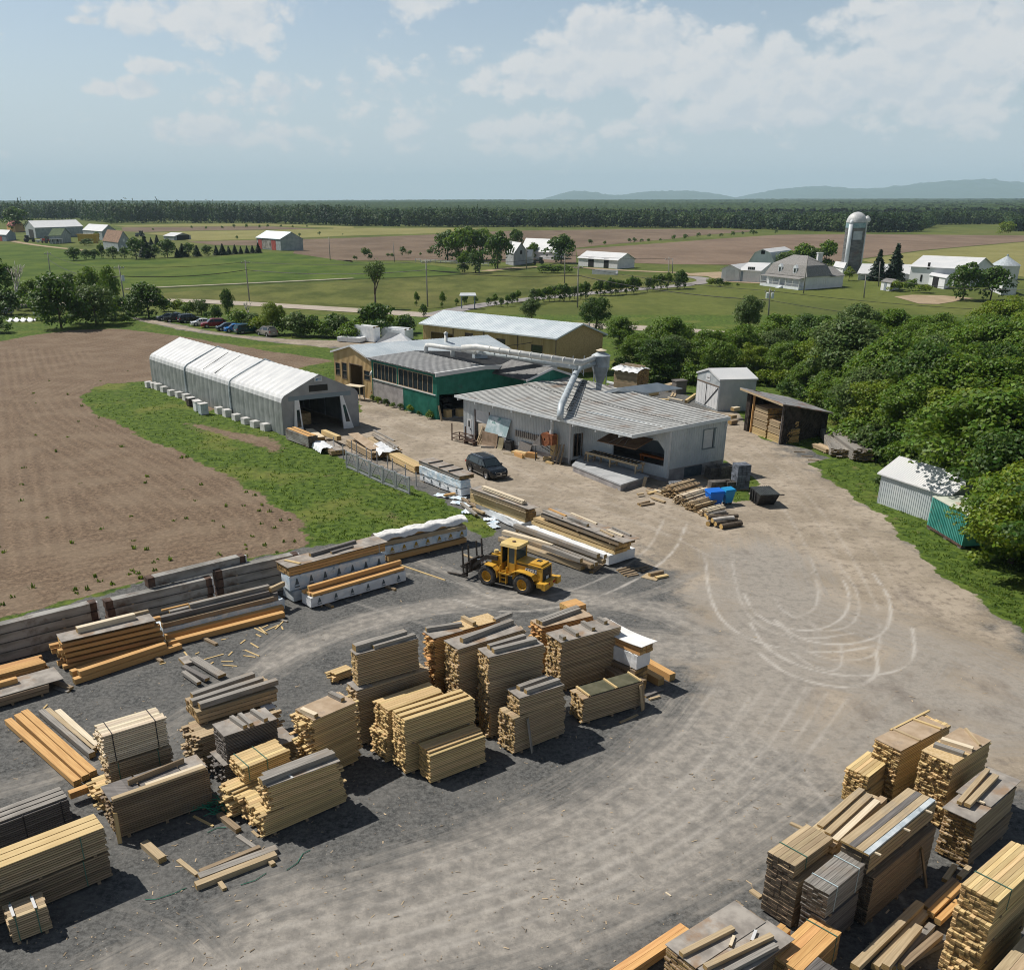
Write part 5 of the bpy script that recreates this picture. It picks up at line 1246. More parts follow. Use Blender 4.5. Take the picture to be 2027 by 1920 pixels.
def ducts():
 z0=grd+1.9
 def Q(x,y,z):return G(5,x,y,z)
 h1=cyh(415);rad=.36
 far=gsP(gLb*.42,gLd*.44,0);
 a=Q(905,328,grd+2.0);b1=Q(1000,322,grd+2.2)
 e=Q(1690,425,z0+.2)
 inl=Vector((cyT.x-cyr*.8,cyT.y-.2,cyh(392)))
 mb=MB();mb.tube([a,b1,Q(1060,330,grd+2.2),e,inl],[rad,rad*1.1,rad,rad,rad],12)
 for i in range(9):
  p=Q(1060,330,grd+2.2).lerp(e,(i+.5)/9);d=(e-a).normalized()*.06;mb.tube([p-d,p+d],rad*1.08,12)
 tag(mb.build('duct',m_duct,None,smooth=True),'upper long pale duct running from the green shed roof to the cyclone','duct','dust ducts on the roofs')
 a2=Q(1010,350,grd+1.6);e2=Q(1660,452,z0-.8);jn=Q(1665,470,z0-1.0)
 mb=MB();mb.tube([a2,e2],.30,12)
 for i in range(8):
  p=a2.lerp(e2,(i+.5)/8);d=(e2-a2).normalized()*.05;mb.tube([p-d,p+d],.34,12)
 tag(mb.build('duct',m_steel,None,smooth=True),'lower thinner duct hanging under the upper long duct','duct','dust ducts on the roofs')
 mb=MB();p1=mrc[0].lerp(mrc[1],.40)+(mrc[2]-mrc[1])*.05
 c0=Q(1548,760,mhf+.2);c1=Q(1555,700,mhf+.9);c2=Q(1655,482,mhl+2.0);c3=Q(1760,400,cyh(408))
 inl2=Vector((cyT.x-cyr*.7,cyT.y-.3,cyh(420)))
 mb.tube([c0-Vector((0,0,.5)),c0,c1,c2,c2.lerp(inl2,.2)+Vector((0,0,.25)),inl2.lerp(c2,.15),inl2],.33,12)
 for i in range(9):
  p=c1.lerp(c2,(i+.3)/9);d=(c2-c1).normalized()*.06;mb.tube([p-d,p+d],.375,12)
 tag(mb.build('duct',m_steel,None,smooth=True),'banded duct climbing across the mill roof to the cyclone','duct','dust ducts on the roofs')
 for(x0,y0,x1,y1,lb)in((672,372,905,340,'left hooked duct rising from the green shed roof'),(845,395,1000,356,'right hooked duct rising from the green shed roof')):
  p,q=Q(x0,y0,grd-.1),Q(x1,y1,grd+1.5);u=p+Vector((0,0,1.1));mb=MB()
  mb.tube([p,u-Vector((0,0,.2)),u+Vector((.12,.0,.12)),u+(q-u)*.12+Vector((0,0,.18)),q],.28,12)
  tag(mb.build('duct',m_duct,None,smooth=True),lb,'duct','dust ducts on the roofs')
 mb=MB();P=Q(1005,400,grd-.2);mb.box(-.5,.5,-.4,.4,0,1.4);mb.box(.5,1.3,-.3,.3,0,.9);mb.lathe([(.55,-.2),(.55,.2)],14,T=Matrix.Translation((0,-.5,1.1))@Matrix.Rotation(math.pi/2,4,'X'))
 tag(mb.build('dust_fan',m_steel,None,P,.4),'grey extractor fan housing on the green shed roof','fan')
 mb=MB()
 for px,py in((1628,500),(1700,500)):
  p=Q(px,py+10,mhl+.8);mb.tube([p,p+Vector((0,0,2.3))],.05,6)
 p,q=Q(1628,510,mhl+.8),Q(1700,510,mhl+.8)
 mb.tube([p+Vector((0,0,1.9)),q+Vector((0,0,1.9))],.05,6);mb.tube([p+Vector((0,0,.1)),q+Vector((0,0,1.8))],.035,6);mb.tube([q+Vector((0,0,.1)),p+Vector((0,0,1.8))],.035,6)
 tag(mb.build('duct_trestle',m_steel),'thin braced steel trestle holding the ducts above the mill roof edge','trestle')
 mb=MB()
 s0,s1=c1+Vector((.55,.1,-.55)),c2+Vector((.8,.1,-1.0))
 for off in(0,.45):mb.tube([s0+Vector((off,0,0)),s1+Vector((off,0,0))],.05,6)
 for i in range(16):p=s0.lerp(s1,i/15);mb.tube([p,p+Vector((.45,0,0))],.045,6)
 tag(mb.build('duct_shadow_bars',m_dark),'dark bars shaped as the shadow of the climbing duct on the mill roof','ladder')  # dark rungs and rails stand in for the climbing duct's cast shadow
ducts()
mb=MB();p=G(6,922,290,mhl+.72);q=G(6,945,258,mhl+.84);mb.bar(p,q,.14,.1);tag(mb.build('board',m_pale),'pale plank left lying on the mill roof near the cyclone','board')
def mill_front():
 n3=-Vector((mud.x,mud.y,0));u3=Vector((mub.x,mub.y,0))
 ang=math.atan2(mub.y,mub.x)
 def at(px,v,z=0):return mP(mU(px),v,z)
 mb=MB();a,b=at(298,-.75,1.35),at(440,-.75,1.35);t=Vector((mud.x*.6,mud.y*.6,0))
 mb.hexa([a,b,b+n3*-.05,a+n3*-.05,a+t+Vector((0,0,1.75)),b+t+Vector((0,0,1.75)),b+t*1.08+Vector((0,0,1.75)),a+t*1.08+Vector((0,0,1.75))])
 tag(mb.build('wrapped_panel',M('plastic wrapped glass',(.28,.38,.40),(.52,.58,.60),1.1,rough=.25,stain=(.08,.22,.20),stain_amt=(.56,.66),stain_scale=1.0)),'plastic wrapped glass panel leaning on the mill front above brown sheets','panel')
 for x0,x1,zz,m,lb in((285,385,1.45,M('brown bowed sheet',(.20,.14,.09),(.28,.20,.14),2,rough=.7),'wide bowed brown sheet leaning on the mill front'),(392,425,1.2,M('olive bowed sheet',(.22,.19,.11),(.30,.26,.17),2,rough=.7),'narrow bowed olive sheet leaning on the mill front')):
  mb=MB();pr=[(-1.05,.0),(-.95,.12),(-.85,.45),(-.75,zz)]
  for(v0,z0),(v1,z1)in zip(pr[:-1],pr[1:]):
   a,b=at(x0,v0,z0),at(x1,v0,z0);c,d=at(x1,v1,z1),at(x0,v1,z1);off=Vector((mud.x,mud.y,0))*.04
   mb.hexa([a,b,b+off,a+off,d,c,c+off,d+off])
  tag(mb.build('metal_sheet',m),lb,'sheet','sheets leaning on the mill')
 mb=MB();a=at(410,-.7,.75);mb.hexa([a,a-u3*.55,a-u3*.55-n3*.03,a-n3*.03,a+Vector((0,0,.75)),a-u3*.55+Vector((0,0,.75)),a-u3*.55-n3*.03+Vector((0,0,.75)),a-n3*.03+Vector((0,0,.75))])
 tag(mb.build('white_board',m_whitepaint),'small white board resting on the olive sheet at the mill front','board')
 mb=MB()
 for k in range(5):a=at(268+5*k,-1.2+.05*k,0);mb.bar(a,a+Vector((mud.x*.8,mud.y*.8,1.9-.1*k)),.14,.04)
 tag(mb.build('boards_bundle',m_tan),'upright boards leaning beside the glass panel at the mill doorway','boards')
 mb=MB();o=at(170,-1.2);
 L,W,H=2.2,1.1,.75
 for x in(0,L):
  for y in(0,W):mb.box(x-.05,x+.05,y-.05,y+.05,0,H if not(y==0)else 1.9)
 for zz in(.25,.7):
  for y in(0,W):mb.box(0,L,y-.04,y+.04,zz,zz+.08)
  for x in(0,L,L*.5):mb.box(x-.04,x+.04,0,W,zz,zz+.07)
 tag(mb.build('steel_rack',m_rustdk,None,at(150,-2.0),ang+math.pi),'low rusty steel rack with tall posts in front of the mill doorway','rack')
 mb=MB();mb.box(0,1.5,0,.6,.35,.45);mb.box(0,.1,0,.6,0,.35);mb.box(1.4,1.5,0,.6,0,.35);mb.box(.2,1.3,.1,.5,.45,.6)
 tag(mb.build('steel_trestle',m_rustdk,None,at(232,-2.1),ang+math.pi),'low dark iron trestle lying beside the steel rack','trestle')
 mb=MB();mb.box(0,1.9,0,.28,0,.14);tag(mb.build('wood_beam',m_dgrey,None,at(340,-2.0),ang+math.pi+.75),'short dark beam on the ground behind the black car','beam')
 mb=MB();
 for k in range(14):a=at(470+13*k,-.12,1.55-.0*k);mb.box(-.07,.07,-.05,.05,0,.65,T=Matrix.Translation(a)@Matrix.Rotation(ang,4,'Z'))
 a,b=at(465,-.06,1.95),at(645,-.06,1.95);mb.bar(a,b,.04,.08);mb.bar(a-Vector((0,0,.35)),b-Vector((0,0,.35)),.04,.08)
 tag(mb.build('wall_rack',m_pole),'long slatted rack fixed along the mill wall','rack')
 mb=MB();a,b=at(500,-.55,0),at(578,-.55,0);t=Vector((mud.x*.4,mud.y*.4,1.15));s=Vector((mud.x,mud.y,0))*.06
 mb.hexa([a,b,b+s,a+s,a+t,b+t,b+t+s,a+t+s]);tag(mb.build('metal_sheet',m_dgrey),'dark mottled sheet leaning on the mill wall below the slatted rack','sheet','sheets leaning on the mill')
 mb=MB();mb.box(0,.9,0,.5,0,.95);mb.box(.1,.8,-.05,.55,.95,1.05);tag(mb.build('metal_cabinet',m_dark,None,at(432,-.75),ang+math.pi),'dark metal cabinet between the bowed sheets and the slatted rack','cabinet')
 for k,(px,v,l,w,h,a,m,lb)in enumerate(((510,-1.5,1.9,.8,.28,.1,m_yellow,'pale flat offcut pallet near the mill wall'),(545,-1.75,1.5,.3,.35,-.2,m_orange,'orange offcut block on the heap near the mill wall'),(600,-1.4,1.1,.5,.5,.3,m_orange,'thick orange block beside the offcut heap'),(490,-2.1,1.7,.16,.16,.25,m_pale,'pale thin board at the front of the offcut heap'),(735,-1.5,.9,.3,.16,0,m_yellow,'yellow block on the ground before the porch'),(690,-.9,.8,.4,.3,.5,m_yellow,'yellow offcut block at the foot of the rusty blower'))):
  mb=MB();mb.box(0,l,0,w,0,h,0,1);mb.box(.1,l-.1,.05,w-.1,h,h+.06,0,1)
  tag(mb.build('wood_offcut',[m,m_end],None,at(px,v),ang+math.pi+a),lb,'offcut','offcuts along the mill')
 P=at(725,-1.15,0);root=thing('rusty_blower','rusty blower with a grey hood mounted on the mill wall under the duct','blower',P,ang+math.pi)
 mb=MB();T=Matrix.Translation((0,0,2.35))@Matrix.Rotation(math.pi/2,4,'X')
 mb.lathe([(.1,-.35),(.68,-.35),(.68,.35),(.1,.35)],18,T=T);mb.box(.3,1.0,-.3,.4,1.9,2.95);mb.build('drum',m_rust,root)
 mb=MB();mb.hexa([(-1.6,-.55,1.55),(-.35,-.55,1.7),(-.35,.35,1.7),(-1.6,.35,1.55),(-1.5,-.5,1.62),(-.5,-.5,2.75),(-.5,.3,2.75),(-1.5,.3,1.62)]);mb.build('hood',M('grey hood',(.14,.13,.125),(.20,.185,.175),3,rough=.7),root)
 mb=MB();mb.tube([(-1.1,-.4,0),(-1.1,-.4,1.6)],.05,6);mb.tube([(-.4,-.4,1.6),(.1,.4,1.0)],.04,6);mb.tube([(.2,-.3,1.7),(.4,.5,1.1)],.04,6);mb.build('leg',m_dark,root)
 mb=MB();mb.tube([(.55,.05,2.95),(.55,.05,3.35)],[.22,.2],10);mb.tube([(.55,.05,3.35),(.55,.15,4.4)],.17,10);mb.build('pipe',m_duct,root)
 mb=MB()
 for k in range(9):a=at(742+8*k,-.75-.12*(k%3),0);mb.bar(a,a+Vector((mud.x*.45,mud.y*.45,1.1+.95*((k*37)%10)/10)),.17,.05)
 tag(mb.build('boards_bundle',m_brown),'brown boards leaning on the mill corner post under the blower','boards')
 mb=MB();a=at(700,-.20,.3);mb.box(0,.95,0,.05,.2,2.4,T=Matrix.Translation(a)@Matrix.Rotation(ang+math.pi,4,'Z'));tag(mb.build('ply_board',m_yellow),'yellow plywood board upright on the mill wall behind the blower','board')
 P=G(6,918,768,mfl);root=thing('roller_table','long wooden roller table standing on the concrete porch','table',P,ang+math.pi-.04)
 mb=MB();L=6.6;mb.box(0,L,0,.12,.75,.95);mb.box(0,L,1.0,1.12,.75,.95);mb.build('rail',m_tan,root)
 for x in(.25,3.1,6.3):
  mb=MB();mb.box(x,x+.14,0,.12,0,.75);mb.box(x,x+.14,1.0,1.12,0,.75);mb.box(x+.02,x+.12,.12,1.0,.25,.37);mb.build('leg',m_tan,root)
 mb=MB()
 for k in range(13):mb.tube([(.4+k*.48,.1,.93),(.4+k*.48,1.02,.93)],.07,8)
 mb.build('roller',m_dark,root)
 for x,y,lb in((.7,-.55,'left small sawhorse in front of the roller table'),(2.5,-.75,'right small sawhorse in front of the roller table')):
  mb=MB();mb.box(0,1.1,-.05,.05,.6,.7)
  for sx in(.1,1.0):
   for sy in(-.3,.3):mb.bar((sx,sy,0),(sx,0,.62),.07,.05)
  tag(mb.build('sawhorse',m_brown,None,P+u3*-x+n3*-y*-1+n3*.0,ang+.4),lb,'sawhorse')
 mb=MB();mb.box(0,3.2,0,.5,.7,.85);mb.box(.1,.2,0,.5,0,.7);mb.box(3.0,3.1,0,.5,0,.7)
 tag(mb.build('conveyor',M('orange machine paint',(.42,.12,.03),rough=.6),None,G(6,1270,775,.7),ang+math.pi),'orange conveyor inside the dark mill opening','conveyor')
 mb=MB();a=G(6,1300,935);mb.bar(a,a+Vector((.25,.5,.75)),.3,.06);tag(mb.build('board',m_tan),'tan board propped against the right end of the porch slab','board')
 mb=MB();mb.box(0,1.8,0,1.2,0,.05);tag(mb.build('plywood_sheet',m_ply2,None,G(6,1320,945,.02),ang+math.pi),'brown plywood sheet lying in the weeds right of the porch','plywood sheet')
 mb=MB();mb.bar(G(6,1125,955),G(6,1185,945),.2,.1);tag(mb.build('board',m_tan),'short board lying by the porch front edge','board')
mill_front()
# -- white shed and dark lean-to
def white_shed():
 A,D0=G(20,700,1110),G(20,190,905);h=HT(A,20,380);Bp=G(20,1618,362,h);rd=HT((A+D0)/2,20,122)
 root,W,cs,rf=gable_house('white_shed','white metal shed with sliding doors at the edge of the wood','shed',A,Bp,D0,h,rd,m_mill,[m_roofwhite,m_roofwhite],over=.12,bat=.22,fascia=m_whitepaint)
 p,q=W['gable'];L=(V2(q)-V2(p)).length;near_first=V2(p).length<.01
 mb=MB();panel(mb,p,q,.15,L-.15,.2,2.95,.06,.06);
 for k in range(9):u=.15+(L-.3)*k/8;panel(mb,p,q,u-.02,u+.02,.2,2.95,.075,.03)
 dr=mb.build('sliding_door',m_whitepaint,root)
 mb=MB();u=L*.46 if not near_first else L*.54;panel(mb,p,q,u-.05,u+.05,.2,2.95,.10,.06);dd=V2(q)-V2(p)
 P0,Q0=V2(p),V2(q);dn=(Q0-P0).normalized();n=Vector((dn.y,-dn.x))*.11
 ua,ub=(u,L-.2)if not near_first else(u,.2)
 a,b=P0+dn*ua+n,P0+dn*ub+n;mb.bar((*a,.3),(*b,2.8),.05,.08);mb.build('brace',m_dark,dr)
 mb=MB();panel(mb,p,q,.05,L-.05,2.95,3.07,.1,.1);mb.build('door_rail',m_winframe,root)
 mb=MB();panel(mb,p,q,L*.40,L*.58,3.35,4.15,.05,.05);mb.build('sign',m_whitepaint,root)
 mb=MB();panel(mb,p,q,L*.45,L*.55,3.62,3.74,.06,.03);mb.build('lettering',m_dgrey,root)
white_shed()
def lean_to():
 A,D0=G(7,590,578),G(7,380,494);hf=HT(A,7,345);hl=HT(D0,7,262)
 S_=G(7,868,385,hf-1.7);o=V2(A)
 root=thing('lumber_shed','open fronted shed of blackened boards holding lumber beside the white shed','shed',(A.x,A.y,0))
 z,l,s=Vector((0,0)),V2(D0)-o,V2(S_)-o;k=l+s
 hb=hf-1.9
 mb=MB();wall(mb,z,s,.0,lambda t:hf+(hb-hf)*t-.1,bat=0)
 P3=lambda v,zz:Vector((v.x,v.y,zz))
 nrm=s.normalized();n=Vector((nrm.y,-nrm.x))*.04
 for i in range(26):
  t0=-.35+i*.06;t1=t0+.42
  za,zb=.1,None
  a=max(0,t0);b_=min(1,t1)
  fz=lambda t:.1+(t-t0)/(t1-t0)*3.6
  if b_<=a:continue
  z1,z2=fz(a),min(fz(b_),hf+(hb-hf)*b_-.15)
  if z2<=z1:continue
  mb.bar(P3(s*a+n,z1),P3(s*b_+n,z2),.03,.10)
 c2=l+s*.16;wall(mb,c2,l,0,lambda t:hl-.25,bat=.2);wall(mb,k,c2,0,lambda t:hb+(hl-hb)*t-.25);wall(mb,s,k,0,hb-.1)
 wall(mb,l,l*.90,0,hl-.1,bat=.1)
 mb.build('wall',m_darkwood,root)
 mb=MB();zf=.12
 ov=-nrm*.7;lv=l.normalized()
 mb.slab(P3(z+ov-lv*.35,hf+.12),P3(l+ov+lv*.9,hl+.12),P3(k+nrm*.6+lv*.9,hb+.12),P3(s+nrm*.6-lv*.35,hb-.05),.10)
 q=[P3(z+ov-lv*.35,hf+.12),P3(l+ov+lv*.9,hl+.12),P3(k+nrm*.6+lv*.9,hb+.12),P3(s+nrm*.6-lv*.35,hb-.05)]
 ribs(mb,*q,16,.35,.025,1)
 mb.build('roof',[M('rusty sheet roof',(.20,.13,.10),(.36,.31,.28),.9,stretch=(1,1,1),rough=.7,stain=(.33,.10,.05),stain_amt=(.5,.66)),M('weathered sheet',(.25,.26,.27),(.40,.40,.40),.8,rough=.6,stain=(.28,.12,.07),stain_amt=(.52,.7))],root)
 mb=MB();mb.bar(P3(z+ov-lv*.3,hf-.12),P3(l+ov+lv*.8,hl-.12),.06,.2);mb.build('fascia',m_tan,root)
 for t in(.82,.04):
  mb=MB();mb.box(-.1,.1,-.1,.1,0,hl-.2,T=Matrix.Translation(P3(l*t+nrm*.1,0)));mb.build('post',m_orange if t>.5 else m_dgrey,root)
 return o,l,s,lv,nrm
lo_o,lo_l,lo_s,lo_lv,lo_n=lean_to()
def grey_barn():
 ev=2.6;E0,E1=G(7,1170,742,ev),G(7,1560,868,ev);R0=G(7,1365,645,ev+1.7)
 o=V2(E0);b=V2(E1)-o;d=(V2(R0)-o)*2
 d=d-b.normalized()*d.dot(b.normalized())*.9
 root,W,cs,rf=gable_house('grey_barn','low grey barn with a white steel roof half hidden by the big tree','barn',E0,E1,o+d,ev,ev+1.25,m_mill,[m_roofwhite,m_roofwhite],over=.25,bat=.22,rib=34)
grey_barn()
def container():
 A,B=G(7,1425,1045,.12),G(7,1622,1166,.12);h=2.6;o=V2(A);d=(V2(B)-o);L=d.length;ang=math.atan2(d.y,d.x)
 root=thing('shipping_container','rusty teal shipping container standing under the tree by the drive','container',(A.x,A.y,.0),ang)
 W=2.44;mb=MB();n=22;pr=[]
 for i in range(n):
  x=.12+(L-.24)*i/n;w=(L-.24)/n
  pr+=[(x,0.0),(x+w*.35,0.0),(x+w*.5,.06),(x+w*.85,.06)]
 pr.append((L-.12,0));zb,zt=.3,h
 for(x0,y0),(x1,y1)in zip(pr[:-1],pr[1:]):
  mb.quad((x0,y0,zb),(x1,y1,zb),(x1,y1,zt),(x0,y0,zt));mb.quad((x0,W-y0,zb),(x0,W-y0,zt),(x1,W-y1,zt),(x1,W-y1,zb))
 mb.box(0,.12,0,W,.25,h);mb.box(L-.12,L,0,W,.25,h)
 m_teal=M('faded teal paint',(.05,.27,.235),(.10,.36,.31),1.2,rough=.6,stain=(.25,.17,.12),stain_amt=(.58,.74),stain_scale=1.3)
 mb.build('body',m_teal,root)
 mb=MB();mb.box(-.01,L+.01,-.02,.10,.12,.3);mb.box(-.01,L+.01,W-.10,W+.02,.12,.3);mb.box(-.02,.14,.1,W-.1,.12,.25);mb.build('bottom_rail',m_rustdk,root)
 mb=MB();mb.box(-.01,L+.01,-.01,W+.01,h,h+.08);mb.build('roof',M('pale container roof',(.46,.50,.42),(.58,.60,.52),.9,rough=.6,stain=(.42,.24,.16),stain_amt=(.58,.72)),root)
 for x in(.1,L*.5,L-.5):mb=MB();mb.box(x,x+.4,0,.4,0,.12);mb.box(x,x+.4,W-.4,W,0,.12);mb.build('support',m_dgrey,root)
container()
# -- farm buildings
def barn(name,label,cat,c,A,B,D,ey,ry,wm,rm,hs=None,**k):
 """A near base corner, B base at the far end of the long side, D base at the end of the gable (sheet pixels); ey eave pixel over A, ry ridge pixel over the gable middle"""
 a,b,d=G(c,*A),G(c,*B),G(c,*D)
 ev=HT(a,c,ey);rd=max(HT((a+d)/2,c,ry),ev+.4)
 return gable_house(name,label,cat,a,b,d,ev,rd,wm,rm,**k)
W_=lambda r:[r,r]
def openings(res,key,items,m,name='door'):
 """dark or painted leaves set on a wall: (fraction0, fraction1, z0, z1)"""
 root,W,cs,rf=res;p,q=W[key];L=(V2(q)-V2(p)).length
 for f0,f1,z0,z1 in items:
  mb=MB();panel(mb,p,q,f0*L,f1*L,z0,z1,.08,.16);mb.build(name,m,root)
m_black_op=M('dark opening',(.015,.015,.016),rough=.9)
FW=dict(over=.5)
r=barn('red_shed','small red shed with a bright red hipped roof at the left farm','shed',1,(88,226),(42,222),(140,222),192,162,m_orange,W_(m_red),**FW)
r=barn('grey_barn','long grey barn with a white roof behind the green roofed house','barn',1,(205,262),(472,250),(148,250),202,163,m_barngrey,W_(m_roofwhite),**FW)
openings(r,'gable',[(.35,.8,0,5.5)],m_black_op)
r=barn('white_barn','white roofed barn right of the long grey barn','barn',1,(578,272),(470,262),(655,262),222,186,m_barngrey,W_(m_roofwhite),**FW)
r=barn('blue_shed','low blue grey shed with a white roof at the left edge','shed',1,(40,278),(-60,272),(92,268),242,215,m_bluegrey,W_(m_roofwhite),**FW)
openings(r,'long',[(.55,.75,0,3)],m_red)
r=barn('white_house','grey house with a steep green roof and white porch at the left farm','house',1,(345,290),(282,292),(400,282),245,205,m_barngrey,W_(M('green shingles',(.08,.12,.06),(.13,.17,.09),.8,rough=.9)),**FW)
openings(r,'long',[(.1,.25,1,2.6),(.65,.8,1,2.6)],m_black_op,'window')
root=r[0];mb=MB();p,q=r[1]['long'];panel(mb,p,q,0,(V2(q)-V2(p)).length,2.6,2.9,2.4,2.4);mb.build('porch_roof',m_whitepaint,root)
mb=MB()
for f in(.03,.33,.66,.97):u=f*(V2(q)-V2(p)).length;panel(mb,p,q,u-.12,u+.12,0,2.6,2.3,.25)
mb.build('porch_post',m_whitepaint,root)
r=barn('brick_house','big grey farmhouse with a steep rusty brown roof behind the windbreak','house',1,(668,335),(582,322),(735,322),285,220,m_barngrey,W_(M('brown shingles',(.14,.085,.055),(.21,.135,.09),.8,rough=.9)),**FW)
openings(r,'gable',[(.2,.35,1.2,2.8),(.6,.75,1.2,2.8),(.4,.55,4.4,5.8)],m_whitepaint,'window')
r=barn('low_shed','low open shed with a white roof alone in the hay field','shed',1,(978,272),(918,268),(1070,266),250,231,m_barngrey,W_(m_roofwhite),**FW)
openings(r,'gable',[(.15,.9,0,3)],m_black_op)
r=barn('hay_barn','grey hay barn with red doors and a steel roof in the middle of the fields','barn',1,(1575,330),(1442,318),(1700,330),265,226,m_barngrey,W_(m_roofgal),**FW)
openings(r,'long',[(.06,.22,0,5),(.62,.80,0,5)],m_red);openings(r,'long',[(.24,.60,.5,5.5)],M('stored goods',(.10,.09,.08),(.35,.33,.3),.35,rough=.9),'bay')
mb=MB();P=G(1,500,288)
mb.box(-6,6,-2,2,1.2,5);mb.box(-7,7,-2.2,2.2,5,5.3);mb.box(-5,-3.5,-2.2,2.2,0,1.4);mb.box(3.5,5,-2.2,2.2,0,1.4)
tag(mb.build('farm_wagon',M('yellow wagon paint',(.42,.27,.05),(.50,.34,.07),1,rough=.6),None,P),'yellow farm wagon beside the white roofed barn','wagon')
def simple_machine(c,x,y,col,label,s=1.0,cat='tractor'):
 P=G(c,x,y);t=thing('tractor',label,cat,P,R.uniform(0,6));t.scale=(s,s,s)
 mb=MB();mb.box(-.6,2.2,-.5,.5,.9,1.8);mb.box(-1.6,-.4,-.75,.75,1.0,1.5);mb.build('body',M('machine paint',col,rough=.5),t)
 mb=MB();mb.box(-1.5,-.1,-.7,.7,1.5,2.6);mb.box(-1.6,0,-.8,.8,2.6,2.75);mb.build('cab',m_glass,t)
 for x_,y_,r_ in((-1.2,.9,.85),(-1.2,-.9,.85),(1.7,.75,.5),(1.7,-.75,.5)):
  mb=MB();mb.lathe([(.05,-.2),(r_*.95,-.2),(r_,-.1),(r_,.1),(r_*.95,.2),(.05,.2)],14,T=Matrix.Translation((x_,y_,r_))@Matrix.Rotation(math.pi/2,4,'X'));mb.build('wheel',m_dark,t)
simple_machine(1,165,282,(.04,.05,.05),'dark tractor parked in front of the long grey barn',1.5)
simple_machine(1,262,288,(.30,.03,.03),'red machine parked between the long grey barn and the green roofed house',1.5)
simple_machine(1,785,252,(.10,.12,.14),'dark machine parked right of the rusty roofed farmhouse',1.5)
mb=MB();mb.box(-4,3,-1.2,1.2,.7,1.6);mb.box(-1,2,-1.1,1.1,1.6,2.3);mb.box(-3.4,-2.4,-1.25,1.25,0,.8);mb.box(1.4,2.4,-1.25,1.25,0,.8)
tag(mb.build('white_van',m_whitepaint,None,G(1,240,284),.1),'small white vehicle in front of the green roofed house','vehicle')
r=barn('stone_house','tall grey gabled farmhouse with a white roof behind trees','house',2,(1010,415),(965,405),(1085,405),345,286,M('grey clapboard',(.27,.28,.29),(.34,.35,.36),.5,rough=.8),W_(m_roofwhite),**FW)
openings(r,'gable',[(.45,.6,4.2,5.6)],m_black_op,'window')
mb=MB();P=G(2,990,405);mb.box(-.6,.6,-.6,.6,0,HT(P,2,280));mb.box(-.75,.75,-.75,.75,HT(P,2,280),HT(P,2,276));mb.build('chimney',m_block,r[0],P-r[0].location)
r=barn('white_barn','white barn with a broad white roof behind the grey farmhouse','barn',2,(1235,382),(1050,370),(1290,370),340,268,m_whitepaint,W_(m_roofwhite),**FW)
r=barn('farm_annex','low white roofed annex joined to the grey farmhouse','shed',2,(1105,400),(1060,402),(1120,396),362,325,m_whitepaint,W_(m_roofwhite),**FW)
r=barn('long_shed','long low white shed with dark doors right of the round tree','shed',2,(1590,432),(1372,415),(1685,425),384,345,m_whitepaint,W_(m_roofwhite),**FW)
openings(r,'long',[(.26,.40,0,3.4),(.66,.78,0,3.4)]if V2(r[1]['long'][0]).length>.1 else[(.60,.74,0,3.4),(.22,.34,0,3.4)],m_black_op)
def rail_fence(c,a,b,n,label,h=1.3,m=None):
 A,B=G(c,*a),G(c,*b);t=thing('fence',label,'fence',A)
 d=B-A
 for k in range(n+1):
  p=d*k/n;mb=MB();mb.box(p.x-.12,p.x+.12,p.y-.12,p.y+.12,0,h);mb.build('post',m or m_whitepaint,t)
 mb=MB();mb.bar((0,0,h*.45),(d.x,d.y,h*.45),.08,.15);mb.bar((0,0,h*.82),(d.x,d.y,h*.82),.08,.15);mb.build('rail',m or m_whitepaint,t)
rail_fence(2,(460,392),(870,415),14,'white post and rail fence along the middle farm')
mb=MB();mb.box(0,9,0,2.6,.0,.5);mb.box(0,9,0,.15,.5,1.5);mb.box(0,9,2.45,2.6,.5,1.5)
tag(mb.build('culvert_bridge',m_whitepaint,None,G(2,1448,462),-.5),'small white sided culvert bridge below the long white shed','bridge')
simple_machine(2,1150,405,(.05,.06,.06),'dark vehicle parked beside the annex of the grey farmhouse',1.0,'vehicle')
P=G(2,715,655);t=thing('lane_shelter','small open shelter with a pale roof where the lane meets the road','shelter',P,.05)
mb=MB();mb.box(-.3,3.7,-1.0,1.0,3.0,3.15);mb.hexa([(-.3,-1,3.15),(3.7,-1,3.15),(3.7,1,3.15),(-.3,1,3.15),(-.1,-.1,3.7),(3.5,-.1,3.7),(3.5,.1,3.7),(-.1,.1,3.7)]);mb.build('roof',m_trim,t)
for x in(0,3.2):mb=MB();mb.box(x,x+.25,-.2,.2,0,3.0);mb.build('post',m_bluegrey,t)
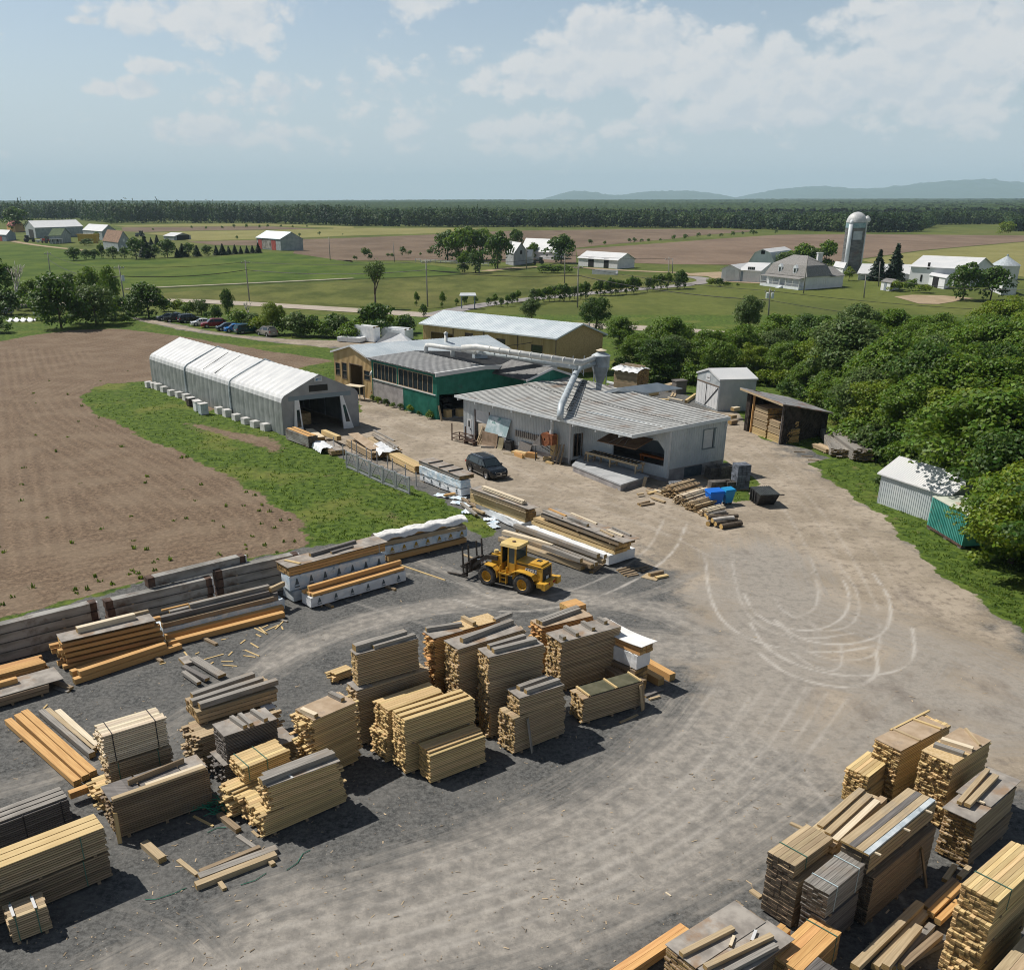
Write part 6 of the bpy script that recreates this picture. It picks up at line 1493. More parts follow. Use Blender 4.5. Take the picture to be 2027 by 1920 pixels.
def gambrel():
 A,B,D=G(3,575,450),G(3,690,430),G(3,425,445);o=V2(A);b,d=V2(B)-o,V2(D)-o
 root=thing('gambrel_barn','white gambrel roofed barn behind the garage of the right farm','barn',(A.x,A.y,0))
 h1,h2,h3=HT(A,3,405),HT(A,3,345),HT((A+D)/2,3,325)
 P3=lambda v,z:Vector((v.x,v.y,z));pr=[(0,0),(0,h1),(.22,h2),(.5,h3),(.78,h2),(1,h1),(1,0)]
 mb=MB()
 for e in(Vector((0,0)),b):mb.add([P3(e+d*f,z)for f,z in pr],[list(range(len(pr)))])
 mb.quad(P3(b*0,0),P3(b,0),P3(b,h1),P3(b*0,h1));mb.quad(P3(d,0),P3(d+b,0),P3(d+b,h1),P3(d,h1));mb.build('wall',M('pale blue siding',(.50,.56,.60),(.58,.64,.67),.5,rough=.6),root)
 mb=MB();ub=b.normalized()*.5
 for(f0,z0),(f1,z1)in zip(pr[1:-2],pr[2:-1]):mb.slab(P3(d*f0-ub,z0+.2),P3(b+d*f0+ub,z0+.2),P3(b+d*f1+ub,z1+.2),P3(d*f1-ub,z1+.2),.2)
 mb.build('roof',m_roofwhite,root)
 mb=MB();n=Vector((d.y,-d.x)).normalized();n=n if n.y<0 else-n
 p=d*.42+n*.1;q=d*.56+n*.1;z0,z1=h2*.93,h2*1.12;mb.hexa([P3(p,z0),P3(q,z0),P3(q-n*.3,z0),P3(p-n*.3,z0),P3(p,z1),P3(q,z1),P3(q-n*.3,z1),P3(p-n*.3,z1)]);mb.build('window',m_black_op,root)
gambrel()
WB_=M('white clapboard',(.62,.64,.66),(.70,.71,.72),.5,rough=.6)
r=barn('garage','white garage with an overhead door and pitched white roof at the right farm','garage',3,(375,505),(470,490),(275,502),438,412,WB_,W_(m_roofwhite),**FW)
openings(r,'gable',[(.25,.75,0,3.6)],m_whitepaint)
r=barn('garage_annex','white garage wing with a gridded window and broad white roof','garage',3,(490,510),(378,505),(585,492),445,402,WB_,W_(m_roofwhite),**FW)
p,q=r[1]['long'];L=(V2(q)-V2(p)).length
fl=V2(p).length<.1
window(r[0],p,q,L*(.28 if fl else.38),L*(.62 if fl else.72),.6,4.6,m_whitepaint,m_glass,4,3);openings(r,'long',[(.84,.96,0,3.2)if fl else(.04,.16,0,3.2)],m_bluegrey)
def farmhouse():
 A,B,D=G(3,748,552),G(3,530,525),G(3,958,535);o=V2(A);b,d=V2(B)-o,V2(D)-o
 d=d*.62
 root=thing('farmhouse','white farmhouse with a slate mansard roof, dormers and a white chimney','house',(A.x,A.y,0));z=Vector((0,0));c=b+d
 h=HT(A,3,480);h2=h+4.6;P3=lambda v,zz:Vector((v.x,v.y,zz))
 mb=MB();wall(mb,b,z,0,h,bat=0);wall(mb,z,d,0,h);wall(mb,d,c,0,h);wall(mb,c,b,0,h);mb.build('wall',WB_,root)
 cen=c/2;e=[v+(v-cen).normalized()*.8 for v in(z,b,c,d)];m=[cen+(v-cen)*.86 for v in(z,b,c,d)];rdg=[cen-b*.18,cen+b*.18]
 mb=MB()
 for i in range(4):
  j=(i+1)%4;mb.quad(P3(e[i],h),P3(e[j],h),P3(m[j],h2-1.6),P3(m[i],h2-1.6))
 mb.add([P3(v,h2-1.6)for v in m]+[P3(rdg[0],h2+.9),P3(rdg[1],h2+.9)],[(0,1,5,4),(1,2,5),(2,3,4,5),(3,0,4)])
 mb.add([P3(v,h-.02)for v in e],[(3,2,1,0)]);mb.build('roof',m_shingle,root)
 n=Vector((-b.y,b.x)).normalized();n=n if n.y<0 else-n
 for f in(.30,.68):
  mb=MB();p=b*f+n*.1;s=b.normalized()*.75
  mb.hexa([P3(p-s,h+.7),P3(p+s,h+.7),P3(p+s-n*2,h+.7),P3(p-s-n*2,h+.7),P3(p-s,h+2.2),P3(p+s,h+2.2),P3(p+s-n*2,h+2.2),P3(p-s-n*2,h+2.2)])
  mb.hexa([P3(p-s*1.2+n*.1,h+2.2),P3(p+s*1.2+n*.1,h+2.2),P3(p+s*1.2-n*2,h+2.2),P3(p-s*1.2-n*2,h+2.2),P3(p-s*.05+n*.1,h+3.1),P3(p+s*.05+n*.1,h+3.1),P3(p+s*.05-n*2,h+3.1),P3(p-s*.05-n*2,h+3.1)])
  dm=mb.build('dormer',m_trim,root);mb=MB();s2=s*.6;p2=p+n*.05
  mb.hexa([P3(p2-s2,h+.9),P3(p2+s2,h+.9),P3(p2+s2-n*.1,h+.9),P3(p2-s2-n*.1,h+.9),P3(p2-s2,h+2.0),P3(p2+s2,h+2.0),P3(p2+s2-n*.1,h+2.0),P3(p2-s2-n*.1,h+2.0)]);mb.build('pane',m_glass,dm)
 for f in(.2,.42,.62,.86):window(root,b,z,b.length*f-.6,b.length*f+.6,.9,2.8,m_whitepaint,m_glass)
 window(root,z,d,d.length*.35,d.length*.35+1,1.2,2.7,m_whitepaint,m_glass);window(root,z,d,d.length*.75,d.length*.75+1,1.2,2.7,m_whitepaint,m_glass)
 mb=MB();pz=.75;out=n*2.4
 mb.hexa([P3(z,0),P3(b,0),P3(b+out,0),P3(z+out,0),P3(z,pz),P3(b,pz),P3(b+out,pz),P3(z+out,pz)]);pc=mb.build('porch',m_trim,root)
 mb=MB();mb.slab(P3(z+out*1.12,h-.5),P3(b+out*1.12,h-.5),P3(b,h-.05),P3(z,h-.05),.15);mb.build('porch_roof',m_shingle,root)
 for k in range(7):p=b*k/6+out*.95;mb=MB();mb.box(p.x-.12,p.x+.12,p.y-.12,p.y+.12,pz,h-.5);mb.build('porch_post',m_whitepaint,root)
 mb=MB();mb.bar(P3(out*.97,pz+.75),P3(b*.36+out*.97,pz+.75),.08,.08);mb.bar(P3(b*.5+out*.97,pz+.75),P3(b+out*.97,pz+.75),.08,.08)
 for k in range(40):
  if 14<k<20:continue
  p=b*k/39+out*.97;mb.box(p.x-.04,p.x+.04,p.y-.04,p.y+.04,pz,pz+.75)
 mb.build('railing',m_whitepaint,root)
 mb=MB();p0=b*.40+out;p1=b*.48+out
 for k in range(4):mb.hexa([P3(p0+n*.35*k,0),P3(p1+n*.35*k,0),P3(p1+n*.35*(k+1),0),P3(p0+n*.35*(k+1),0)]+[P3(v,pz*(1-k/4))for v in(p0+n*.35*k,p1+n*.35*k,p1+n*.35*(k+1),p0+n*.35*(k+1))])
 mb.build('steps',m_trim,root)
 mb=MB();p=cen+d*.30-b*.30;mb.box(p.x-.7,p.x+.7,p.y-.7,p.y+.7,h,h2+1.5);mb.box(p.x-.85,p.x+.85,p.y-.85,p.y+.85,h2+1.5,h2+1.8);mb.build('chimney',m_whitepaint,root)
 w0,w1=d,V2(D)-o;mb=MB();wv=b*.6;hh=h-.3;wall(mb,w0,w1,0,hh);wall(mb,w1,w1+wv,0,hh);wall(mb,w1+wv,w0+wv,0,hh);mb.build('wing',WB_,root)
 mb=MB();mb.slab(P3(w0-b*.04,hh+.1),P3(w1-b*.04,hh+.1),P3(w1+wv*.5,hh+2.4),P3(w0+wv*.5,hh+2.4),.15);mb.slab(P3(w0+wv*.5,hh+2.4),P3(w1+wv*.5,hh+2.4),P3(w1+wv*1.05,hh),P3(w0+wv*1.05,hh),.15);mb.build('wing_roof',m_shingle,root)
farmhouse()
def silo():
 P=G(3,1000,452);h=HT(P,3,172);top=HT(P,3,113);k=(P.y*_c+CAMZ*_s)/FPX/2.8422;r=52*k
 root=thing('silo','tall grey stave silo with a white domed cap and a side pipe','silo',P);root.rotation_euler=(0,math.radians(-.8),0)
 mb=MB();pr=[];n=26
 for i in range(n):z=h*i/n;pr+=[(r,z),(r,z+h/n*.88),(r*1.012,z+h/n*.9),(r*1.012,z+h/n*.99)]
 mb.lathe(pr+[(r,h)],32)
 mb.build('shaft',M('silo staves',(.10,.105,.11),(.19,.19,.185),.5,stretch=(1,1,3),rough=.85,stain=(.16,.11,.085),stain_amt=(.5,.75),stain_scale=.35),root)
 mb=MB();dz=top-h;mb.lathe([(r*1.02*math.cos(a),h+dz*math.sin(a))for a in np.linspace(0,math.pi/2-.02,9)],32);mb.build('dome',M('white dome steel',(.45,.46,.47),(.58,.58,.58),.6,rough=.5,stain=(.40,.40,.40)),root)
 mb=MB();mb.lathe([(r*1.02,h*.895),(r*1.02,h-.1)],32);mb.build('band',M('blue band',(.16,.27,.30),(.30,.40,.42),1.4,rough=.6),root)
 mb=MB();mb.tube([(-r*.8,-r*.75,0),(-r*.8,-r*.75,h*.97)],.75,10);mb.tube([(-r*.8,-r*.75,h*.97),(-r*.7,-r*.6,h*1.02),(-r*.3,-r*.3,h*1.04)],.7,10);mb.build('chute',m_trim,root,smooth=True)
 mb=MB();mb.tube([(r*.9,-r*.55,0),(r*.9,-r*.55,h)],.28,8);mb.lathe([(1.0,0),(1.2,.5),(1.1,1.3),(.6,2.0),(.05,2.2)],12,T=Matrix.Translation((r*.95,-r*.4,h*1.0)));mb.build('side_pipe',m_whitepaint,root)
 mb=MB();T=Matrix.Rotation(math.radians(-8),4,'Z');pts_=[(math.sin(a)*r*1.02,-math.cos(a)*r*1.02)for a in np.linspace(-.5,.45,8)]
 for(x0,y0),(x1,y1)in zip(pts_[:-1],pts_[1:]):mb.hexa([(x0,y0,h*.66),(x1,y1,h*.66),(x1*.98,y1*.98,h*.66),(x0*.98,y0*.98,h*.66),(x0,y0,h*.83),(x1,y1,h*.83),(x1*.98,y1*.98,h*.83),(x0*.98,y0*.98,h*.83)])
 mb.build('panel',M('pale patch',(.33,.37,.40),(.42,.45,.47),.8,rough=.7),root)
silo()
r=barn('low_barn','long low white roofed barn running behind the silo and spruces','barn',3,(1330,500),(1045,495),(1360,480),465,410,WB_,W_(m_roofwhite),**FW)
r=barn('low_barn','short white roofed barn between the slate roofed house and the silo','barn',3,(960,470),(905,460),(980,455),430,400,WB_,W_(m_roofwhite),**FW)
r=barn('white_barn','big long white barn with a plain white roof at the right farm','barn',3,(1665,535),(1330,515),(1785,512),436,372,WB_,W_(m_roofwhite),**FW)
openings(r,'long',[(.28,.32,4.5,6.5),(.19,.22,.8,2.8)]if V2(r[1]['long'][0]).length>.1 else[(.66,.70,4.5,6.5),(.78,.81,.8,2.8)],m_black_op,'window')
r=barn('barn_lean_to','small white lean-to with a dark doorway before the big white barn','shed',3,(1530,548),(1440,530),(1555,540),485,470,WB_,W_(m_roofwhite),**FW)
openings(r,'long',[(.25,.6,0,3.2)],m_black_op)
r=barn('small_shed','small white shed with a grey roof below the spruces','shed',3,(1225,560),(1172,552),(1275,548),512,494,WB_,W_(m_shingle),over=.3)
openings(r,'long',[(.35,.6,0,2.4)],m_bluegrey)
r=barn('end_shed','white gabled shed at the right edge beyond the dark trees','shed',3,(1850,580),(1790,555),(1932,582),510,478,WB_,W_(m_roofwhite),**FW)
P=G(3,1862,490);t=thing('feed_bin','round white feed bin with a conical roof at the end of the big white barn','bin',P)
mb=MB();mb.lathe([(4.4,0),(4.4,4.5)],20);mb.build('drum',m_roofwhite,t);mb=MB();mb.lathe([(4.7,4.4),(.3,7.2),(.3,7.8),(.02,7.9)],20);mb.build('roof',m_steel,t)
# -- poles and wires
POLES={}
def pole(key,c,x0,y0,x1,y1,label,arm=True,trafo=False):
 P=G(c,x1,y1);h=HT(P,c,y0);t=thing('utility_pole',label,'pole',P,0,'utility poles')
 dz=(P.y*_c+(CAMZ-h)*_s);lx=(SP(c,x0,0)[0]-CX)/FPX*dz-P.x
 t.rotation_euler=(0,math.atan2(lx,h),0)
 mb=MB();mb.tube([(0,0,-.1),(0,0,h)],[.19,.12],8);mb.build('shaft',m_pole,t,smooth=True)
 if arm:
  mb=MB();mb.box(-1.1,1.1,-.06,.06,h-.75,h-.6);mb.build('crossarm',m_pole,t)
  mb=MB()
  for x in(-1.0,0.35,1.0):mb.lathe([(.06,h-.6),(.08,h-.45),(.03,h-.38)],6,T=Matrix.Translation((x,0,0)))
  mb.build('insulator',m_trim,t)
 if trafo:
  mb=MB();mb.lathe([(.02,h*.68),(.36,h*.68),(.36,h*.68+1.1),(.30,h*.68+1.2),(.02,h*.68+1.25)],12,T=Matrix.Translation((.55,-.2,0)));mb.build('transformer',m_trim,t)
  if trafo==2:mb=MB();mb.lathe([(.02,h*.70),(.36,h*.70),(.36,h*.70+1.1),(.02,h*.70+1.2)],12,T=Matrix.Translation((-.55,-.2,0)));mb.build('transformer',m_trim,t)
 POLES[key]=(P,Vector((P.x+lx,P.y,h)),h)
pole('a',1,265,335,290,512,'utility pole beside the round dark bush on the left')
pole('b',1,665,410,710,685,'leaning utility pole with a grey transformer by the car park entrance',True,1)
pole('c',1,1373,383,1398,612,'utility pole by the road behind the parked cars')
pole('d',2,518,380,528,645,'tall utility pole standing where the lane joins the road')
pole('e',2,1372,410,1367,648,'utility pole among the young avenue trees')
pole('f',2,1297,345,1295,512,'twin topped pole on the bank before the round farm tree')
pole('g',2,1880,365,1877,520,'utility pole at the far end of the avenue')
pole('h',2,1900,375,1899,455,'thin far pole behind the end of the avenue',False)
pole('i',2,335,285,342,392,'lone pole in the ploughed field behind the elm',False)
pole('j',1,1842,253,1850,382,'lone pole right of the hay barn',False)
pole('k',2,1080,312,1082,430,'pole in front of the grey farmhouse gable',False)
pole('l',2,812,312,818,455,'pole in front of the farm tree clump',False)
pole('m',3,552,545,542,718,'utility pole with two transformers in front of the farmhouse lawn',True,2)
pole('n',3,1092,468,1080,596,'pole on the lawn below the silo',False)
pole('o',3,765,362,740,572,'tall pole before the farmhouse gable end',False)
pole('p',3,1172,392,1163,532,'pole between the two dark spruces',False)
pole('q',1,1478,225,1480,318,'lone pole left of the hay barn door',False)
pole('r',5,1738,158,1733,400,'pale service pole at the gable of the tan barn',False)
def wire(a,b,sag,label,r=.045):
 mb=MB();mb.tube([a.lerp(b,t)-Vector((0,0,sag*4*t*(1-t)))for t in np.linspace(0,1,17)],r,4)
 tag(mb.build('power_line',m_dark),label,'wire','wires between the poles')
off=Vector((0,0,-.45))
far=Vector((-190,330,8))
for(k0,k1,lb)in(('a','b','between the left pole and the transformer pole'),('b','c','between the transformer pole and the pole behind the cars'),('c','d','between the pole behind the cars and the lane pole'),('d','e','between the lane pole and the avenue pole'),('e','m','between the avenue pole and the twin transformer pole'),('f','g','between the bank pole and the pole ending the avenue'),('d','f','between the lane pole and the bank pole'),('o','n','between the farmhouse pole and the lawn pole'),('n','p','between the lawn pole and the spruce pole')):
 a,b=POLES[k0][1],POLES[k1][1]
 wire(a+off,b+off,(a-b).length*.014,'upper wire '+lb)
 if k0 in 'abcde':wire(a-Vector((0,0,2.4)),b-Vector((0,0,2.4)),(a-b).length*.02,'lower thick cable '+lb,.08)
wire(POLES['m'][1]+off,POLES['m'][1]+Vector((95,-38,-1)),2.2,'upper wire running right from the twin transformer pole')
wire(POLES['m'][1]+Vector((0,0,-2.4)),POLES['m'][1]+Vector((80,-60,-3)),2.6,'lower thick cable running into the wood from the twin transformer pole',.05)
wire(POLES['o'][1]+off,G(3,2200,545,7),3,'long wire crossing the right farm in front of the barns')
wire(POLES['r'][1]+Vector((0,0,-.3)),G(5,1090,320,5),.8,'sagging service wire across the tan barn front')
# -- cars
m_tyre=M('tyre rubber',(.018,.018,.018),(.04,.038,.035),6,rough=.85)
m_alloy=M('alloy rim',(.45,.46,.47),rough=.35,metal=.7)
m_lamp=M('headlight glass',(.65,.68,.70),rough=.1,spec=.8)
m_tail=M('tail light',(.35,.01,.01),rough=.2)
m_chrome=M('chrome',(.55,.57,.60),rough=.2,metal=.9)
def paint(col):return M('car paint',col,rough=.25,coat=.25,spec=.35)
def car(kind,label,col,P,ang,group=None,roofcol=None):
 t=thing('parked_car',label,'car',P,ang,group)
 L,W,wb={'suv':(4.9,1.95,2.85),'sedan':(4.6,1.8,2.7),'hatch':(4.2,1.75,2.55),'pickup':(5.6,2.0,3.5)}[kind]
 h0=.30
 S_={'suv':[(-.5,.80,.82,.78,0),(-.485,.98,1.0,.90,0),(-.44,1.08,1.50,.98,1),(-.36,1.08,1.70,1,1),(0,1.06,1.74,1,1),(.10,1.05,1.68,1,1),(.255,1.03,1.06,.99,1),(.42,.95,.99,.95,0),(.48,.80,.84,.86,0),(.5,.62,.65,.74,0)],'sedan':[(-.5,.80,.82,.80,0),(-.48,.92,.95,.92,0),(-.36,.96,1.0,.97,0),(-.22,.95,1.36,1,1),(.0,.93,1.44,1,1),(.08,.92,1.40,1,1),(.26,.90,.93,.98,1),(.42,.80,.84,.93,0),(.48,.70,.73,.85,0),(.5,.55,.58,.75,0)],'hatch':[(-.5,.80,.82,.82,0),(-.47,.98,1.15,.95,1),(-.38,.98,1.46,1,1),(.0,.96,1.54,1,1),(.10,.95,1.46,1,1),(.30,.92,.95,.97,1),(.43,.82,.86,.92,0),(.48,.70,.73,.85,0),(.5,.55,.58,.75,0)],'pickup':[(-.5,1.02,1.04,.94,0),(-.49,1.12,1.14,.98,0),(-.14,1.12,1.15,1,0),(-.12,1.14,1.70,1,1),(.0,1.14,1.86,1,1),(.12,1.13,1.80,1,1),(.24,1.12,1.16,1,1),(.44,1.05,1.09,.97,0),(.49,.92,.96,.92,0),(.5,.70,.72,.86,0)]}[kind]
 mb=MB();rows=[]
 for x,zb,zr,f,cb in S_:
  w=W/2*f;wr=w*(.76 if zr>zb+.2 else.93);xx=x*L
  rows.append([(xx,-w*.94,h0),(xx,-w,h0+.25),(xx,-w*.985,zb),(xx,-wr,zr-.03),(xx,-wr*.6,zr),(xx,wr*.6,zr),(xx,wr,zr-.03),(xx,w*.985,zb),(xx,w,h0+.25),(xx,w*.94,h0)])
 n=10;V=[p for r in rows for p in r];F=[(i*n+j,(i+1)*n+j,(i+1)*n+j+1,i*n+j+1)for i in range(len(rows)-1)for j in range(n-1)]
 F+=[(i*n+n-1,(i+1)*n+n-1,(i+1)*n,i*n)for i in range(len(rows)-1)]
 F+=[list(range(n))[::1],[(len(rows)-1)*n+k for k in range(n)][::-1]]
 mb.add(V,F);body=mb.build('body',paint(col),t)
 def glassq(i,j,s0,s1,v0,v1,name):
  a,b,c,d=(Vector(V[i*n+j]),Vector(V[(i+1)*n+j]),Vector(V[(i+1)*n+j+1]),Vector(V[i*n+j+1]))
  def pt(s,v):return(a.lerp(b,s)).lerp(d.lerp(c,s),v)
  nn=(b-a).cross(d-a).normalized();cen=(a+b+c+d)/4
  if nn.dot(cen-Vector((0,0,.8)))<0:nn=-nn
  return[pt(s0,v0)+nn*.012,pt(s1,v0)+nn*.012,pt(s1,v1)+nn*.012,pt(s0,v1)+nn*.012]
 cab=[i for i in range(len(S_)-1)if S_[i][4]and S_[i+1][4]]
 for side,j in((0,2),(1,6)):
  mb=MB()
  for i in cab:
   lo_,hi_=(.06,.94)
   if i==cab[-1]:hi_=.80
   mb.quad(*glassq(i,j,lo_,hi_,.10 if j==2 else.06,.88 if j==2 else.92,''))
  mb.build('side_window',m_glass,t)
 i=cab[-1]
 for nm,i in(('windscreen',cab[-1]),('rear_window',cab[0]-(0 if kind in('suv','hatch')else 1))):
  if nm=='rear_window'and kind in('suv','hatch'):i=cab[0]
  mb=MB()
  for j,v0,v1 in((3,.2,1),(4,0,1),(5,0,.8)):mb.quad(*glassq(i,j,.10,.92,v0,v1,''))
  mb.build(nm,m_glass,t)
 r=.36 if kind!='suv'else.39
 if kind=='pickup':r=.42
 for x in(-wb/2,wb/2):
  for sy in(-1,1):
   T=Matrix.Translation((x,sy*(W/2-.10),r))@Matrix.Rotation(-sy*math.pi/2,4,'X')
   mb=MB();mb.lathe([(r*.66,-.12),(r*.95,-.12),(r,-.08),(r,.08),(r*.95,.12),(r*.66,.12)],22,T=T);w=mb.build('wheel',m_tyre,t)
   mb=MB();mb.lathe([(.02,.07),(r*.15,.09),(r*.62,.06),(r*.68,.115)],20,T=T)
   mb.build('rim',m_alloy,w)
   mb=MB();mb.lathe([(r*1.04,.03),(r*1.18,.145)],22,T=T);
   mb.build('wheel_arch',m_dark,t)
 for sy in(-1,1):
  mb=MB();mb.hexa([(L*.475,sy*W*.26,.66),(L*.492,sy*W*.26,.66),(L*.455,sy*W*.44,.68),(L*.43,sy*W*.44,.68),(L*.46,sy*W*.26,.82),(L*.487,sy*W*.26,.82),(L*.445,sy*W*.445,.88),(L*.42,sy*W*.445,.88)]);mb.build('headlight',m_lamp,t)
  mb=MB();mb.box(-L*.497,-L*.455,sy*W*.40-.12,sy*W*.40+.12,.82,1.0);mb.build('tail_light',m_tail,t)
  mb=MB();mb.box(L*.17,L*.20,sy*W*.50,sy*W*.50+sy*.16,.98*S_[4][1],.98*S_[4][1]+.15);mb.build('mirror',body.data.materials[0],t)
  if kind=='suv':mb=MB();mb.tube([(-L*.38,sy*.62,1.73),(-L*.3,sy*.66,1.79),(0,sy*.66,1.80),(L*.06,sy*.64,1.73)],.022,6);mb.build('roof_rail',m_chrome,t)
  mb=MB()
  for x in(-.12,.08):mb.box(L*x,L*x+.2,sy*W*.5-.012,sy*W*.5+.022,.86,.90)
  mb.build('door_handle',m_chrome,t)
  mb=MB();mb.box(-L*.24,L*.24,sy*W*.475-.03,sy*W*.475+.03,.26,.33);mb.build('sill_trim',m_chrome if kind=='suv'else m_dark,t)
 mb=MB();mb.box(L*.47,L*.502,-.48,.48,.50,.74);g=mb.build('grille',m_dark,t)
 mb=MB();mb.box(L*.5,L*.508,-.52,.52,.48,.51);mb.box(L*.497,L*.505,-.52,.52,.74,.76);mb.box(L*.5,L*.509,-.07,.07,.56,.68);mb.build('trim',m_chrome,g)
 mb=MB();mb.box(-L*.502,-L*.49,-.26,.26,.62,.76);mb.build('number_plate',m_whitepaint,t)
 return t
fw,rw=G(22,925,1150),G(22,325,872)
dirn=(fw-rw);ang=math.atan2(dirn.y,dirn.x);n2=Vector((-math.sin(ang),math.cos(ang),0))
ctr=(fw+rw)/2+n2*.88
t=car('suv','black estate car parked nose out in front of the mill',(.006,.009,.013),ctr,ang);t.scale=(1.06,1.0,1.0)
row=[(23,175,280,'sedan',(.03,.045,.09),'dark purple blue car at the far end of the parked row',205),(23,320,300,'pickup',(.015,.02,.022),'black pickup truck second from the far end of the row',205),(23,500,312,'suv',(.006,.007,.009),'black estate car with its tail to the drive in the parked row',40),(23,690,362,'sedan',(.72,.73,.74),'white saloon in the middle of the parked row',205),(23,860,388,'suv',(.22,.012,.02),'dark red people carrier beside the white saloon',205),(23,1065,435,'hatch',(.01,.035,.06),'dark blue hatchback right of the red car',205),(23,1185,455,'hatch',(.01,.16,.50),'bright blue small car half hidden between darker cars',205),(23,1365,472,'suv',(.01,.05,.055),'dark teal estate car with its tail to the drive',40),(23,1670,512,'suv',(.33,.30,.27),'beige estate car parked at the near end of the row',132)]
for c,x,y,kd,col,lb,a in row:
 t=car(kd,lb,col,G(c,x,y-20),math.radians(a),'cars parked in a row by the hedge');t.scale=(1.05,1.05,1.05)
mb=MB();mb.box(-2.3,2.3,-.9,.9,.3,.95);mb.box(-1.6,1.2,-.8,.8,.95,1.5)
P=G(1,20,684);car('sedan','silver car cut by the left edge beside the bare white tree',(.42,.43,.44),P,2.9)
# -- wheel loader
def loader():
 rw,fwd=G(21,1062,1322),G(21,335,1132);d=fwd-rw;ang=math.atan2(d.y,d.x);wb=d.length
 t=thing('wheel_loader','yellow wheel loader with a lumber fork standing in the middle of the yard','loader',(rw.x,rw.y,0),ang)
 m_y=M('loader yellow',(.52,.285,.03),(.62,.36,.05),1.6,rough=.45,stain=(.30,.17,.05),stain_amt=(.58,.8),stain_scale=1.6)
 m_yr=M('faded roof yellow',(.60,.44,.16),(.68,.52,.24),1.2,rough=.6)
 W=2.25;r=.69;tw=.52
 def T(x,y,z):return Matrix.Translation((x,y,z))@Matrix.Rotation(math.pi/2,4,'X')
 for x in(0,wb):
  for y in(-tw/2,-W+tw/2):
   mb=MB();h=tw/2
   mb.lathe([(r*.55,-h),(r*.80,-h*1.05),(r*.93,-h*.95),(r*.985,-h*.7),(r*.985,h*.7),(r*.93,h*.95),(r*.80,h*1.05),(r*.55,h)],36,T=T(x,y,r))
   for k in range(26):
    a=2*math.pi*k/26
    for sg in(-1,1):
     M4=Matrix.Translation((x,y+sg*tw*.24,r))@Matrix.Rotation(a+sg*.06,4,'Y');mb.box(-.055,.055,-tw*.22,tw*.22,r*.97,r*1.02,T=M4)
   w=mb.build('wheel',M('dusty tyre',(.035,.034,.034),(.10,.095,.09),3,rough=.9),t)
   mb=MB();sg=1 if y>-W/2 else-1
   for s in(1,-1):mb.lathe([(.02,s*-.02),(r*.22,s*.02),(r*.28,s*.10),(r*.44,s*.05),(r*.50,s*.20),(r*.57,s*h*.98)],24,T=T(x,y,r))
   rim=mb.build('rim',m_y,w)
 yc=-W/2
 mb=MB();mb.box(-.9,wb*.42,yc-.42,yc+.42,.62,1.05);mb.build('frame',m_y,t)
 mb=MB();mb.hexa([(-1.25,yc-.66,1.0),(.78,yc-.66,1.0),(.78,yc+.66,1.0),(-1.25,yc+.66,1.0),(-1.25,yc-.60,1.98),(.78,yc-.60,2.1),(.78,yc+.60,2.1),(-1.25,yc+.60,1.98)])
 mb.box(-1.1,-.2,yc-.50,yc+.50,1.99,2.12);hood=mb.build('engine_hood',m_y,t)
 mb=MB();mb.box(-.75,-.45,yc-.28,yc+.02,2.12,2.16);mb.build('vent',m_dark,hood)
 mb=MB();mb.box(-1.27,-1.24,yc-.5,yc+.5,1.02,1.85);mb.build('radiator_grille',m_dark,hood)
 mb=MB();mb.box(-1.285,-1.27,yc-.2,yc+.12,1.08,1.28);mb.build('number_plate',m_wrapb,hood)
 mb=MB();mb.box(-1.2,.70,yc+.625,yc+.645,1.86,1.93);mb.box(-1.2,.70,yc-.655,yc-.64,1.86,1.93);mb.build('stripe',m_dark,hood)
 mb=MB();mb.box(-1.62,-1.1,yc-1.05,yc+1.05,.72,1.02);mb.box(-1.62,-1.15,yc-.3,yc+.3,.55,.72);mb.box(-1.75,-1.5,yc+.55,yc+1.05,.62,1.06);mb.box(-1.75,-1.5,yc-1.05,yc-.55,.62,1.06);mb.build('counterweight',m_y,t)
 for y in(yc-.35,yc+.35):mb=MB();mb.box(-1.66,-1.62,y-.12,y+.12,.80,.92);mb.build('tail_light',m_tail,t)
 cu=bpy.data.curves.new('lettering','FONT');cu.body='DEERE';cu.size=.30;cu.extrude=.006;cu.space_character=1.08;cu.align_x='CENTER';cu.offset=.006
 tx=bpy.data.objects.new('tmp',cu);COL.objects.link(tx);bpy.context.view_layer.update()
 me=bpy.data.meshes.new_from_object(tx.evaluated_get(bpy.context.evaluated_depsgraph_get()));bpy.data.objects.remove(tx)
 lt=bpy.data.objects.new('lettering',me);COL.objects.link(lt);lt.parent=hood;me.materials.clear();me.materials.append(m_wrap)
 lt.rotation_euler=(math.pi/2,0,math.pi);lt.location=(-.42,yc+.675,1.52)
 mb=MB();mb.box(-.85,-.05,yc+.645,yc+.662,1.47,1.78);mb.build('badge',M('dark blue badge',(.05,.09,.16),rough=.5),hood)
 for y in(-.03,-W+tw-.05):
  mb=MB();y0,y1=y-tw+.06,y+.05;pr=[(-.95,1.15),(-.75,1.42),(-.2,1.52),(.45,1.52),(.85,1.30),(1.05,1.1)]
  for(xa,za),(xb,zb)in zip(pr[:-1],pr[1:]):mb.hexa([(xa,y0,za),(xb,y0,zb),(xb,y1,zb),(xa,y1,za),(xa,y0,za+.06),(xb,y0,zb+.06),(xb,y1,zb+.06),(xa,y1,za+.06)])
  mb.build('rear_fender',m_y,t)
 x0,x1,c0,c1,zb,zt=.75,1.95,yc-.72,yc+.72,1.25,2.95
 mb=MB();mb.box(x0,x1,c0,c1,1.05,zb);mb.box(x0,x0+.5,c0,c1,zb,1.85);mb.box(x1-.1,x1,c0,c1,zb,1.7);cab=mb.build('cab_base',m_y,t)
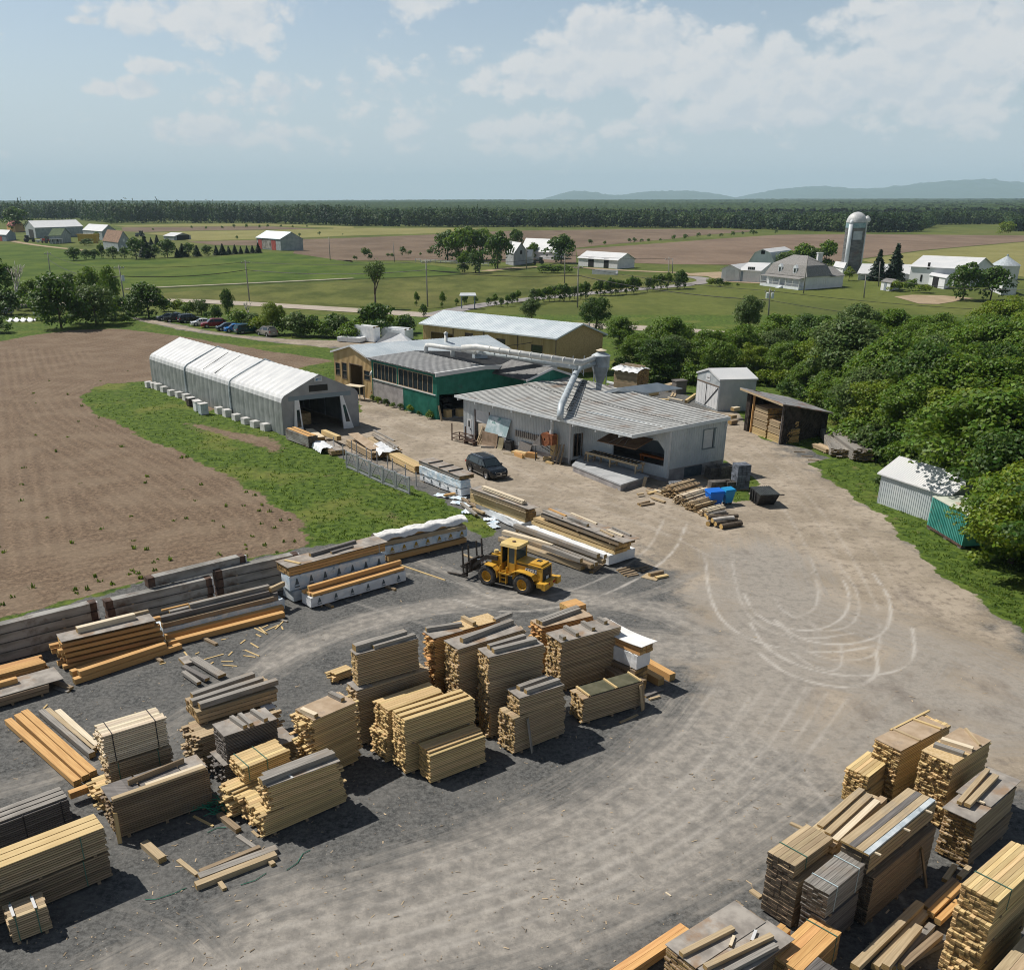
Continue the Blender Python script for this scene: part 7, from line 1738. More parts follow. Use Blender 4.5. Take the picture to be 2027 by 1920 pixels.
 mb=MB()
 for x,y in((x0,c0),(x0,c1-.09),(x1-.09,c0),(x1-.09,c1-.09),(x0+.55,c1-.09),(x0+.55,c0)):mb.box(x,x+.09,y,y+.09,zb,zt)
 mb.build('cab_frame',m_y,t)
 mb=MB();mb.box(x0+.02,x0+.05,c0+.09,c1-.09,1.85,zt);mb.box(x1-.05,x1-.02,c0+.09,c1-.09,1.7,zt);mb.box(x0+.64,x1-.09,c0+.02,c0+.05,zb,zt)
 mb.box(x0+.09,x0+.55,c1-.05,c1-.02,1.85,zt);mb.box(x0+.09,x0+.55,c0+.02,c0+.05,1.85,zt);mb.build('cab_glass',m_glassg,t)
 mb=MB();a=[(x0-.12,c0-.06),(x1+.05,c0-.06),(x1+.16,c0+.2),(x1+.16,c1-.2),(x1+.05,c1+.06),(x0-.12,c1+.06),(x0-.22,c1-.15),(x0-.22,c0+.15)]
 lo_,hi_=[(x,y,zt)for x,y in a],[((x-1.35)*.93+1.35,(y-yc)*.92+yc,zt+.17)for x,y in a]
 mb.add(lo_+hi_,[list(range(8))[::-1],[8+k for k in range(8)]]+[(k,(k+1)%8,8+(k+1)%8,8+k)for k in range(8)]);cr=mb.build('cab_roof',m_yr,t)
 mb=MB();mb.lathe([(.02,.17),(.13,.17),(.13,.22),(.02,.24)],12,T=Matrix.Translation((1.35,yc,zt)));mb.build('roof_cap',m_rustdk,cr)
 mb=MB();mb.box(1.1,1.55,yc-.28,yc+.28,zb,1.68);mb.box(1.02,1.14,yc-.26,yc+.26,1.68,2.3);mb.build('seat',m_dark,t)
 mb=MB();mb.tube([(1.85,yc,zb),(1.7,yc,1.95)],.05,8);mb.lathe([(.17,0),(.19,.02),(.17,.04)],14,T=Matrix.Translation((1.7,yc,1.95))@Matrix.Rotation(-.5,4,'Y'));mb.build('steering_wheel',m_dark,t)
 mb=MB()
 for z in(.45,.75,1.02):mb.box(1.35,1.85,-.35,-.18,z,z+.05)
 mb.box(1.32,1.37,-.35,-.15,.4,1.6);mb.box(1.83,1.88,-.35,-.15,.4,1.6);mb.build('ladder',m_y,t)
 mb=MB();mb.box(.95,1.95,yc+.7,yc+1.0,1.06,1.16);mb.build('platform',m_y,t)
 mb=MB();mb.box(wb-.7,wb+.55,yc-.40,yc+.40,.62,1.15);mb.box(wb-.65,wb+.1,yc-.34,yc-.18,1.15,2.05);mb.box(wb-.65,wb+.1,yc+.18,yc+.34,1.15,2.05);mb.box(wb-1.05,wb-.7,yc-.25,yc+.25,.66,1.0);mb.build('front_frame',m_y,t)
 for y in(0.03,-W+tw):
  mb=MB();y0,y1=y-tw,y;pr=[(wb-.86,.75),(wb-.78,1.2),(wb-.5,1.46),(wb+.15,1.48)]
  for(xa,za),(xb,zb_)in zip(pr[:-1],pr[1:]):mb.hexa([(xa,y0,za),(xb,y0,zb_),(xb+.0,y1,zb_),(xa,y1,za),(xa-.05,y0,za+.05),(xb,y0,zb_+.06),(xb,y1,zb_+.06),(xa-.05,y1,za+.05)])
  mb.build('front_fender',m_y,t)
 m_arm=M('dark lift steel',(.035,.032,.03),(.075,.06,.05),3,rough=.7)
 for y in(yc-.45,yc+.33):
  mb=MB();q=[(wb-.45,1.85),(wb+.5,1.75),(wb+1.35,1.05),(wb+1.75,.72)]
  for(xa,za),(xb,zb_)in zip(q[:-1],q[1:]):mb.hexa([(xa,y,za-.16),(xb,y,zb_-.14),(xb,y+.12,zb_-.14),(xa,y+.12,za-.16),(xa,y,za+.16),(xb,y,zb_+.14),(xb,y+.12,zb_+.14),(xa,y+.12,za+.16)])
  mb.build('lift_arm',m_arm,t)
 for y in(yc-.2,yc+.2):mb=MB();mb.tube([(wb-.3,y,1.0),(wb+.9,y,1.15)],.075,10);mb.tube([(wb+.9,y,1.15),(wb+1.35,y,1.15)],.04,8,1);mb.build('hydraulic_ram',[m_arm,m_chrome],t)
 mb=MB();mb.tube([(wb-.2,yc,1.95),(wb+.6,yc,1.55)],.08,10);mb.tube([(wb+.6,yc,1.55),(wb+1.5,yc,1.2)],.05,8,1);mb.build('hydraulic_ram',[m_y,m_chrome],t)
 mb=MB();mb.tube([(wb-.15,yc+.1,2.1),(wb-.15,yc+.1,2.3)],.16,12);mb.tube([(wb-.5,yc-.4,2.02),(wb-.5,yc-.4,2.2)],.1,8);mb.build('headlight',m_yr,t)
 xf=wb+1.8;mb=MB()
 for z in(.35,1.0):mb.box(xf,xf+.14,yc-1.25,yc+1.25,z,z+.14)
 mb.box(xf-.1,xf+.05,yc-.55,yc+.55,.4,1.3)
 cf=mb.build('fork_carriage',m_arm,t)
 for y in(yc-1.2,yc-.55,yc+.42,yc+1.1):mb=MB();mb.hexa([(xf,y,.4),(xf+.1,y,.4),(xf+.1,y+.1,.4),(xf,y+.1,.4),(xf+.12,y,2.35),(xf+.2,y,2.35),(xf+.2,y+.1,2.35),(xf+.12,y+.1,2.35)]);mb.build('upright',m_arm,cf)
 for y in(yc-.85,yc+.7):mb=MB();mb.hexa([(xf+.1,y,.10),(xf+1.7,y,.06),(xf+1.7,y+.16,.06),(xf+.1,y+.16,.10),(xf+.1,y,.22),(xf+1.7,y,.10),(xf+1.7,y+.16,.10),(xf+.1,y+.16,.22)]);mb.box(xf,xf+.12,y,y+.16,.1,1.1);mb.build('tine',m_arm,cf)
 return t
loader()
# -- lumber
def frame(c,T0,T1,T2,z1,ext=1.0):
 O,a,b=G(c,*T0,z1),G(c,*T1,z1),G(c,*T2,z1);d=a-O;L=d.length*ext;u=d.normalized();v=Vector((-u.y,u.x,0));W=(b-O).dot(v)
 return O,L,W,math.atan2(u.y,u.x)
def pack(label,c,T0,T1,T2,top,z0=.12,t=.09,w=.18,gap=None,m=None,e=None,jit=.04,straps=(),ext=1.0,rag=0.0,b1=None,sm=None,name='lumber_stack',cat='lumber stack',group='lumber stacks in the yard',wrap=False,bear=True,prints=None,step=0):
 """a stack of boards: near top corner, far end of the long side, far end of the short side; top = base pixel under the near corner (or under b1 corner) or a height"""
 if isinstance(top,tuple):
  P=G(c,*top,z0);z1=HT(P,c,(T0 if b1 is None else(T0,T1,T2)[b1])[1])
 else:z1=top
 O,L,W,ang=frame(c,T0,T1,T2,z1,ext);s=1 if W>0 else-1;W=abs(W);h=z1-z0
 mb=MB();n=max(1,round(h/t));t=h/n;k=max(1,round(W/w));w=W/k;Y=lambda y:s*y
 rr=random.Random(hash_(label))
 if wrap:
  nx,ny,nz=14,3,3
  for(x0,x1,y0,y1,za,zb)in((0,L,0,W,0,h),):
   N=[(i,j,q)for i in range(nx+1)for j in range(ny+1)for q in range(nz+1)];idx={}
   def vv(i,j,q):
    if(i,j,q)not in idx:
     f=.025;idx[(i,j,q)]=len(mb.v);mb.v.append((L*i/nx+rr.uniform(-f,f),Y(W*j/ny+rr.uniform(-f,f)),max(0,h*q/nz+rr.uniform(-f,f))))
    return idx[(i,j,q)]
   def fc(a,b,c_,d):mb.f.append([vv(*a),vv(*b),vv(*c_),vv(*d)]);mb.m.append(0)
   for i in range(nx):
    for j in range(ny):fc((i,j,nz),(i+1,j,nz),(i+1,j+1,nz),(i,j+1,nz));fc((i,j,0),(i,j+1,0),(i+1,j+1,0),(i+1,j,0))
    for q in range(nz):fc((i,0,q),(i+1,0,q),(i+1,0,q+1),(i,0,q+1));fc((i,ny,q),(i,ny,q+1),(i+1,ny,q+1),(i+1,ny,q))
   for j in range(ny):
    for q in range(nz):fc((0,j,q),(0,j,q+1),(0,j+1,q+1),(0,j+1,q));fc((nx,j,q),(nx,j+1,q),(nx,j+1,q+1),(nx,j,q+1))
  o=mb.build(name,m,None,(O.x,O.y,z0),ang)
 else:
  for q in range(n):
   lay=rr.uniform(-jit,jit)*.6;ins=0
   if step and q>=n-step:ins=(q-(n-step)+1)
   for j in range(k):
    if ins and j<ins:continue
    x0,x1=lay+rr.uniform(-jit,jit)-rr.random()**3*rag,L+lay+rr.uniform(-jit,jit)+rr.random()**3*rag
    mb.box(x0,x1,Y(j*w+.006),Y((j+1)*w-.006),q*t,(q+1)*t-(gap or max(.03,.09*t)),0,1)
  if s<0:mb.f=[f[::-1]for f in mb.f]
  o=mb.build(name,[m or m_pine,e or m_end],None,(O.x,O.y,z0),ang)
 tag(o,label,cat,group)
 info=dict(o=o,O=O,L=L,W=W,s=s,ang=ang,z0=z0,z1=z1)
 if bear:
  for f in((.1,.5,.9)if L>3.6 else(.14,.86)):
   g=MB();x=L*f;lo=.12 if z0<.2 else.06;g.box(x-.06,x+.06,Y(-.04),Y(W+.04),-lo,0)
   g.build('bearer',m_brown,o)
 for f in straps:
  g=MB();x=L*f;a=.018
  g.box(x-a,x+a,Y(-.012),Y(W+.012),h,h+.012);g.box(x-a,x+a,Y(-.014),Y(0),0,h);g.box(x-a,x+a,Y(W),Y(W+.014),0,h);g.build('strap',sm or m_strap,o)
 if prints:
  pm,num,sz=prints
  for i in range(num):
   g=MB();x=L*(i+.5)/num;zc=h*.5;hh=min(sz,h*.34);y=Y(-.03)
   g.add([(x-sz*.6,y,zc-hh),(x+sz*.6,y,zc-hh),(x+sz*.45,y,zc-hh*.75),(x-sz*.45,y,zc-hh*.75)],[(0,1,2,3)])
   g.add([(x-sz*.42,y,zc-hh*.4),(x+sz*.42,y,zc-hh*.4),(x+sz*.12,y,zc+hh*.9),(x-sz*.12,y,zc+hh*.9)],[(0,1,2,3)])
   g.add([(x-sz*.6,y,zc-hh*.55),(x-sz*.2,y,zc-hh*.55),(x-sz*.2,y,zc-hh*.45),(x-sz*.6,y,zc-hh*.45)],[(0,1,2,3)])
   g.build('print',pm,o)
 return info
def hash_(s):
 h=7
 for ch in s:h=(h*131+ord(ch))%1000003
 return h
def on(p,u,v,z=0.0):
 a=p['ang'];y=p['s']*v*p['W'];x=u*p['L']
 return Vector((p['O'].x+x*math.cos(a)-y*math.sin(a),p['O'].y+x*math.sin(a)+y*math.cos(a),p['z1']+z))
def sheetp(label,p,u0,u1,v0,v1,m=None,z=0.004,t=.03,bow=0.0,tilt=0.0):
 q=[on(p,u0,v0,z),on(p,u1,v0,z+tilt),on(p,u1,v1,z+tilt),on(p,u0,v1,z)]
 mb=MB();n=6;O=q[0]
 for i in range(n):
  f0,f1=i/n,(i+1)/n;zz=lambda f:bow*(2*f-1)**2
  a,b,c,d=q[0].lerp(q[1],f0),q[0].lerp(q[1],f1),q[3].lerp(q[2],f1),q[3].lerp(q[2],f0)
  pts8=[a,b,c,d];up=Vector((0,0,t))
  pts8=[v-O+Vector((0,0,zz(f)))for v,f in zip(pts8,(f0,f1,f1,f0))]
  mb.hexa(pts8+[v+up for v in pts8])
 return tag(mb.build('plywood_sheet',m or m_ply,None,O),label,'plywood sheet','plywood sheets covering stacks')
def beam(label,a,b,w=.2,h=.2,m=None,e=None,name='squared_timber',cat='timber',group=None):
 """squared timber with its underside centre from a to b"""
 d=b-a;L=d.length;mb=MB();mb.box(0,L,-w/2,w/2,0,h,0,1)
 o=mb.build(name,[m or m_grey,e or m_endbr],None,a,math.atan2(d.y,d.x));o.rotation_euler=(0,-math.asin(max(-1,min(1,d.z/L))),o.rotation_euler[2])
 return tag(o,label,cat,group)
def top(label,p,u0,v0,u1,v1,w=.2,h=.2,m=None,z=.04,e=None):return beam(label,on(p,u0,v0,z),on(p,u1,v1,z),w,h,m,e,group='timbers laid on stacks')
def gb(label,c,A,B,w=.2,h=.16,m=None,z=0.0,**k):return beam(label,G(c,*A,z),G(c,*B,z),w,h,m,group='loose timbers on the ground',**k)
# --- middle group
S1=pack('bright yellow stack with a stepped top, frontmost of the middle group',15,(582,905),(885,795),(485,865),(582,1072),m=m_yellow,jit=.05,step=2)
a=pack('lower yellow stack under the wide bright topped stack',15,(447,862),(825,735),(350,815),(447,1020),m=m_yellow,rag=.12)
S2=pack('wide bright topped stack just behind the frontmost yellow stack',15,(445,740),(825,615),(355,688),(447,862),a['z1']+.06,m=m_yellow,rag=.1)
for i,v in enumerate((.12,.5,.86)):top('%s long board raised on the wide bright topped stack'%('near','middle','far')[i],S2,.0,v,.98,v,.24,.07,m_yellow,.0,m_end)
a=pack('low yellow stack left of the paired bright stacks',15,(345,815),(640,700),(232,765),(338,955),m=m_yellow,rag=.12)
S3=pack('bright topped stack with a drooping board, left of the wide one',15,(355,675),(650,572),(258,625),(350,805),a['z1']+.05,m=m_yellow,rag=.1)
a=pack('long lower stack with a plywood corner showing under the neat tall stack',15,(190,572),(575,452),(85,538),(205,862),m=m_tan,rag=.2)
sheetp('plywood corner peeping out under the neat tall stack',a,-.02,.2,.02,.95,m_ply)
S4=pack('neat tall tan stack with two grey beams, leftmost of the middle group',28,(420,510),(1515,215),(180,447),(510,1058),a['z1']+.10,m=m_tan,jit=.03)
sheetp('grey cover sheet on the neat tall tan stack',S4,-.02,1.01,-.02,1.0);top('thick grey beam on the neat tall tan stack',S4,.02,.62,.88,.82,.36,.30,m_grey);top('thin grey beam on the neat tall tan stack',S4,.28,.22,.98,.34,.22,.16,m_grey)
S7=pack('tall tan stack with two grey beams in the centre of the middle group',15,(905,390),(1200,320),(822,348),(897,822),m=m_tan,jit=.05,rag=.12)
sheetp('grey cover sheet on the tall centre stack',S7,-.02,1.0,-.02,1.02);top('near grey beam on the tall centre stack',S7,.12,.30,.93,.36,.26,.22);top('far grey beam on the tall centre stack',S7,.12,.72,.84,.92,.24,.22)
z7=S7['z1']
S6=pack('tall tan stack with a long grey beam left of the centre stack',15,(740,345),(1098,236),(652,300),z7+.05,m=m_tan,jit=.05,rag=.15)
sheetp('grey cover sheet on the stack left of the centre stack',S6,-.02,.98,-.02,1.02);top('long grey beam on the stack left of the centre stack',S6,.12,.42,.96,.72,.26,.24)
S5=pack('tall golden stack with tilted cover boards at the back of the middle group',15,(610,285),(957,190),(522,257),z7+.1,m=m_orange,e=m_endbr,jit=.07,rag=.3)
sheetp('grey sheet on the near end of the golden back stack',S5,-.03,.42,-.03,1.05,m_ply);sheetp('pale brown sheet on the far end of the golden back stack',S5,.42,1.0,-.03,1.1,m_osb,.03)
top('short grey beam on the near sheet of the golden back stack',S5,.0,.95,.48,.5,.22,.2);top('short beam across the pale brown sheet of the golden back stack',S5,.62,.1,.60,1.15,.22,.22,m_tan)
P=G(15,1612,478,.12);z9=HT(P,15,222)
S9=pack('biggest square tan stack with short beams across its cover, right of centre',15,(1300,308),(1620,222),(1205,260),z9,m=m_tan,jit=.05,rag=.14)
sheetp('brown grey cover on the biggest square stack',S9,-.02,1.01,-.02,1.02,m_ply)
for i,(u,v0,v1)in enumerate(((.06,.08,.34),(.28,.1,.95),(.58,.2,.95),(.86,.45,.95))):top('%s short grey beam across the biggest square stack'%('first','second','third','fourth')[i],S9,u,v0,u,v1,.22,.2)
S8=pack('ragged golden stack with two long beams behind the biggest square stack',15,(1195,228),(1467,163),(1110,192),z9-.1,m=m_orange,e=m_endbr,jit=.07,rag=.25)
sheetp('brown cover on the ragged golden stack',S8,-.02,1.0,-.02,1.0,m_ply2);top('long grey beam on the ragged golden stack',S8,.0,.45,.92,.95,.26,.24,m_grey);top('second long grey beam beside it on the ragged golden stack',S8,.02,.25,.9,.72,.2,.22,m_grey)
top('grey beam lying behind the stack left of the centre stack',S6,.80,1.25,1.1,1.4,.24,.2)
S10=pack('low wide stack with a dark green mat top, right end of the middle group',15,(1420,612),(1738,520),(1322,568),(1425,745),m=m_tan,jit=.06,rag=.12)
mt=M('mossy mat',(.075,.075,.045),(.12,.115,.075),1.4,rough=.95)
sheetp('near dark mat on the low wide stack',S10,.12,.54,.04,.98,mt);sheetp('far dark mat on the low wide stack',S10,.57,.97,.04,.98,mt)
for i,u in enumerate((.09,.555,.98)):top('%s batten across the low wide mat topped stack'%('near','middle','far')[i],S10,u,0,u,1.0,.1,.07,m_yellow,.03)
b=on(S10,.97,-.25,-S10['z1']);beam('board leaning on the right end of the mat topped stack',b,on(S10,.95,-.05,-.12),.2,.06,m_tan);b=on(S10,1.0,-.2,-S10['z1']);beam('second board leaning on the right end of the mat topped stack',b,on(S10,.99,-.05,-.1),.16,.06,m_brown)
a=pack('lower half of the two step stack in front of the mat topped stack',15,(1045,718),(1318,614),(935,670),(1032,910),m=m_tan,jit=.05,rag=.12)
S11=pack('upper half of the two step stack, with two grey beams',15,(1072,612),(1308,540),(970,572),(1070,702),a['z1']+.04,m=m_tan,jit=.05,rag=.1)
sheetp('grey cover on the two step stack',S11,-.02,1.02,-.02,1.02);top('near grey beam on the two step stack',S11,.18,.22,.98,.3,.24,.2);top('far grey beam on the two step stack',S11,.14,.66,.84,.82,.26,.2)
b=on(a,.27,-.22,-a['z1']);beam('board leaning on the front of the two step stack',b,on(a,.22,-.03,-.2),.17,.06,m_grey)
pack('small golden stack half hidden under the tall centre stack',15,(905,692),(1010,655),(822,660),(895,822),m=m_orange,jit=.04)
a=pack('small loose golden stack behind the neat tall stack',15,(62,480),(150,448),(18,462),(62,520),m=m_yellow,jit=.15,rag=.3)
z0=.1;P=G(15,1660,575,.1)
a=pack('bottom brown beam pack of the wrapped pile behind the biggest square stack',15,(1760,505),(1640,430),(1690,545),(1765,560),m=m_brown,e=m_endbr,t=.3,w=.3,ext=2.0)
def col(label,px,y0,y1,m,e,z0,**k):
 return pack(label,15,(px,y0),(px-95,y0-42),(px-88,y0+22),(px,y1),z0,m=m,e=e,ext=2.6,**k)
c1=col('dark ended beams at the bottom of the tarp covered pile',1768,432,520,m_brown,m_endbr,.1,t=.28,w=.3);c2=col('white wrapped pack in the tarp covered pile',1782,352,425,m_wrap,m_wrap,c1['z1']+.05,wrap=True,prints=(m_ink,2,.2));c3=col('brown ended beams under the loose tarp',1797,310,350,m_orange,m_endbr,c2['z1']+.05,t=.25,w=.28)
sheetp('white crumpled tarp on the pile behind the biggest square stack',c3,-.06,1.0,-.1,1.1,m_tarp,.02,.03,.12,.05)
for i,(x,y,z)in enumerate(((1838,540,.02),(1900,515,.02))):gb('%s thick orange beam on the ground right of the tarp pile'%('front','rear')[i],15,(x,y),(x-150,y-85),.42,.42,m_orange,z)
a=pack('orange beam pack at the back of the tarp pile',15,(1345,120),(1420,100),(1268,92),z9+.15,m=m_orange,t=.3,w=.3,ext=1.2)
gb('grey boards on the ground below the tarp pile',15,(1740,600),(1835,560),.5,.1,m_dgrey);gb('thin board on the ground before the mat topped stack',15,(1615,745),(1712,702),.12,.05,m_tan)
gb('short pale block near the right end of the mat topped stack',15,(1775,622),(1832,605),.14,.1,m_tan)
# --- left group
S12=pack('ragged golden stack with a plywood top between the left and middle groups',16,(1700,350),(1932,250),(1582,298),(1947,562),b1=1,m=m_yellow,e=m_endbr,jit=.10,rag=.35)
sheetp('brown plywood on the ragged stack between the groups',S12,.02,1.02,-.03,1.0,m_ply2);top('pale short beam at the near end of the ragged plywood topped stack',S12,.12,.05,.06,.72,.24,.18,m_pale);top('grey short beam at the far end of the ragged plywood topped stack',S12,.85,.3,.82,.95,.22,.2)
a=pack('lower pale strapped pack of the tall pale pile',16,(590,592),(926,490),(505,545),(595,800),m=m_tan,e=m_end,jit=.05,straps=(.15,.8),rag=.15)
S13=pack('upper pale strapped pack of the tall pale pile with a rounded top',16,(560,432),(896,330),(480,378),(583,582),a['z1']+.08,m=m_pale,e=m_end,jit=.07,straps=(.14,.84),sm=m_bstrap,rag=.1)
pack('loose yellow ended pack at the left foot of the tall pale pile',16,(560,745),(640,715),(460,672),(565,832),m=m_yellow,jit=.15,rag=.3)
S14=pack('long dark stack with grey sheets and a yellow upright at its corner',16,(615,792),(1132,612),(530,715),(637,985),m=m_brown,e=m_endbr,t=.10,jit=.05,rag=.15)
sheetp('grey sheet at the near end of the long dark stack',S14,-.02,.30,.05,1.0,m_dgrey);sheetp('dark slatted sheet in the middle of the long dark stack',S14,.32,.75,.12,1.0,m_dgrey);sheetp('light grey sheet at the far end of the long dark stack',S14,.76,1.01,.15,1.0,m_ply)
top('brown board on edge on top of the long dark stack',S14,.22,.55,.84,.75,.08,.24,m_brown);top('long pale board along the front of the long dark stack',S14,.0,.06,.98,.06,.22,.12,m_tan,.03);top('narrow pale board beside it on the long dark stack',S14,.36,.22,.98,.24,.2,.08,m_pale,.03)
b=on(S14,-.01,-.12,-S14['z1']);beam('yellow board standing at the near corner of the long dark stack',b,on(S14,.0,-.04,-.45),.16,.08,m_yellow)
z15=pack('lower grey board stack under the neat grey stack',16,(1228,592),(1608,452),(1075,545),(1225,708),m=m_dgrey,e=m_enddk,jit=.06,rag=.2)
sheetp('grey sheet on the lower grey board stack',z15,-.03,1.02,-.02,1.0,m_ply)
S15=pack('neat grey stack with three short beams on its cover',16,(1222,435),(1507,340),(1140,375),(1230,578),z15['z1']+.08,m=m_dgrey,e=m_enddk,jit=.02,t=.07)
sheetp('grey cover of the neat grey stack',S15,-.01,1.01,-.01,1.01)
for i,(u,du)in enumerate(((.34,.06),(.5,.02),(.74,.06))):top('%s short grey beam on the neat grey stack'%('left','middle','right')[i],S15,u+du,.02,u,.92,.20,.18)
a=pack('ragged brown pack at the bottom of the beam topped pile at the back left',16,(1085,440),(1500,300),(1005,360),(1042,530),b1=2,m=m_tan,e=m_endbr,jit=.12,rag=.4)
S16=pack('brown pack bearing long grey beams, back of the left group',16,(1072,300),(1507,172),(995,225),a['z1']+.75,a['z1']+.10,m=m_tan,e=m_endbr,t=.2,w=.3,jit=.05)
sheetp('pale sheet poking out below the beam topped pile',a,.9,1.06,.2,1.1,m_whitepaint,.02)
for i,(u0,v0,u1,v1,z)in enumerate(((.05,.12,1.05,.22,.05),(.0,.42,.92,.58,.05),(.06,.78,.88,1.0,.05))):top('%s long grey beam on the beam topped pile'%('front','middle','rear')[i],S16,u0,v0,u1,v1,.30,.26,m_grey,z)
a=pack('stepped yellow stack at the left foot of the strapped yellow pack',16,(1282,740),(1480,655),(1168,700),(1285,862),m=m_yellow,jit=.12,rag=.5,step=2)
S17=pack('small strapped yellow pack in front of the neat grey stack',16,(1327,606),(1577,505),(1230,545),(1330,685),a['z1']+.08,m=m_yellow,straps=(.1,.5),jit=.05)
a=pack('wide yellow stack at the front of the left group',16,(1440,862),(1872,680),(1290,745),(1440,975),m=m_yellow,jit=.05,rag=.25)
S18=pack('upper ragged yellow stack carrying a split grey timber',16,(1470,705),(1838,572),(1385,662),(1470,838),a['z1']+.05,m=m_yellow,jit=.08,rag=.25)
sheetp('grey sheet under the split grey timber',S18,-.04,1.04,-.04,.95);top('front of two grey timbers on the upper yellow stack',S18,-.08,.35,1.02,.5,.32,.24,m_grey);top('rear of two grey timbers on the upper yellow stack',S18,.0,.72,1.0,.85,.26,.2,m_grey);top('white stick under the grey timber on the yellow stack',S18,.32,-.1,.3,.6,.08,.05,m_whitepaint,.03)
b=G(16,1180,805);beam('board leaning between the dark stack and the yellow steps',b,G(16,1250,668,.9),.14,.05,m_tan)
a=pack('lower dark strapped pack of the long pile at the left edge',16,(588,1060),(100,1262),(500,992),(610,1190),m=m_brown,e=m_endbr,t=.1,straps=(.18,.8),ext=1.6)
S19=pack('upper golden topped strapped pack of the long pile at the left edge',16,(566,932),(0,1152),(482,868),(586,1050),a['z1']+.08,m=m_tan,e=m_endbr,t=.1,straps=(.18,.78),ext=1.35,sm=m_strap)
for i,v in enumerate((.15,.5,.85)):top('%s golden board on the long pile at the left edge'%('front','middle','rear')[i],S19,.0,v,.96,v,.34,.04,m_yellow,.0)
S20=pack('grey strapped pack behind the long pile at the left edge',16,(372,772),(0,912),(324,705),(390,890),m=m_dgrey,e=m_enddk,t=.1,straps=(.08,.45),ext=1.5,sm=m_bstrap)
for i,v in enumerate((.2,.5,.8)):top('%s pale board on the grey strapped pack'%('front','middle','rear')[i],S20,.0,v,1.0,v,.26,.06,m_grey,.0)
S21=pack('small square strapped pack in the bottom left corner',16,(255,1352),(42,1432),(186,1287),(266,1476),m=m_tan,t=.09,straps=(.28,.82))
top('white batten strapped on the small square pack',S21,.28,.02,.28,.8,.1,.04,m_whitepaint,.02);top('second white batten strapped on the small square pack',S21,.84,.02,.84,.8,.1,.04,m_whitepaint,.02)
for i,(A,B,m,w)in enumerate((((48,362),(425,700),m_orange,.34),((100,335),(470,672),m_orange,.34),((138,315),(512,650),m_orange,.34),((228,312),(505,548),m_grey,.3),((262,305),(515,525),m_tan,.26),((318,312),(530,505),m_pale,.3))):
 gb('%s on the ground left of the tall pale pile'%('leftmost long orange beam','middle long orange beam','right long orange beam','long silvery beam','long tan board beside the silvery beam','pale wide board')[i],16,A,B,w,.28,m,.08)
gb('short dark bearer under the orange beams',16,(105,462),(160,440),.14,.08,m_brown);gb('orange beam poking out behind the grey strapped pack',16,(380,768),(495,725),.3,.3,m_orange,.3)
for lb,A,B,w,h,m in(('nearest thick beam of three on the gravel in front',(1068,1262),(1505,1092),.30,.24,m_tan),('middle broad beam of three on the gravel in front',(1085,1212),(1508,1055),.34,.2,m_grey),('rear thin beam of three on the gravel in front',(1090,1182),(1418,1048),.2,.18,m_brown),('cross bearer under the three beams',(1198,1235),(1225,1272),.18,.12,m_tan),('short end bearer at the right of the three beams',(1470,1120),(1490,1140),.2,.14,m_tan),('short thick beam near the yellow upright',(788,1030),(888,1120),.34,.26,m_tan),('pale stick left of the three beams',(972,1112),(1075,1192),.18,.1,m_tan),('grey stick above the three beams',(1295,980),(1398,1050),.2,.1,m_grey),('brown block beam before the front yellow stack',(1195,870),(1300,955),.26,.2,m_brown),('thin yellow stick before the long dark stack',(1055,870),(1162,925),.1,.06,m_yellow),('small splinter before the front yellow stack',(1375,950),(1410,982),.12,.05,m_tan)):
 gb(lb,16,A,B,w,h,m)
mb=MB();P=G(16,1150,830)
for k in range(9):
 pts_=[P+Vector((R.uniform(-.9,.9),R.uniform(-.7,.7),R.uniform(.01,.35)))for _ in range(5)];mb.tube(pts_,.018,4)
tag(mb.build('strap_tangle',M('green strapping',(.02,.22,.13),rough=.5)),'tangle of green strapping between the dark stack and the yellow steps','strap')
for i,pp in enumerate((((790,1320),(850,1318),(950,1285),(1015,1255)),((1310,1240),(1390,1215),(1450,1175)),((1560,1160),(1620,1120),(1650,1070),(1690,1050)),((1130,955),(1180,930),(1230,928)))):
 mb=MB();mb.tube([G(16,*q,.03)for q in pp],.018,4);tag(mb.build('green_strap',M('green strapping',(.05,.25,.16),rough=.5)),'thin green strap curled on the gravel near the front beams','strap','green straps on the gravel')
for i,(A,B,w,m)in enumerate((((990,35),(1045,20),1.0,m_ply),((1000,60),(1130,130),.3,m_dgrey),((1000,90),(1085,150),.28,m_grey),((1055,15),(1210,110),.5,m_grey))):
 gb('%s on the gravel behind the beam topped pile'%('pale plywood piece','dark short plank','grey plank edge','broad weathered plank')[i],16,A,B,w,.16,m,.02+.1*(i>0))
# --- right group
a=pack('lower yellow stack left of the tall cover topped stack on the right',17,(890,650),(1040,540),(707,590),(880,772),m=m_yellow,jit=.05,rag=.1)
pack('upper yellow stack left of the tall cover topped stack on the right',17,(905,545),(1050,430),(755,470),(888,640),a['z1']+.05,m=m_yellow,jit=.05,rag=.1)
S22=pack('tallest yellow stack of the right group with a brown ply cover',17,(1127,372),(1465,192),(925,295),(1098,712),m=m_yellow,e=m_endbr,jit=.06,rag=.12)
sheetp('brown ply cover of the tallest right stack',S22,-.01,.92,.0,1.0,m_ply2);top('near batten across the tallest right stack',S22,.36,.0,.34,1.0,.12,.07,m_tan,.03);top('far pale batten across the tallest right stack',S22,.80,.02,.74,1.0,.12,.07,m_yellow,.03);top('long edge board along the tallest right stack',S22,.3,1.0,1.1,1.0,.1,.07,m_yellow,.0)
S24=pack('yellow stack with strand board and two grey beams on the right',17,(1490,465),(1745,302),(1258,372),(1432,880),m=m_yellow,e=m_endbr,jit=.06,rag=.14)
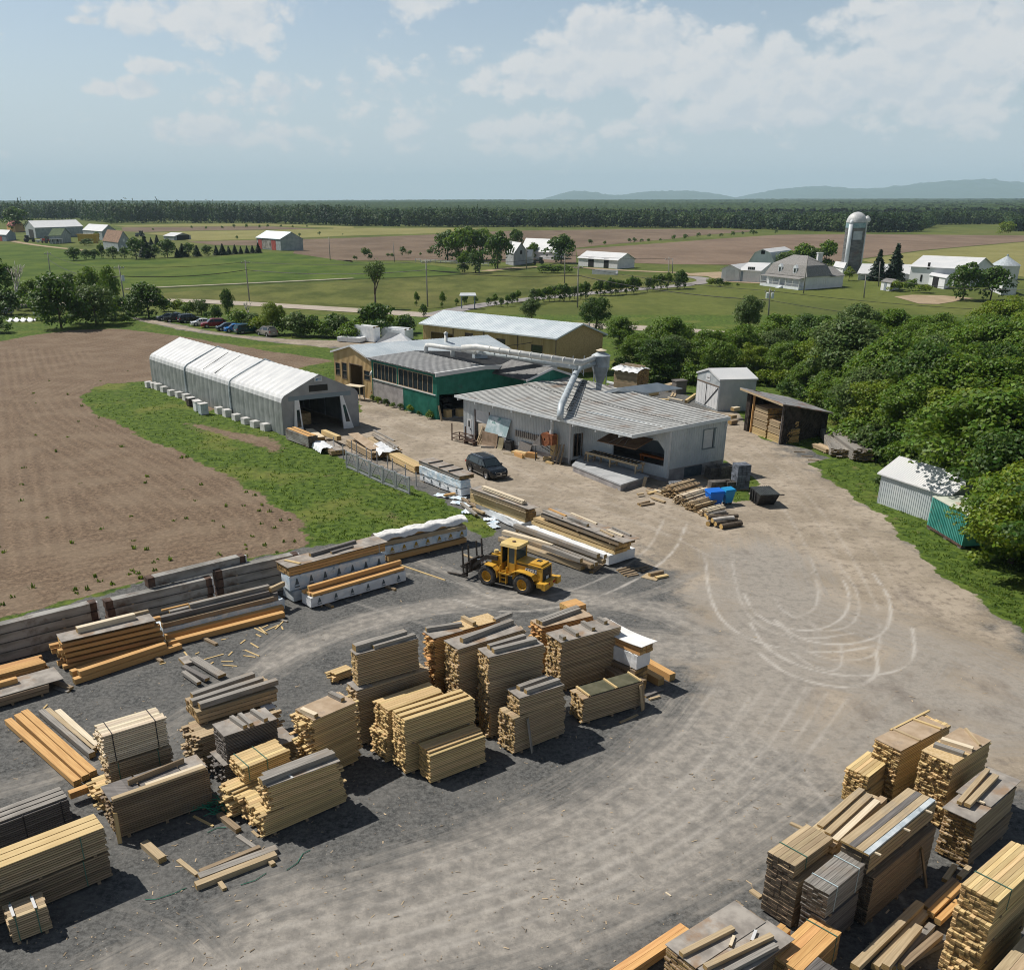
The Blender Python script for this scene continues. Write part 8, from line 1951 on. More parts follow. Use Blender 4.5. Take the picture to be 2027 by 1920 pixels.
sheetp('strand board on the near end of the beam topped right stack',S24,-.02,.42,.0,1.0,m_osb);sheetp('brown ply on the far end of the beam topped right stack',S24,.42,1.0,.0,1.0,m_ply2,.01)
top('nearer grey beam across the strand board',S24,.30,.08,.22,.9,.28,.16);top('farther grey beam across the strand board',S24,.52,.05,.42,.92,.26,.16,m_pale);top('thin brown strip at the far end of the beam topped right stack',S24,.72,.05,1.0,.82,.1,.08,m_tan,.05)
a=pack('lower half of the right edge stack with overhanging plywood',17,(1612,1025),(1886,795),(1372,930),(1590,1160),m=m_brown,e=m_endbr,jit=.05,rag=.12)
S25=pack('upper half of the right edge stack with overhanging plywood',17,(1655,845),(1922,612),(1432,745),(1612,1018),a['z1']+.05,m=m_tan,e=m_endbr,jit=.06,rag=.12)
sheetp('big grey plywood overhanging the right edge stack',S25,-.10,.72,-.02,1.0,m_ply,.05);sheetp('second grey plywood behind on the right edge stack',S25,.3,1.1,.0,1.1,m_ply,.10)
top('front of two tan beams on the overhanging plywood',S25,.08,.48,.92,.62,.24,.16,m_tan,.16);top('rear of two tan beams on the overhanging plywood',S25,.06,.70,.98,.95,.18,.14,m_tan,.16);top('white stick across the overhanging plywood',S25,.30,.2,.28,.6,.1,.06,m_pale,.14)
a=pack('dark lower tier of the long plank topped stack',17,(940,1245),(1372,885),(760,1130),(866,1562),m=m_brown,e=m_enddk,t=.1,jit=.04)
S26=pack('upper tier of the long plank topped stack with blackened ends',17,(912,1090),(1372,715),(722,985),(895,1215),a['z1']+.08,m=m_tan,e=m_enddk,t=.2,w=.3,jit=.03)
for i,(v,m,w)in enumerate(((.10,m_wrapold,.2),(.36,m_tan,.3),(.60,m_dgrey,.26),(.86,m_tan,.32))):top('%s plank on the long plank topped stack'%('bluish narrow','nearer tan','dark grey','farther tan')[i],S26,-.02,v,.98,v+.02,w,.08,m,.02)
for i,u in enumerate((.06,.48,.82)):top('%s white stick poking from under the planks of the long stack'%('near','middle','far')[i],S26,u,-.22,u-.02,.6,.08,.05,m_pale,.0)
b=on(a,.82,-.35,-a['z1']);beam('brown board leaning on the long plank topped stack',b,on(a,.74,-.03,-.4),.16,.07,m_brown)
a=pack('grey lower pack under the pale strapped grey pack',17,(610,1532),(840,1335),(402,1462),(598,1755),m=m_dgrey,e=m_enddk,t=.12,w=.2,jit=.03)
S27=pack('grey pack with two pale straps, front of the right group',17,(630,1352),(888,1135),(436,1270),(606,1522),a['z1']+.06,m=m_grey,e=m_enddk,t=.14,w=.2,jit=.02,straps=(.22,.80),sm=m_wstrap)
a=pack('lower blackened pack left of the pale strapped grey pack',17,(418,1275),(690,1075),(176,1165),(368,1582),m=m_brown,e=m_enddk,t=.14,w=.2,jit=.02)
S28=pack('upper brown pack with one green strap at the left of the right group',17,(395,1158),(662,960),(195,1062),(388,1245),a['z1']+.06,m=m_tan,e=m_enddk,t=.14,w=.22,jit=.02,straps=(.3,))
S29=pack('pile of weathered planks behind the brown green strapped pack',17,(690,1000),(1020,700),(520,880),S28['z1']-.25,m=m_tan,e=m_endbr,t=.12,w=.28,jit=.15,rag=.3)
for i,(v,m)in enumerate(((.12,m_pale),(.45,m_tan),(.8,m_tan))):top('%s loose plank on the weathered plank pile'%('front','middle','rear')[i],S29,.05*i,v,.9+.04*i,v+.03,.24,.08,m,.0)
gb('stick poking out at the left of the weathered plank pile',17,(362,870),(440,905),.14,.08,m_tan,S28['z1']-.3,e=m_end)
z30=HT(G(17,1655,1985,.1),17,1395);hz=(z30-.1)/4
for i in range(4):
 zz=.1+hz*(i+1);p0=(1800,1395)
 o=pack(('lowest','second','third','top')[i]+' yellow tier of the big pile at the right edge',17,(1800,1395),(2135,1083),(1545,1265),z30,z30-hz+.05,m=m_yellow,e=m_endbr,t=.13,w=.17,jit=.03+.02*(3-i),rag=.06,straps=(.25,)if i==3 else())
 o['o'].location.z=.1+hz*i+.0
 d=Vector((math.cos(o['ang']),math.sin(o['ang']),0));o['o'].location-=d*(.10*(3-i))
pack('tan boarded stack cut by the bottom right corner',17,(1752,1876),(2150,1430),(2050,2050),2.0,m=m_tan,e=m_endbr,t=.1,w=.3)
S32=pack('orange planked pack in front of the grey strapped pack',17,(716,1612),(520,1805),(490,1515),(692,1800),m=m_orange,e=m_endbr,t=.16,w=.26,jit=.02,ext=1.4,straps=(.12,))
pack('small orange pack tucked left behind the orange planked pack',17,(372,1590),(250,1700),(290,1548),S32['z1']-.1,m=m_orange,t=.2,w=.2,ext=1.2)
S33=pack('low wide stack with grey plywood at the bottom edge',18,(905,512),(690,662),(592,375),(880,668),m=m_brown,e=m_endbr,t=.09,w=.25,ext=1.5,jit=.05)
sheetp('right sheet of grey plywood at the bottom edge',S33,-.02,.98,-.03,.46);sheetp('left sheet of grey plywood at the bottom edge',S33,.02,1.0,.44,1.02,None,.035)
for i,(u0,v0,u1,v1,m)in enumerate(((.22,.02,.85,.12,m_grey),(.15,.18,.95,.35,m_tan),(.36,.62,1.0,.72,m_tan),(.20,.40,.34,.30,m_whitepaint),(.42,.52,.55,.42,m_pale))):top('%s on the grey plywood at the bottom edge'%('nearer grey beam','long grey brown beam','leftmost tan beam','short white stick','pale cross stick')[i],S33,u0,v0,u1,v1,.2 if i<3 else.1,.16 if i<3 else.07,m,.07)
pack('bright orange plank pack at the bottom left of the right group',18,(437,470),(90,705),(387,433),.55,m=m_orange,e=m_end,t=.2,w=.2,jit=.06,ext=1.2)
pack('small grey pack cut by the bottom edge',18,(1122,650),(990,760),(1018,590),1.3,m=m_dgrey,e=m_enddk,t=.12,w=.2)
for i,(A,B,w,z,m)in enumerate((((800,1876),(1250,1440),.30,.5,m_tan),((940,1876),(1290,1500),.26,.3,m_tan),((1010,1876),(1240,1600),.26,.62,m_tan),((1060,1876),(1330,1590),.24,.3,m_grey),((1120,1876),(1385,1650),.24,.42,m_brown),((1200,1800),(1400,1690),.3,.1,m_dgrey),((1285,1470),(1490,1280),.26,.35,m_brown),((1320,1510),(1525,1310),.26,.42,m_orange),((1370,1560),(1510,1430),.24,.3,m_orange))):
 gb('%s in the gap beside the big yellow pile'%('longest tan beam','tan beam second from the left','topmost tan beam of the loose heap','grey beam in the loose heap','brown beam right of the heap','dark low plank','brown beam behind the heap','orange beam leaning by the pile','short orange beam by the pile')[i],17,A,B,w,.24,m,z)
for i,(A,B)in enumerate((((1150,1470),(1290,1590)),((1050,1600),(1010,1640)),((1420,1270),(1490,1170)),((1520,1250),(1590,1180)))):gb('%s between the right hand stacks'%('cross bearer under the loose heap','short grey stick','bundle of short sticks','tan stub')[i],17,A,B,.2,.16,(m_brown,m_grey,m_tan,m_tan)[i],.02)
gb('board end poking out from under the blackened pack',17,(90,1330),(160,1380),.22,.08,m_tan);gb('thin splinter on the gravel at lower centre',18,(322,295),(346,312),.06,.03,m_pale)
# --- girders along the field
m_gird=M('weathered white girder',(.185,.18,.165),(.33,.32,.30),.8,stretch=(.5,1,2),rough=.8,stain=(.11,.075,.055),stain_amt=(.48,.70),stain_scale=.9)
def gstack(c,A,B,n,where,ty,w=.55):
 P=G(c,*A);H=HT(P,c,ty);h=H/n
 for i in range(n):girder_at('%s girder of the %s'%(('bottom','second','third','fourth','fifth')[i],where),P,G(c,*B),h*i+.05,h-.07,w,i)
def girder_at(label,a,b,z,h,w,i):
 d=(b-a);u=d.normalized();a=a+u*R.uniform(-.15,.15);L=d.length;mb=MB();mb.box(0,L,0,w,0,h);mb.box(.02,L-.02,-.025,w+.025,0,.07);mb.box(.02,L-.02,-.025,w+.025,h-.07,h+.01)
 o=mb.build('timber_girder',m_gird,None,Vector((a.x,a.y,z)),math.atan2(d.y,d.x));tag(o,label,'girder','girders along the field edge')
 for x0,x1 in((-.06,.38),(L-.38,L+.06)):g=MB();g.box(x0,x1,-.035,w+.035,0,h+.02);g.build('end_cap',m_rustdk,o)
 g=MB();g.box(L,L+.075,-.06,.10,.02,h+.03);g.build('end_plate',m_whitepaint,o)
 for x in(L*.22,L*.76):g=MB();g.box(x,x+.15,-.03,w+.03,-.06 if z<.1 else-.07,0);g.build('bearer',m_brown,o)
gstack(13,(-330,960),(655,700),4,'girder wall at the left edge',725)
gstack(13,(705,690),(1360,530),4,'middle girder wall',482)
gstack(13,(1395,505),(1905,385),4,'girder wall next to the wrapped beams',290)
P=G(13,705,690);H=HT(P,13,482);a,b=G(13,935,400,H+.0),G(13,1545,250,H+.0);girder_at('extra girder lying on top of the middle girder wall',a,b,H+.02,.6,.55,0)
# --- beams in front of the girders
G1=pack('dark brown beam pile under a grey sheet and a pale beam before the girders',13,(400,738),(985,603),(332,695),(415,905),m=m_orange,e=m_end,t=.36,w=.32,jit=.2,rag=.5,gap=.12)
sheetp('grey sheet on the dark brown beam pile',G1,-.02,1.0,.0,1.0);top('thick pale beam on the dark brown beam pile',G1,.18,.62,.82,.75,.34,.32,m_pale);top('thin tan beam on the dark brown beam pile',G1,.3,.98,1.0,1.1,.2,.16,m_tan)
for i,(A,B,z)in enumerate((((470,1000),(1145,775),.05),((500,950),(1048,770),.36),((452,950),(1030,745),.05))):gb('%s low orange beam before the dark brown pile'%('front','upper','rear')[i],13,A,B,.36,.3,m_orange,z)
G2=pack('blue wrapped pack behind the long orange beams',13,(1030,655),(1797,468),(985,610),(1032,715),m=m_wrapb,wrap=True)
for i,(u0,v0,u1,v1,z,m,w)in enumerate(((.0,.1,.95,.12,.05,m_brown,.3),(.02,.5,.98,.55,.05,m_dgrey,.34),(.05,.9,1.0,.95,.05,m_brown,.3),(.0,.3,.9,.38,.36,m_dgrey,.3),(.1,.75,1.0,.8,.36,m_grey,.28),(.05,.95,.8,1.0,.62,m_orange,.14),(.25,.55,.92,.62,.62,m_grey,.3),(.9,.2,1.05,.6,.62,m_tan,.22))):
 top('%s on the blue wrapped pack'%('front brown beam','dark broad beam','rear brown beam','dark upper beam','grey upper beam','thin orange board','topmost grey beam','short tan beam')[i],G2,u0,v0,u1,v1,w,.28 if i!=5 else.1,m,z)
for i,(A,B,z)in enumerate((((1060,765),(1795,575),.05),((1045,720),(1790,535),.12))):gb('%s long orange beam before the blue wrapped pack'%('front','rear')[i],13,A,B,.4,.34,m_orange,z)
gb('brown bearer under the front long orange beam',13,(1280,715),(1370,760),.22,.14,m_brown);gb('brown bearer under the low orange beams',13,(990,845),(1025,868),.22,.14,m_brown);gb('grey stick at the far end of the long orange beams',13,(1740,590),(1818,612),.16,.08,m_grey)
G4=pack('orange beam pile cut by the left edge',13,(292,862),(-80,960),(262,812),(312,920),m=m_orange,t=.2,w=.26,jit=.12,ext=1.2)
G5=pack('beam pile with a grey sheet at the left edge nearer the camera',13,(300,1005),(-60,1108),(185,945),(300,1055),m=m_brown,e=m_end,t=.24,w=.3,jit=.05,ext=1.3)
sheetp('grey sheet tilting over the left edge beam pile',G5,-.24,.9,.05,1.05);top('orange beam on the sheet at the left edge',G5,.32,.7,1.1,.7,.3,.28,m_orange)
gb('brown board end beside the left edge beam pile',13,(330,990),(455,1035),.26,.12,m_brown,.1);gb('grey board end beside the left edge beam pile',13,(345,1025),(435,1055),.2,.08,m_grey)
STK=[(1165,800,1195,838),(1290,850,1415,815),(1330,880,1350,865),(1520,750,1552,725),(1550,790,1640,828),(1540,825,1615,835),(1585,745,1635,775),(1400,862,1475,860),(1410,885,1500,892),(1445,825,1470,800),(1610,650,1690,690),(1640,645,1690,690),(1680,668,1770,628),(1740,658,1800,600),(1655,650,1695,632),(1010,880,1050,870),(1620,690,1650,705),(1780,640,1790,660),(1235,815,1260,805),(1400,725,1430,720),(275,1160,300,1135)]
for x0,y0,x1,y1 in STK:gb('thin pale scrap stick strewn on the gravel before the girders',13,(x0,y0),(x1,y1),.09,.04,m_yellow)
# --- wrapped beam packs in the corner by the loader
Q0=pack('white wrapped pack at the bottom of the three tier corner pile',14,(225,772),(1000,562),(106,722),(232,862),m=m_wrapold,wrap=True)
Q1=pack('blue white printed pack in the middle of the three tier corner pile',14,(190,642),(1045,437),(95,600),(200,765),Q0['z1']+.06,m=m_wrapb,wrap=True,prints=(m_ink,7,.34))
Q2=pack('long brown beam pack on top of the three tier corner pile',14,(186,560),(1047,337),(80,498),(190,634),Q1['z1']+.06,m=m_orange,e=m_endbr,t=.22,w=.3,jit=.02,straps=(.93,),sm=m_wstrap)
sheetp('grey sheet on the near half of the corner pile',Q2,-.01,.55,-.02,1.0);sheetp('grey sheet on the far half of the corner pile',Q2,.52,1.03,-.02,1.0,None,.03)
top('thick grey beam on the corner pile',Q2,.28,.55,.78,.75,.26,.2,m_dgrey,.06);top('thin grey beam on the corner pile',Q2,.46,.28,.70,.36,.2,.12,m_dgrey,.06);top('pale stick across the near end of the corner pile',Q2,.12,.05,.06,.8,.2,.06,m_yellow,.04)
q=pack('white pack with dark tree prints in front of the corner pile',14,(382,828),(1230,587),(266,790),(384,915),m=m_wrap,wrap=True,prints=(m_ink,6,.30))
q2=pack('row of orange beams on the white printed pack',14,(388,795),(1216,553),(268,760),(386,822),q['z1']+.05,m=m_orange,e=m_end,t=.3,w=.32,jit=.12)
pack('upper pair of orange beams on the white printed pack',14,(368,722),(1196,487),(268,735),q2['z1']+.34,q2['z1']+.02,m=m_orange,e=m_end,t=.3,w=.4,jit=.1,bear=False)
gb('bearer under the white printed pack',14,(510,885),(580,915),.2,.14,m_brown);gb('bearer at the far end of the white printed pack',14,(1050,730),(1138,762),.2,.14,m_brown)
gb('long thin stick from the white printed pack towards the loader',14,(1195,540),(1580,672),.12,.06,m_yellow);gb('second long stick near the loader fork',14,(1740,445),(1938,522),.16,.1,m_tan)
a=pack('bottom brown beams of the gold printed pile behind the fork',14,(1078,462),(1775,288),(1035,425),(1092,505),m=m_orange,e=m_endbr,t=.3,w=.3)
b_=pack('white pack with gold prints behind the loader fork',14,(1052,372),(1777,205),(1012,325),(1066,445),a['z1']+.06,m=m_wrapb,wrap=True,prints=(m_goldink,7,.40))
c_=pack('yellow beams on the gold printed pack under the white tarp',14,(1035,328),(1772,178),(968,282),(1046,365),b_['z1']+.05,m=m_tan,e=m_end,t=.26,w=.3)
d_=pack('orange beams at the back of the tarp covered pile near the loader',14,(1010,285),(1600,160),(975,262),c_['z1']+.34,c_['z1']+.02,m=m_orange,t=.3,w=.3,bear=False)
def draped(label,p,u0,u1,v0,v1,seed,h=.1,m=None,hang=.35):
 rr=np.random.default_rng(seed);nu,nv=28,12;V=[]
 for i in range(nu+1):
  for j in range(nv+1):
   u,v=u0+(u1-u0)*i/nu,v0+(v1-v0)*j/nv;e=max(0,(abs(2*j/nv-1)-.72)/.28)
   q=on(p,u,v,.06+h*rr.random()+h*.8*math.sin(i*.9+j*.7+seed)-hang*e**1.5);V.append((q.x,q.y,max(q.z,.03)))
 i=np.arange((nu+1)*(nv+1)).reshape(nu+1,nv+1);F=np.stack([i[:-1,:-1],i[1:,:-1],i[1:,1:],i[:-1,1:]],-1).reshape(-1,4)
 return tag(np_mesh('tarp',np.array(V),F,m or m_tarp,smooth=True),label,'tarp')
draped('long white tarp thrown over the pile behind the loader fork',d_,-.06,1.32,-.2,1.5,3,.10)
# --- the row from the tent to the yard centre
def rowp(label,c,T0,T1,T2,base,z0=.12,**k):return pack(label,c,T0,T1,T2,base,z0,group='lumber in the row towards the tent',**k)
X1=rowp('grey strapped lumber pack with pale boards at the tent corner',11,(328,165),(116,88),(420,150),(332,262),m=m_gird,e=m_enddk,t=.16,w=.2,jit=.02)
for i,v in enumerate((.2,.7)):top('%s orange board on the pack at the tent corner'%('front','rear')[i],X1,.0,v,1.0,v+.15,.4,.06,m_orange,.0)
gb('pale block of boards behind the pack at the tent corner',11,(455,195),(340,115),.8,.35,m_pale,.2);gb('short fat yellow beam by the tent corner',11,(620,200),(475,140),.55,.5,m_yellow,.5)
a=rowp('dark pile with torn white plastic beside the tent corner',11,(545,300),(425,220),(650,270),(560,335),m=m_brown,t=.15,w=.3,jit=.1)
draped('torn white plastic hanging from the dark pile near the tent',a,.3,1.1,-.5,.6,5,.08,m_wrap,.5);sheetp('grey board on the dark pile near the tent',a,.0,1.0,.3,1.1,m_ply)
X3=rowp('untidy board pile with a tipped brown sheet in the row',11,(915,310),(690,190),(1130,240),(925,370),m=m_tan,e=m_endbr,t=.12,w=.3,jit=.25,rag=.4)
sheetp('tipped brown plywood on the untidy board pile',X3,.1,1.0,.05,.4,m_ply2,.1,.03,.0,.5)
for i,(u0,v0,u1,v1)in enumerate(((.0,.9,1.1,1.0),(-.1,.7,.95,.85),(.3,1.05,1.2,1.1))):top('%s grey board on the untidy board pile'%('rear','front','far')[i],X3,u0,v0,u1,v1,.22,.12,m_grey,.1+.1*i)
draped('crumpled white plastic on the untidy board pile',X3,-.15,.45,.2,.9,8,.14,m_wrap,.3)
X4=rowp('long bundle of squared yellow beams in the row behind the gates',11,(1322,440),(985,265),(1378,405),(1330,500),.12,m=m_yellow,e=m_endbr,t=.2,w=.2,jit=.08)
X5=rowp('white printed pack at the bottom of the row pile by the black car',11,(1757,655),(1372,505),(1872,640),(1760,718),m=m_wrap,e=m_wrap,wrap=True,prints=(m_ink,5,.3))
X6=rowp('blue white pack in the middle of the row pile by the black car',11,(1752,580),(1366,435),(1870,570),(1757,650),X5['z1']+.05,m=m_wrapb,wrap=True)
X7=rowp('grey boards on top of the row pile by the black car',11,(1742,535),(1362,385),(1868,505),(1745,570),X6['z1']+.05,m=m_grey,e=m_endbr,t=.12,w=.3)
for i,(u0,u1)in enumerate(((.0,.24),(.25,.48),(.5,.74),(.76,1.0))):sheetp('%s grey sheet on the row pile by the black car'%('first','second','third','fourth')[i],X7,u0-.02,u1,-.03,1.03,None,.02,.03)
for i,u in enumerate((.26,.49,.75)):top('%s dark batten between the sheets of the row pile'%('near','middle','far')[i],X7,u,.0,u,1.0,.12,.1,m_dark,.05)
a=rowp('white wrapped bottom pack under the yellow beams and pole bundle',12,(655,460),(270,285),(715,420),(640,520),m=m_wrap,wrap=True)
b_=rowp('yellow beams under the pole bundle',12,(690,372),(220,200),(738,335),(668,448),a['z1']+.05,m=m_yellow,e=m_endbr,t=.3,w=.3)
X8=rowp('brown beams with a grey sheet carrying a bundle of poles',12,(690,330),(216,158),(742,295),(692,372),b_['z1']+.12,m=m_tan,e=m_endbr,t=.25,w=.3,gap=.07)
sheetp('grey sheet under the bundle of poles',X8,-.06,1.0,-.03,1.05)
mb=MB()
for k in range(16):v=.30+.42*(k%6)/6;p,q=on(X8,.10+R.uniform(-.01,.01),v,.16+.10*(k//6)),on(X8,.84,v+.06,.16+.10*(k//6));mb.tube([p,q],.055,6)
tag(mb.build('pole_bundle',m_pale),'bundle of thin round poles on the grey sheet in the row','poles')
a=rowp('white wrapped bottom pack of the long pile behind the loader',12,(1400,735),(720,478),(1690,690),(1402,815),m=m_wrap,wrap=True)
b_=rowp('yellow beams of the long pile behind the loader',12,(1462,650),(752,395),(1642,622),(1458,725),a['z1']+.04,m=m_yellow,e=m_end,t=.42,w=.4,jit=.12,gap=.09)
X9=rowp('brown beams under the boards of the long pile behind the loader',12,(1484,612),(815,365),(1640,585),(1482,650),b_['z1']+.14,m=m_brown,e=m_endbr,t=.26,w=.3,jit=.15,gap=.06)
for i,(u0,u1)in enumerate(((-.06,.3),(.28,.62),(.6,1.0))):sheetp('%s grey sheet on the long pile behind the loader'%('near','middle','far')[i],X9,u0,u1,-.03,1.1,None,.02+.02*i)
for i,(u0,v0,u1,v1,m)in enumerate(((.42,.25,.68,.3,m_gird),(.42,.85,.78,1.0,m_pale),(.02,.9,.26,1.05,m_grey),(.1,.2,.28,.35,m_tan),(.05,.55,.25,.6,m_pale),(.75,.5,1.0,.6,m_orange),(.72,.1,1.0,.2,m_grey))):top('%s on the long pile behind the loader'%('thick grey beam','thin pale board','pale board at the near end','tan stub','short pale batten','orange board','grey plank at the far end')[i],X9,u0,v0,u1,v1,.26 if i==0 else.16,.22 if i==0 else.1,m,.08)
for i,(A,B,w,z,m)in enumerate((((1180,850),(475,600),.5,.1,m_tan),((1260,840),(560,565),.4,.35,m_brown),((1295,820),(640,560),.3,.5,m_grey),((1360,800),(620,530),.36,.62,m_tan),((1310,750),(600,490),.34,1.0,m_grey),((1370,755),(700,510),.3,.95,m_wrap),((1165,790),(840,670),.3,.72,m_grey),((930,665),(500,545),.4,.55,m_pale))):
 beam('%s of the beam rows behind the loader cab'%('lowest tan beam','brown beam','short grey beam','long tan beam','topmost silvery beam','white wrapped beam','grey upper beam','pale rear beam')[i],G(12,*A,z),G(12,*B,z),w,.3,m)
gb('dark trestle holding the beam rows',12,(1250,880),(1360,800),.3,.12,m_brown)
for i,(A,B)in enumerate((((1470,860),(1580,830)),((1490,875),(1600,845)),((1510,890),(1625,860)),((1530,905),(1640,880)),((1560,912),(1650,895)),((1600,840),(1700,870)),((1640,845),(1735,825)),((1650,865),(1770,840)))):gb('short brown board scattered at the end of the long pile',12,A,B,.16,.08,m_brown)
gb('flat brown board at the end of the scattered boards',12,(1700,900),(1830,930),1.0,.05,m_tan);gb('thick brown block on the flat board',12,(1745,905),(1860,880),.24,.22,m_brown,.05);gb('splintered pale wood on the flat board',12,(1800,925),(1900,905),.3,.12,m_yellow,.04)
gb('pair of short brown blocks on the drive',12,(1650,300),(1745,275),.22,.16,m_brown);gb('longer of two brown blocks on the drive',12,(1668,312),(1785,292),.22,.16,m_brown)
for i,(x,y,l,w,a)in enumerate(((1500,720,3.0,1.1,-.5),(1650,790,3.2,1.0,-.5),(1780,860,3.0,.9,-.5),(480,310,1.8,1.2,-.4))):
 P=G(11,x,y);f=dict(O=P,L=l,W=w*.8,s=1,ang=a,z1=.06);draped('torn white plastic sheet in the weeds, %s of the row debris'%('left','middle','right','tent end')[i],f,0,1,0,1,20+i,.03,m_wrapb,.04)
for i,(A,B,m)in enumerate((((1600,720),(1700,700),m_orange),((1850,790),(1770,745),m_brown),((1930,840),(1820,780),m_brown),((1970,885),(1870,840),m_tan),((1900,900),(1760,790),m_grey))):gb('%s among the torn plastic of the row'%('orange stub','first brown board','second brown board','tan board','grey plank')[i],11,A,B,.26,.16,m,.2)
for i,(x,y)in enumerate(((330,440),(420,480),(480,500),(250,360))):
 P=G(12,x,y);draped('white rag of plastic at the %s of the weeds by the loader'%('left','middle','end','far side')[i],dict(O=P,L=1.0,W=.7,s=1,ang=i,z1=.05),0,1,0,1,40+i,.03,m_wrapb,.02)
GB=[(688,452),(800,500),(912,552),(1032,606),(1150,652),(1285,706)]
m_gate=M('galvanised gate',(.34,.35,.38),(.46,.47,.50),2,rough=.45,metal=.5)
for i in range(5):
 a,b=G(11,*GB[i]),G(11,*GB[i+1]);h=HT(a,11,GB[i][1]-155);d=b-a;L=d.length
 t=thing('metal_gate','%s galvanised gate panel in the row standing in the grass'%('first','second','third','fourth','fifth')[i],'gate',a,math.atan2(d.y,d.x),'galvanised gates')
 mb=MB();mb.box(0,L-.08,-.05,.05,.05,.22);mb.box(0,L-.08,-.05,.05,h-.14,h);mb.box(0,.12,-.06,.06,0,h+.1);mb.box(L-.2,L-.08,-.06,.06,0,h+.1);mb.bar((.12,0,.2),(L*.5,0,h-.14),.07,.07);mb.bar((L-.2,0,.2),(L*.5,0,h-.14),.07,.07);mb.build('frame',m_gate,t)
 mb=MB()
 for k in range(12):x=.1+(L-.3)*k/11;mb.box(x-.01,x+.01,-.015,.015,.2,h-.14)
 for k in range(6):z=.25+(h-.4)*k/5;mb.box(.1,L-.15,-.012,.012,z-.01,z+.01)
 mb.build('wire_mesh',m_gate,t)
for i,(x,y)in enumerate(((660,375),(740,330),(785,350),(878,400),(925,420),(975,430),(1075,480),(1120,500),(1240,560),(1340,630),(575,300))):
 P=G(11,x,y);h=HT(P,11,y-130);mb=MB();mb.tube([(0,0,0),(0,0,h)],.05,8);mb.tube([(0,0,h),(0,0,h+.04)],.07,8)
 tag(mb.build('steel_post',m_gate,None,P),'thin galvanised post behind the gate panels','post','posts behind the gates')
# --- right side of the mill
def log(label,c,A,B,r,z,m=None,grp=None):
 a,b=G(c,*A,z+r),G(c,*B,z+r);mb=MB();mid=a.lerp(b,.5)+Vector((0,0,R.uniform(-.02,.03)));mb.tube([a,mid,b],[r,r*.95,r*.86],10,0,False)
 n=10;o=len(mb.v)-3*n;mb.f.append([o+k for k in range(n)][::-1]);mb.m.append(1);mb.f.append([o+2*n+k for k in range(n)]);mb.m.append(1)
 return tag(mb.build('log',[m or m_bark,m_end],None),label,'log',grp)
for i,(A,B,r,z,m)in enumerate((((225,1175),(560,1120),.22,0,None),((130,1130),(480,1060),.19,.12,m_bark),((80,1075),(430,1030),.2,.30,m_birch),((10,1130),(100,1085),.2,0,m_bark),((0,1030),(500,1000),.2,.15,None),((-30,985),(300,930),.16,.1,m_pole))):
 log('%s log of the small log pile by the blue bins'%('front','second','white barked','short left','long rear','thin grey rear')[i],25,A,B,r,z,m,'logs by the blue bins')
def slabs(label,c,A,B,n,rad,seed):
 a,b=G(c,*A),G(c,*B);d=(b-a);L=d.length;rr=random.Random(seed);mb=MB()
 for k in range(n):
  th,q=rr.uniform(0,math.pi),rad*math.sqrt(rr.random());y,z=q*math.cos(th)*1.25,q*math.sin(th)*1.15;w,h=rr.uniform(.07,.16),rr.uniform(.03,.07)
  mb.box(rr.uniform(-.12,.12),L+rr.uniform(-.15,.15),y-w/2,y+w/2,z,z+h,0,1)
 o=mb.build('slab_bundle',[m_pale if seed%2 else m_tan,m_endbr],None,a,math.atan2(d.y,d.x));tag(o,label,'wood bundle','bundles of slab wood')
 for f in(.25,.75):
  g=MB();g.tube([(L*f,rad*1.32*math.cos(t),max(.0,rad*1.25*math.sin(t)))for t in np.linspace(0,math.pi,9)],.02,4);g.build('strap',m_dark,o)
for i,(A,B)in enumerate((((1475,1010),(1625,965)),((1545,1060),(1700,1010)),((1610,1095),(1735,1060)),((1690,1130),(1800,1100)))):slabs('%s strapped bundle of slab wood beside the blue bins'%('largest rear','second','third','smallest front')[i],6,A,B,130-20*i,.95-.14*i,i)
for i,(A,B,m)in enumerate((((1320,965),(1440,1000),m_tan),((1330,985),(1465,950),m_yellow),((1350,1010),(1440,1040),m_tan),((1370,960),(1470,985),m_pale),((1260,990),(1300,985),m_tan),((1400,950),(1500,965),m_pale))):gb('%s in the loose heap left of the slab bundles'%('tan board','yellow crossing board','front tan board','pale board','lone short board','rear pale board')[i],6,A,B,.26,.12,m,.04*i)
mb=MB();mb.box(0,1.3,0,.06,.1,1.2)
for k in range(6):mb.box(.1+.2*k,.16+.2*k,-.03,.09,0,1.2)
o=tag(mb.build('striped_panel',m_trim,None,G(6,1480,985),.35),'striped white panel leaning by the slab bundles at the mill corner','panel');o.rotation_euler=(-.5,0,.3)
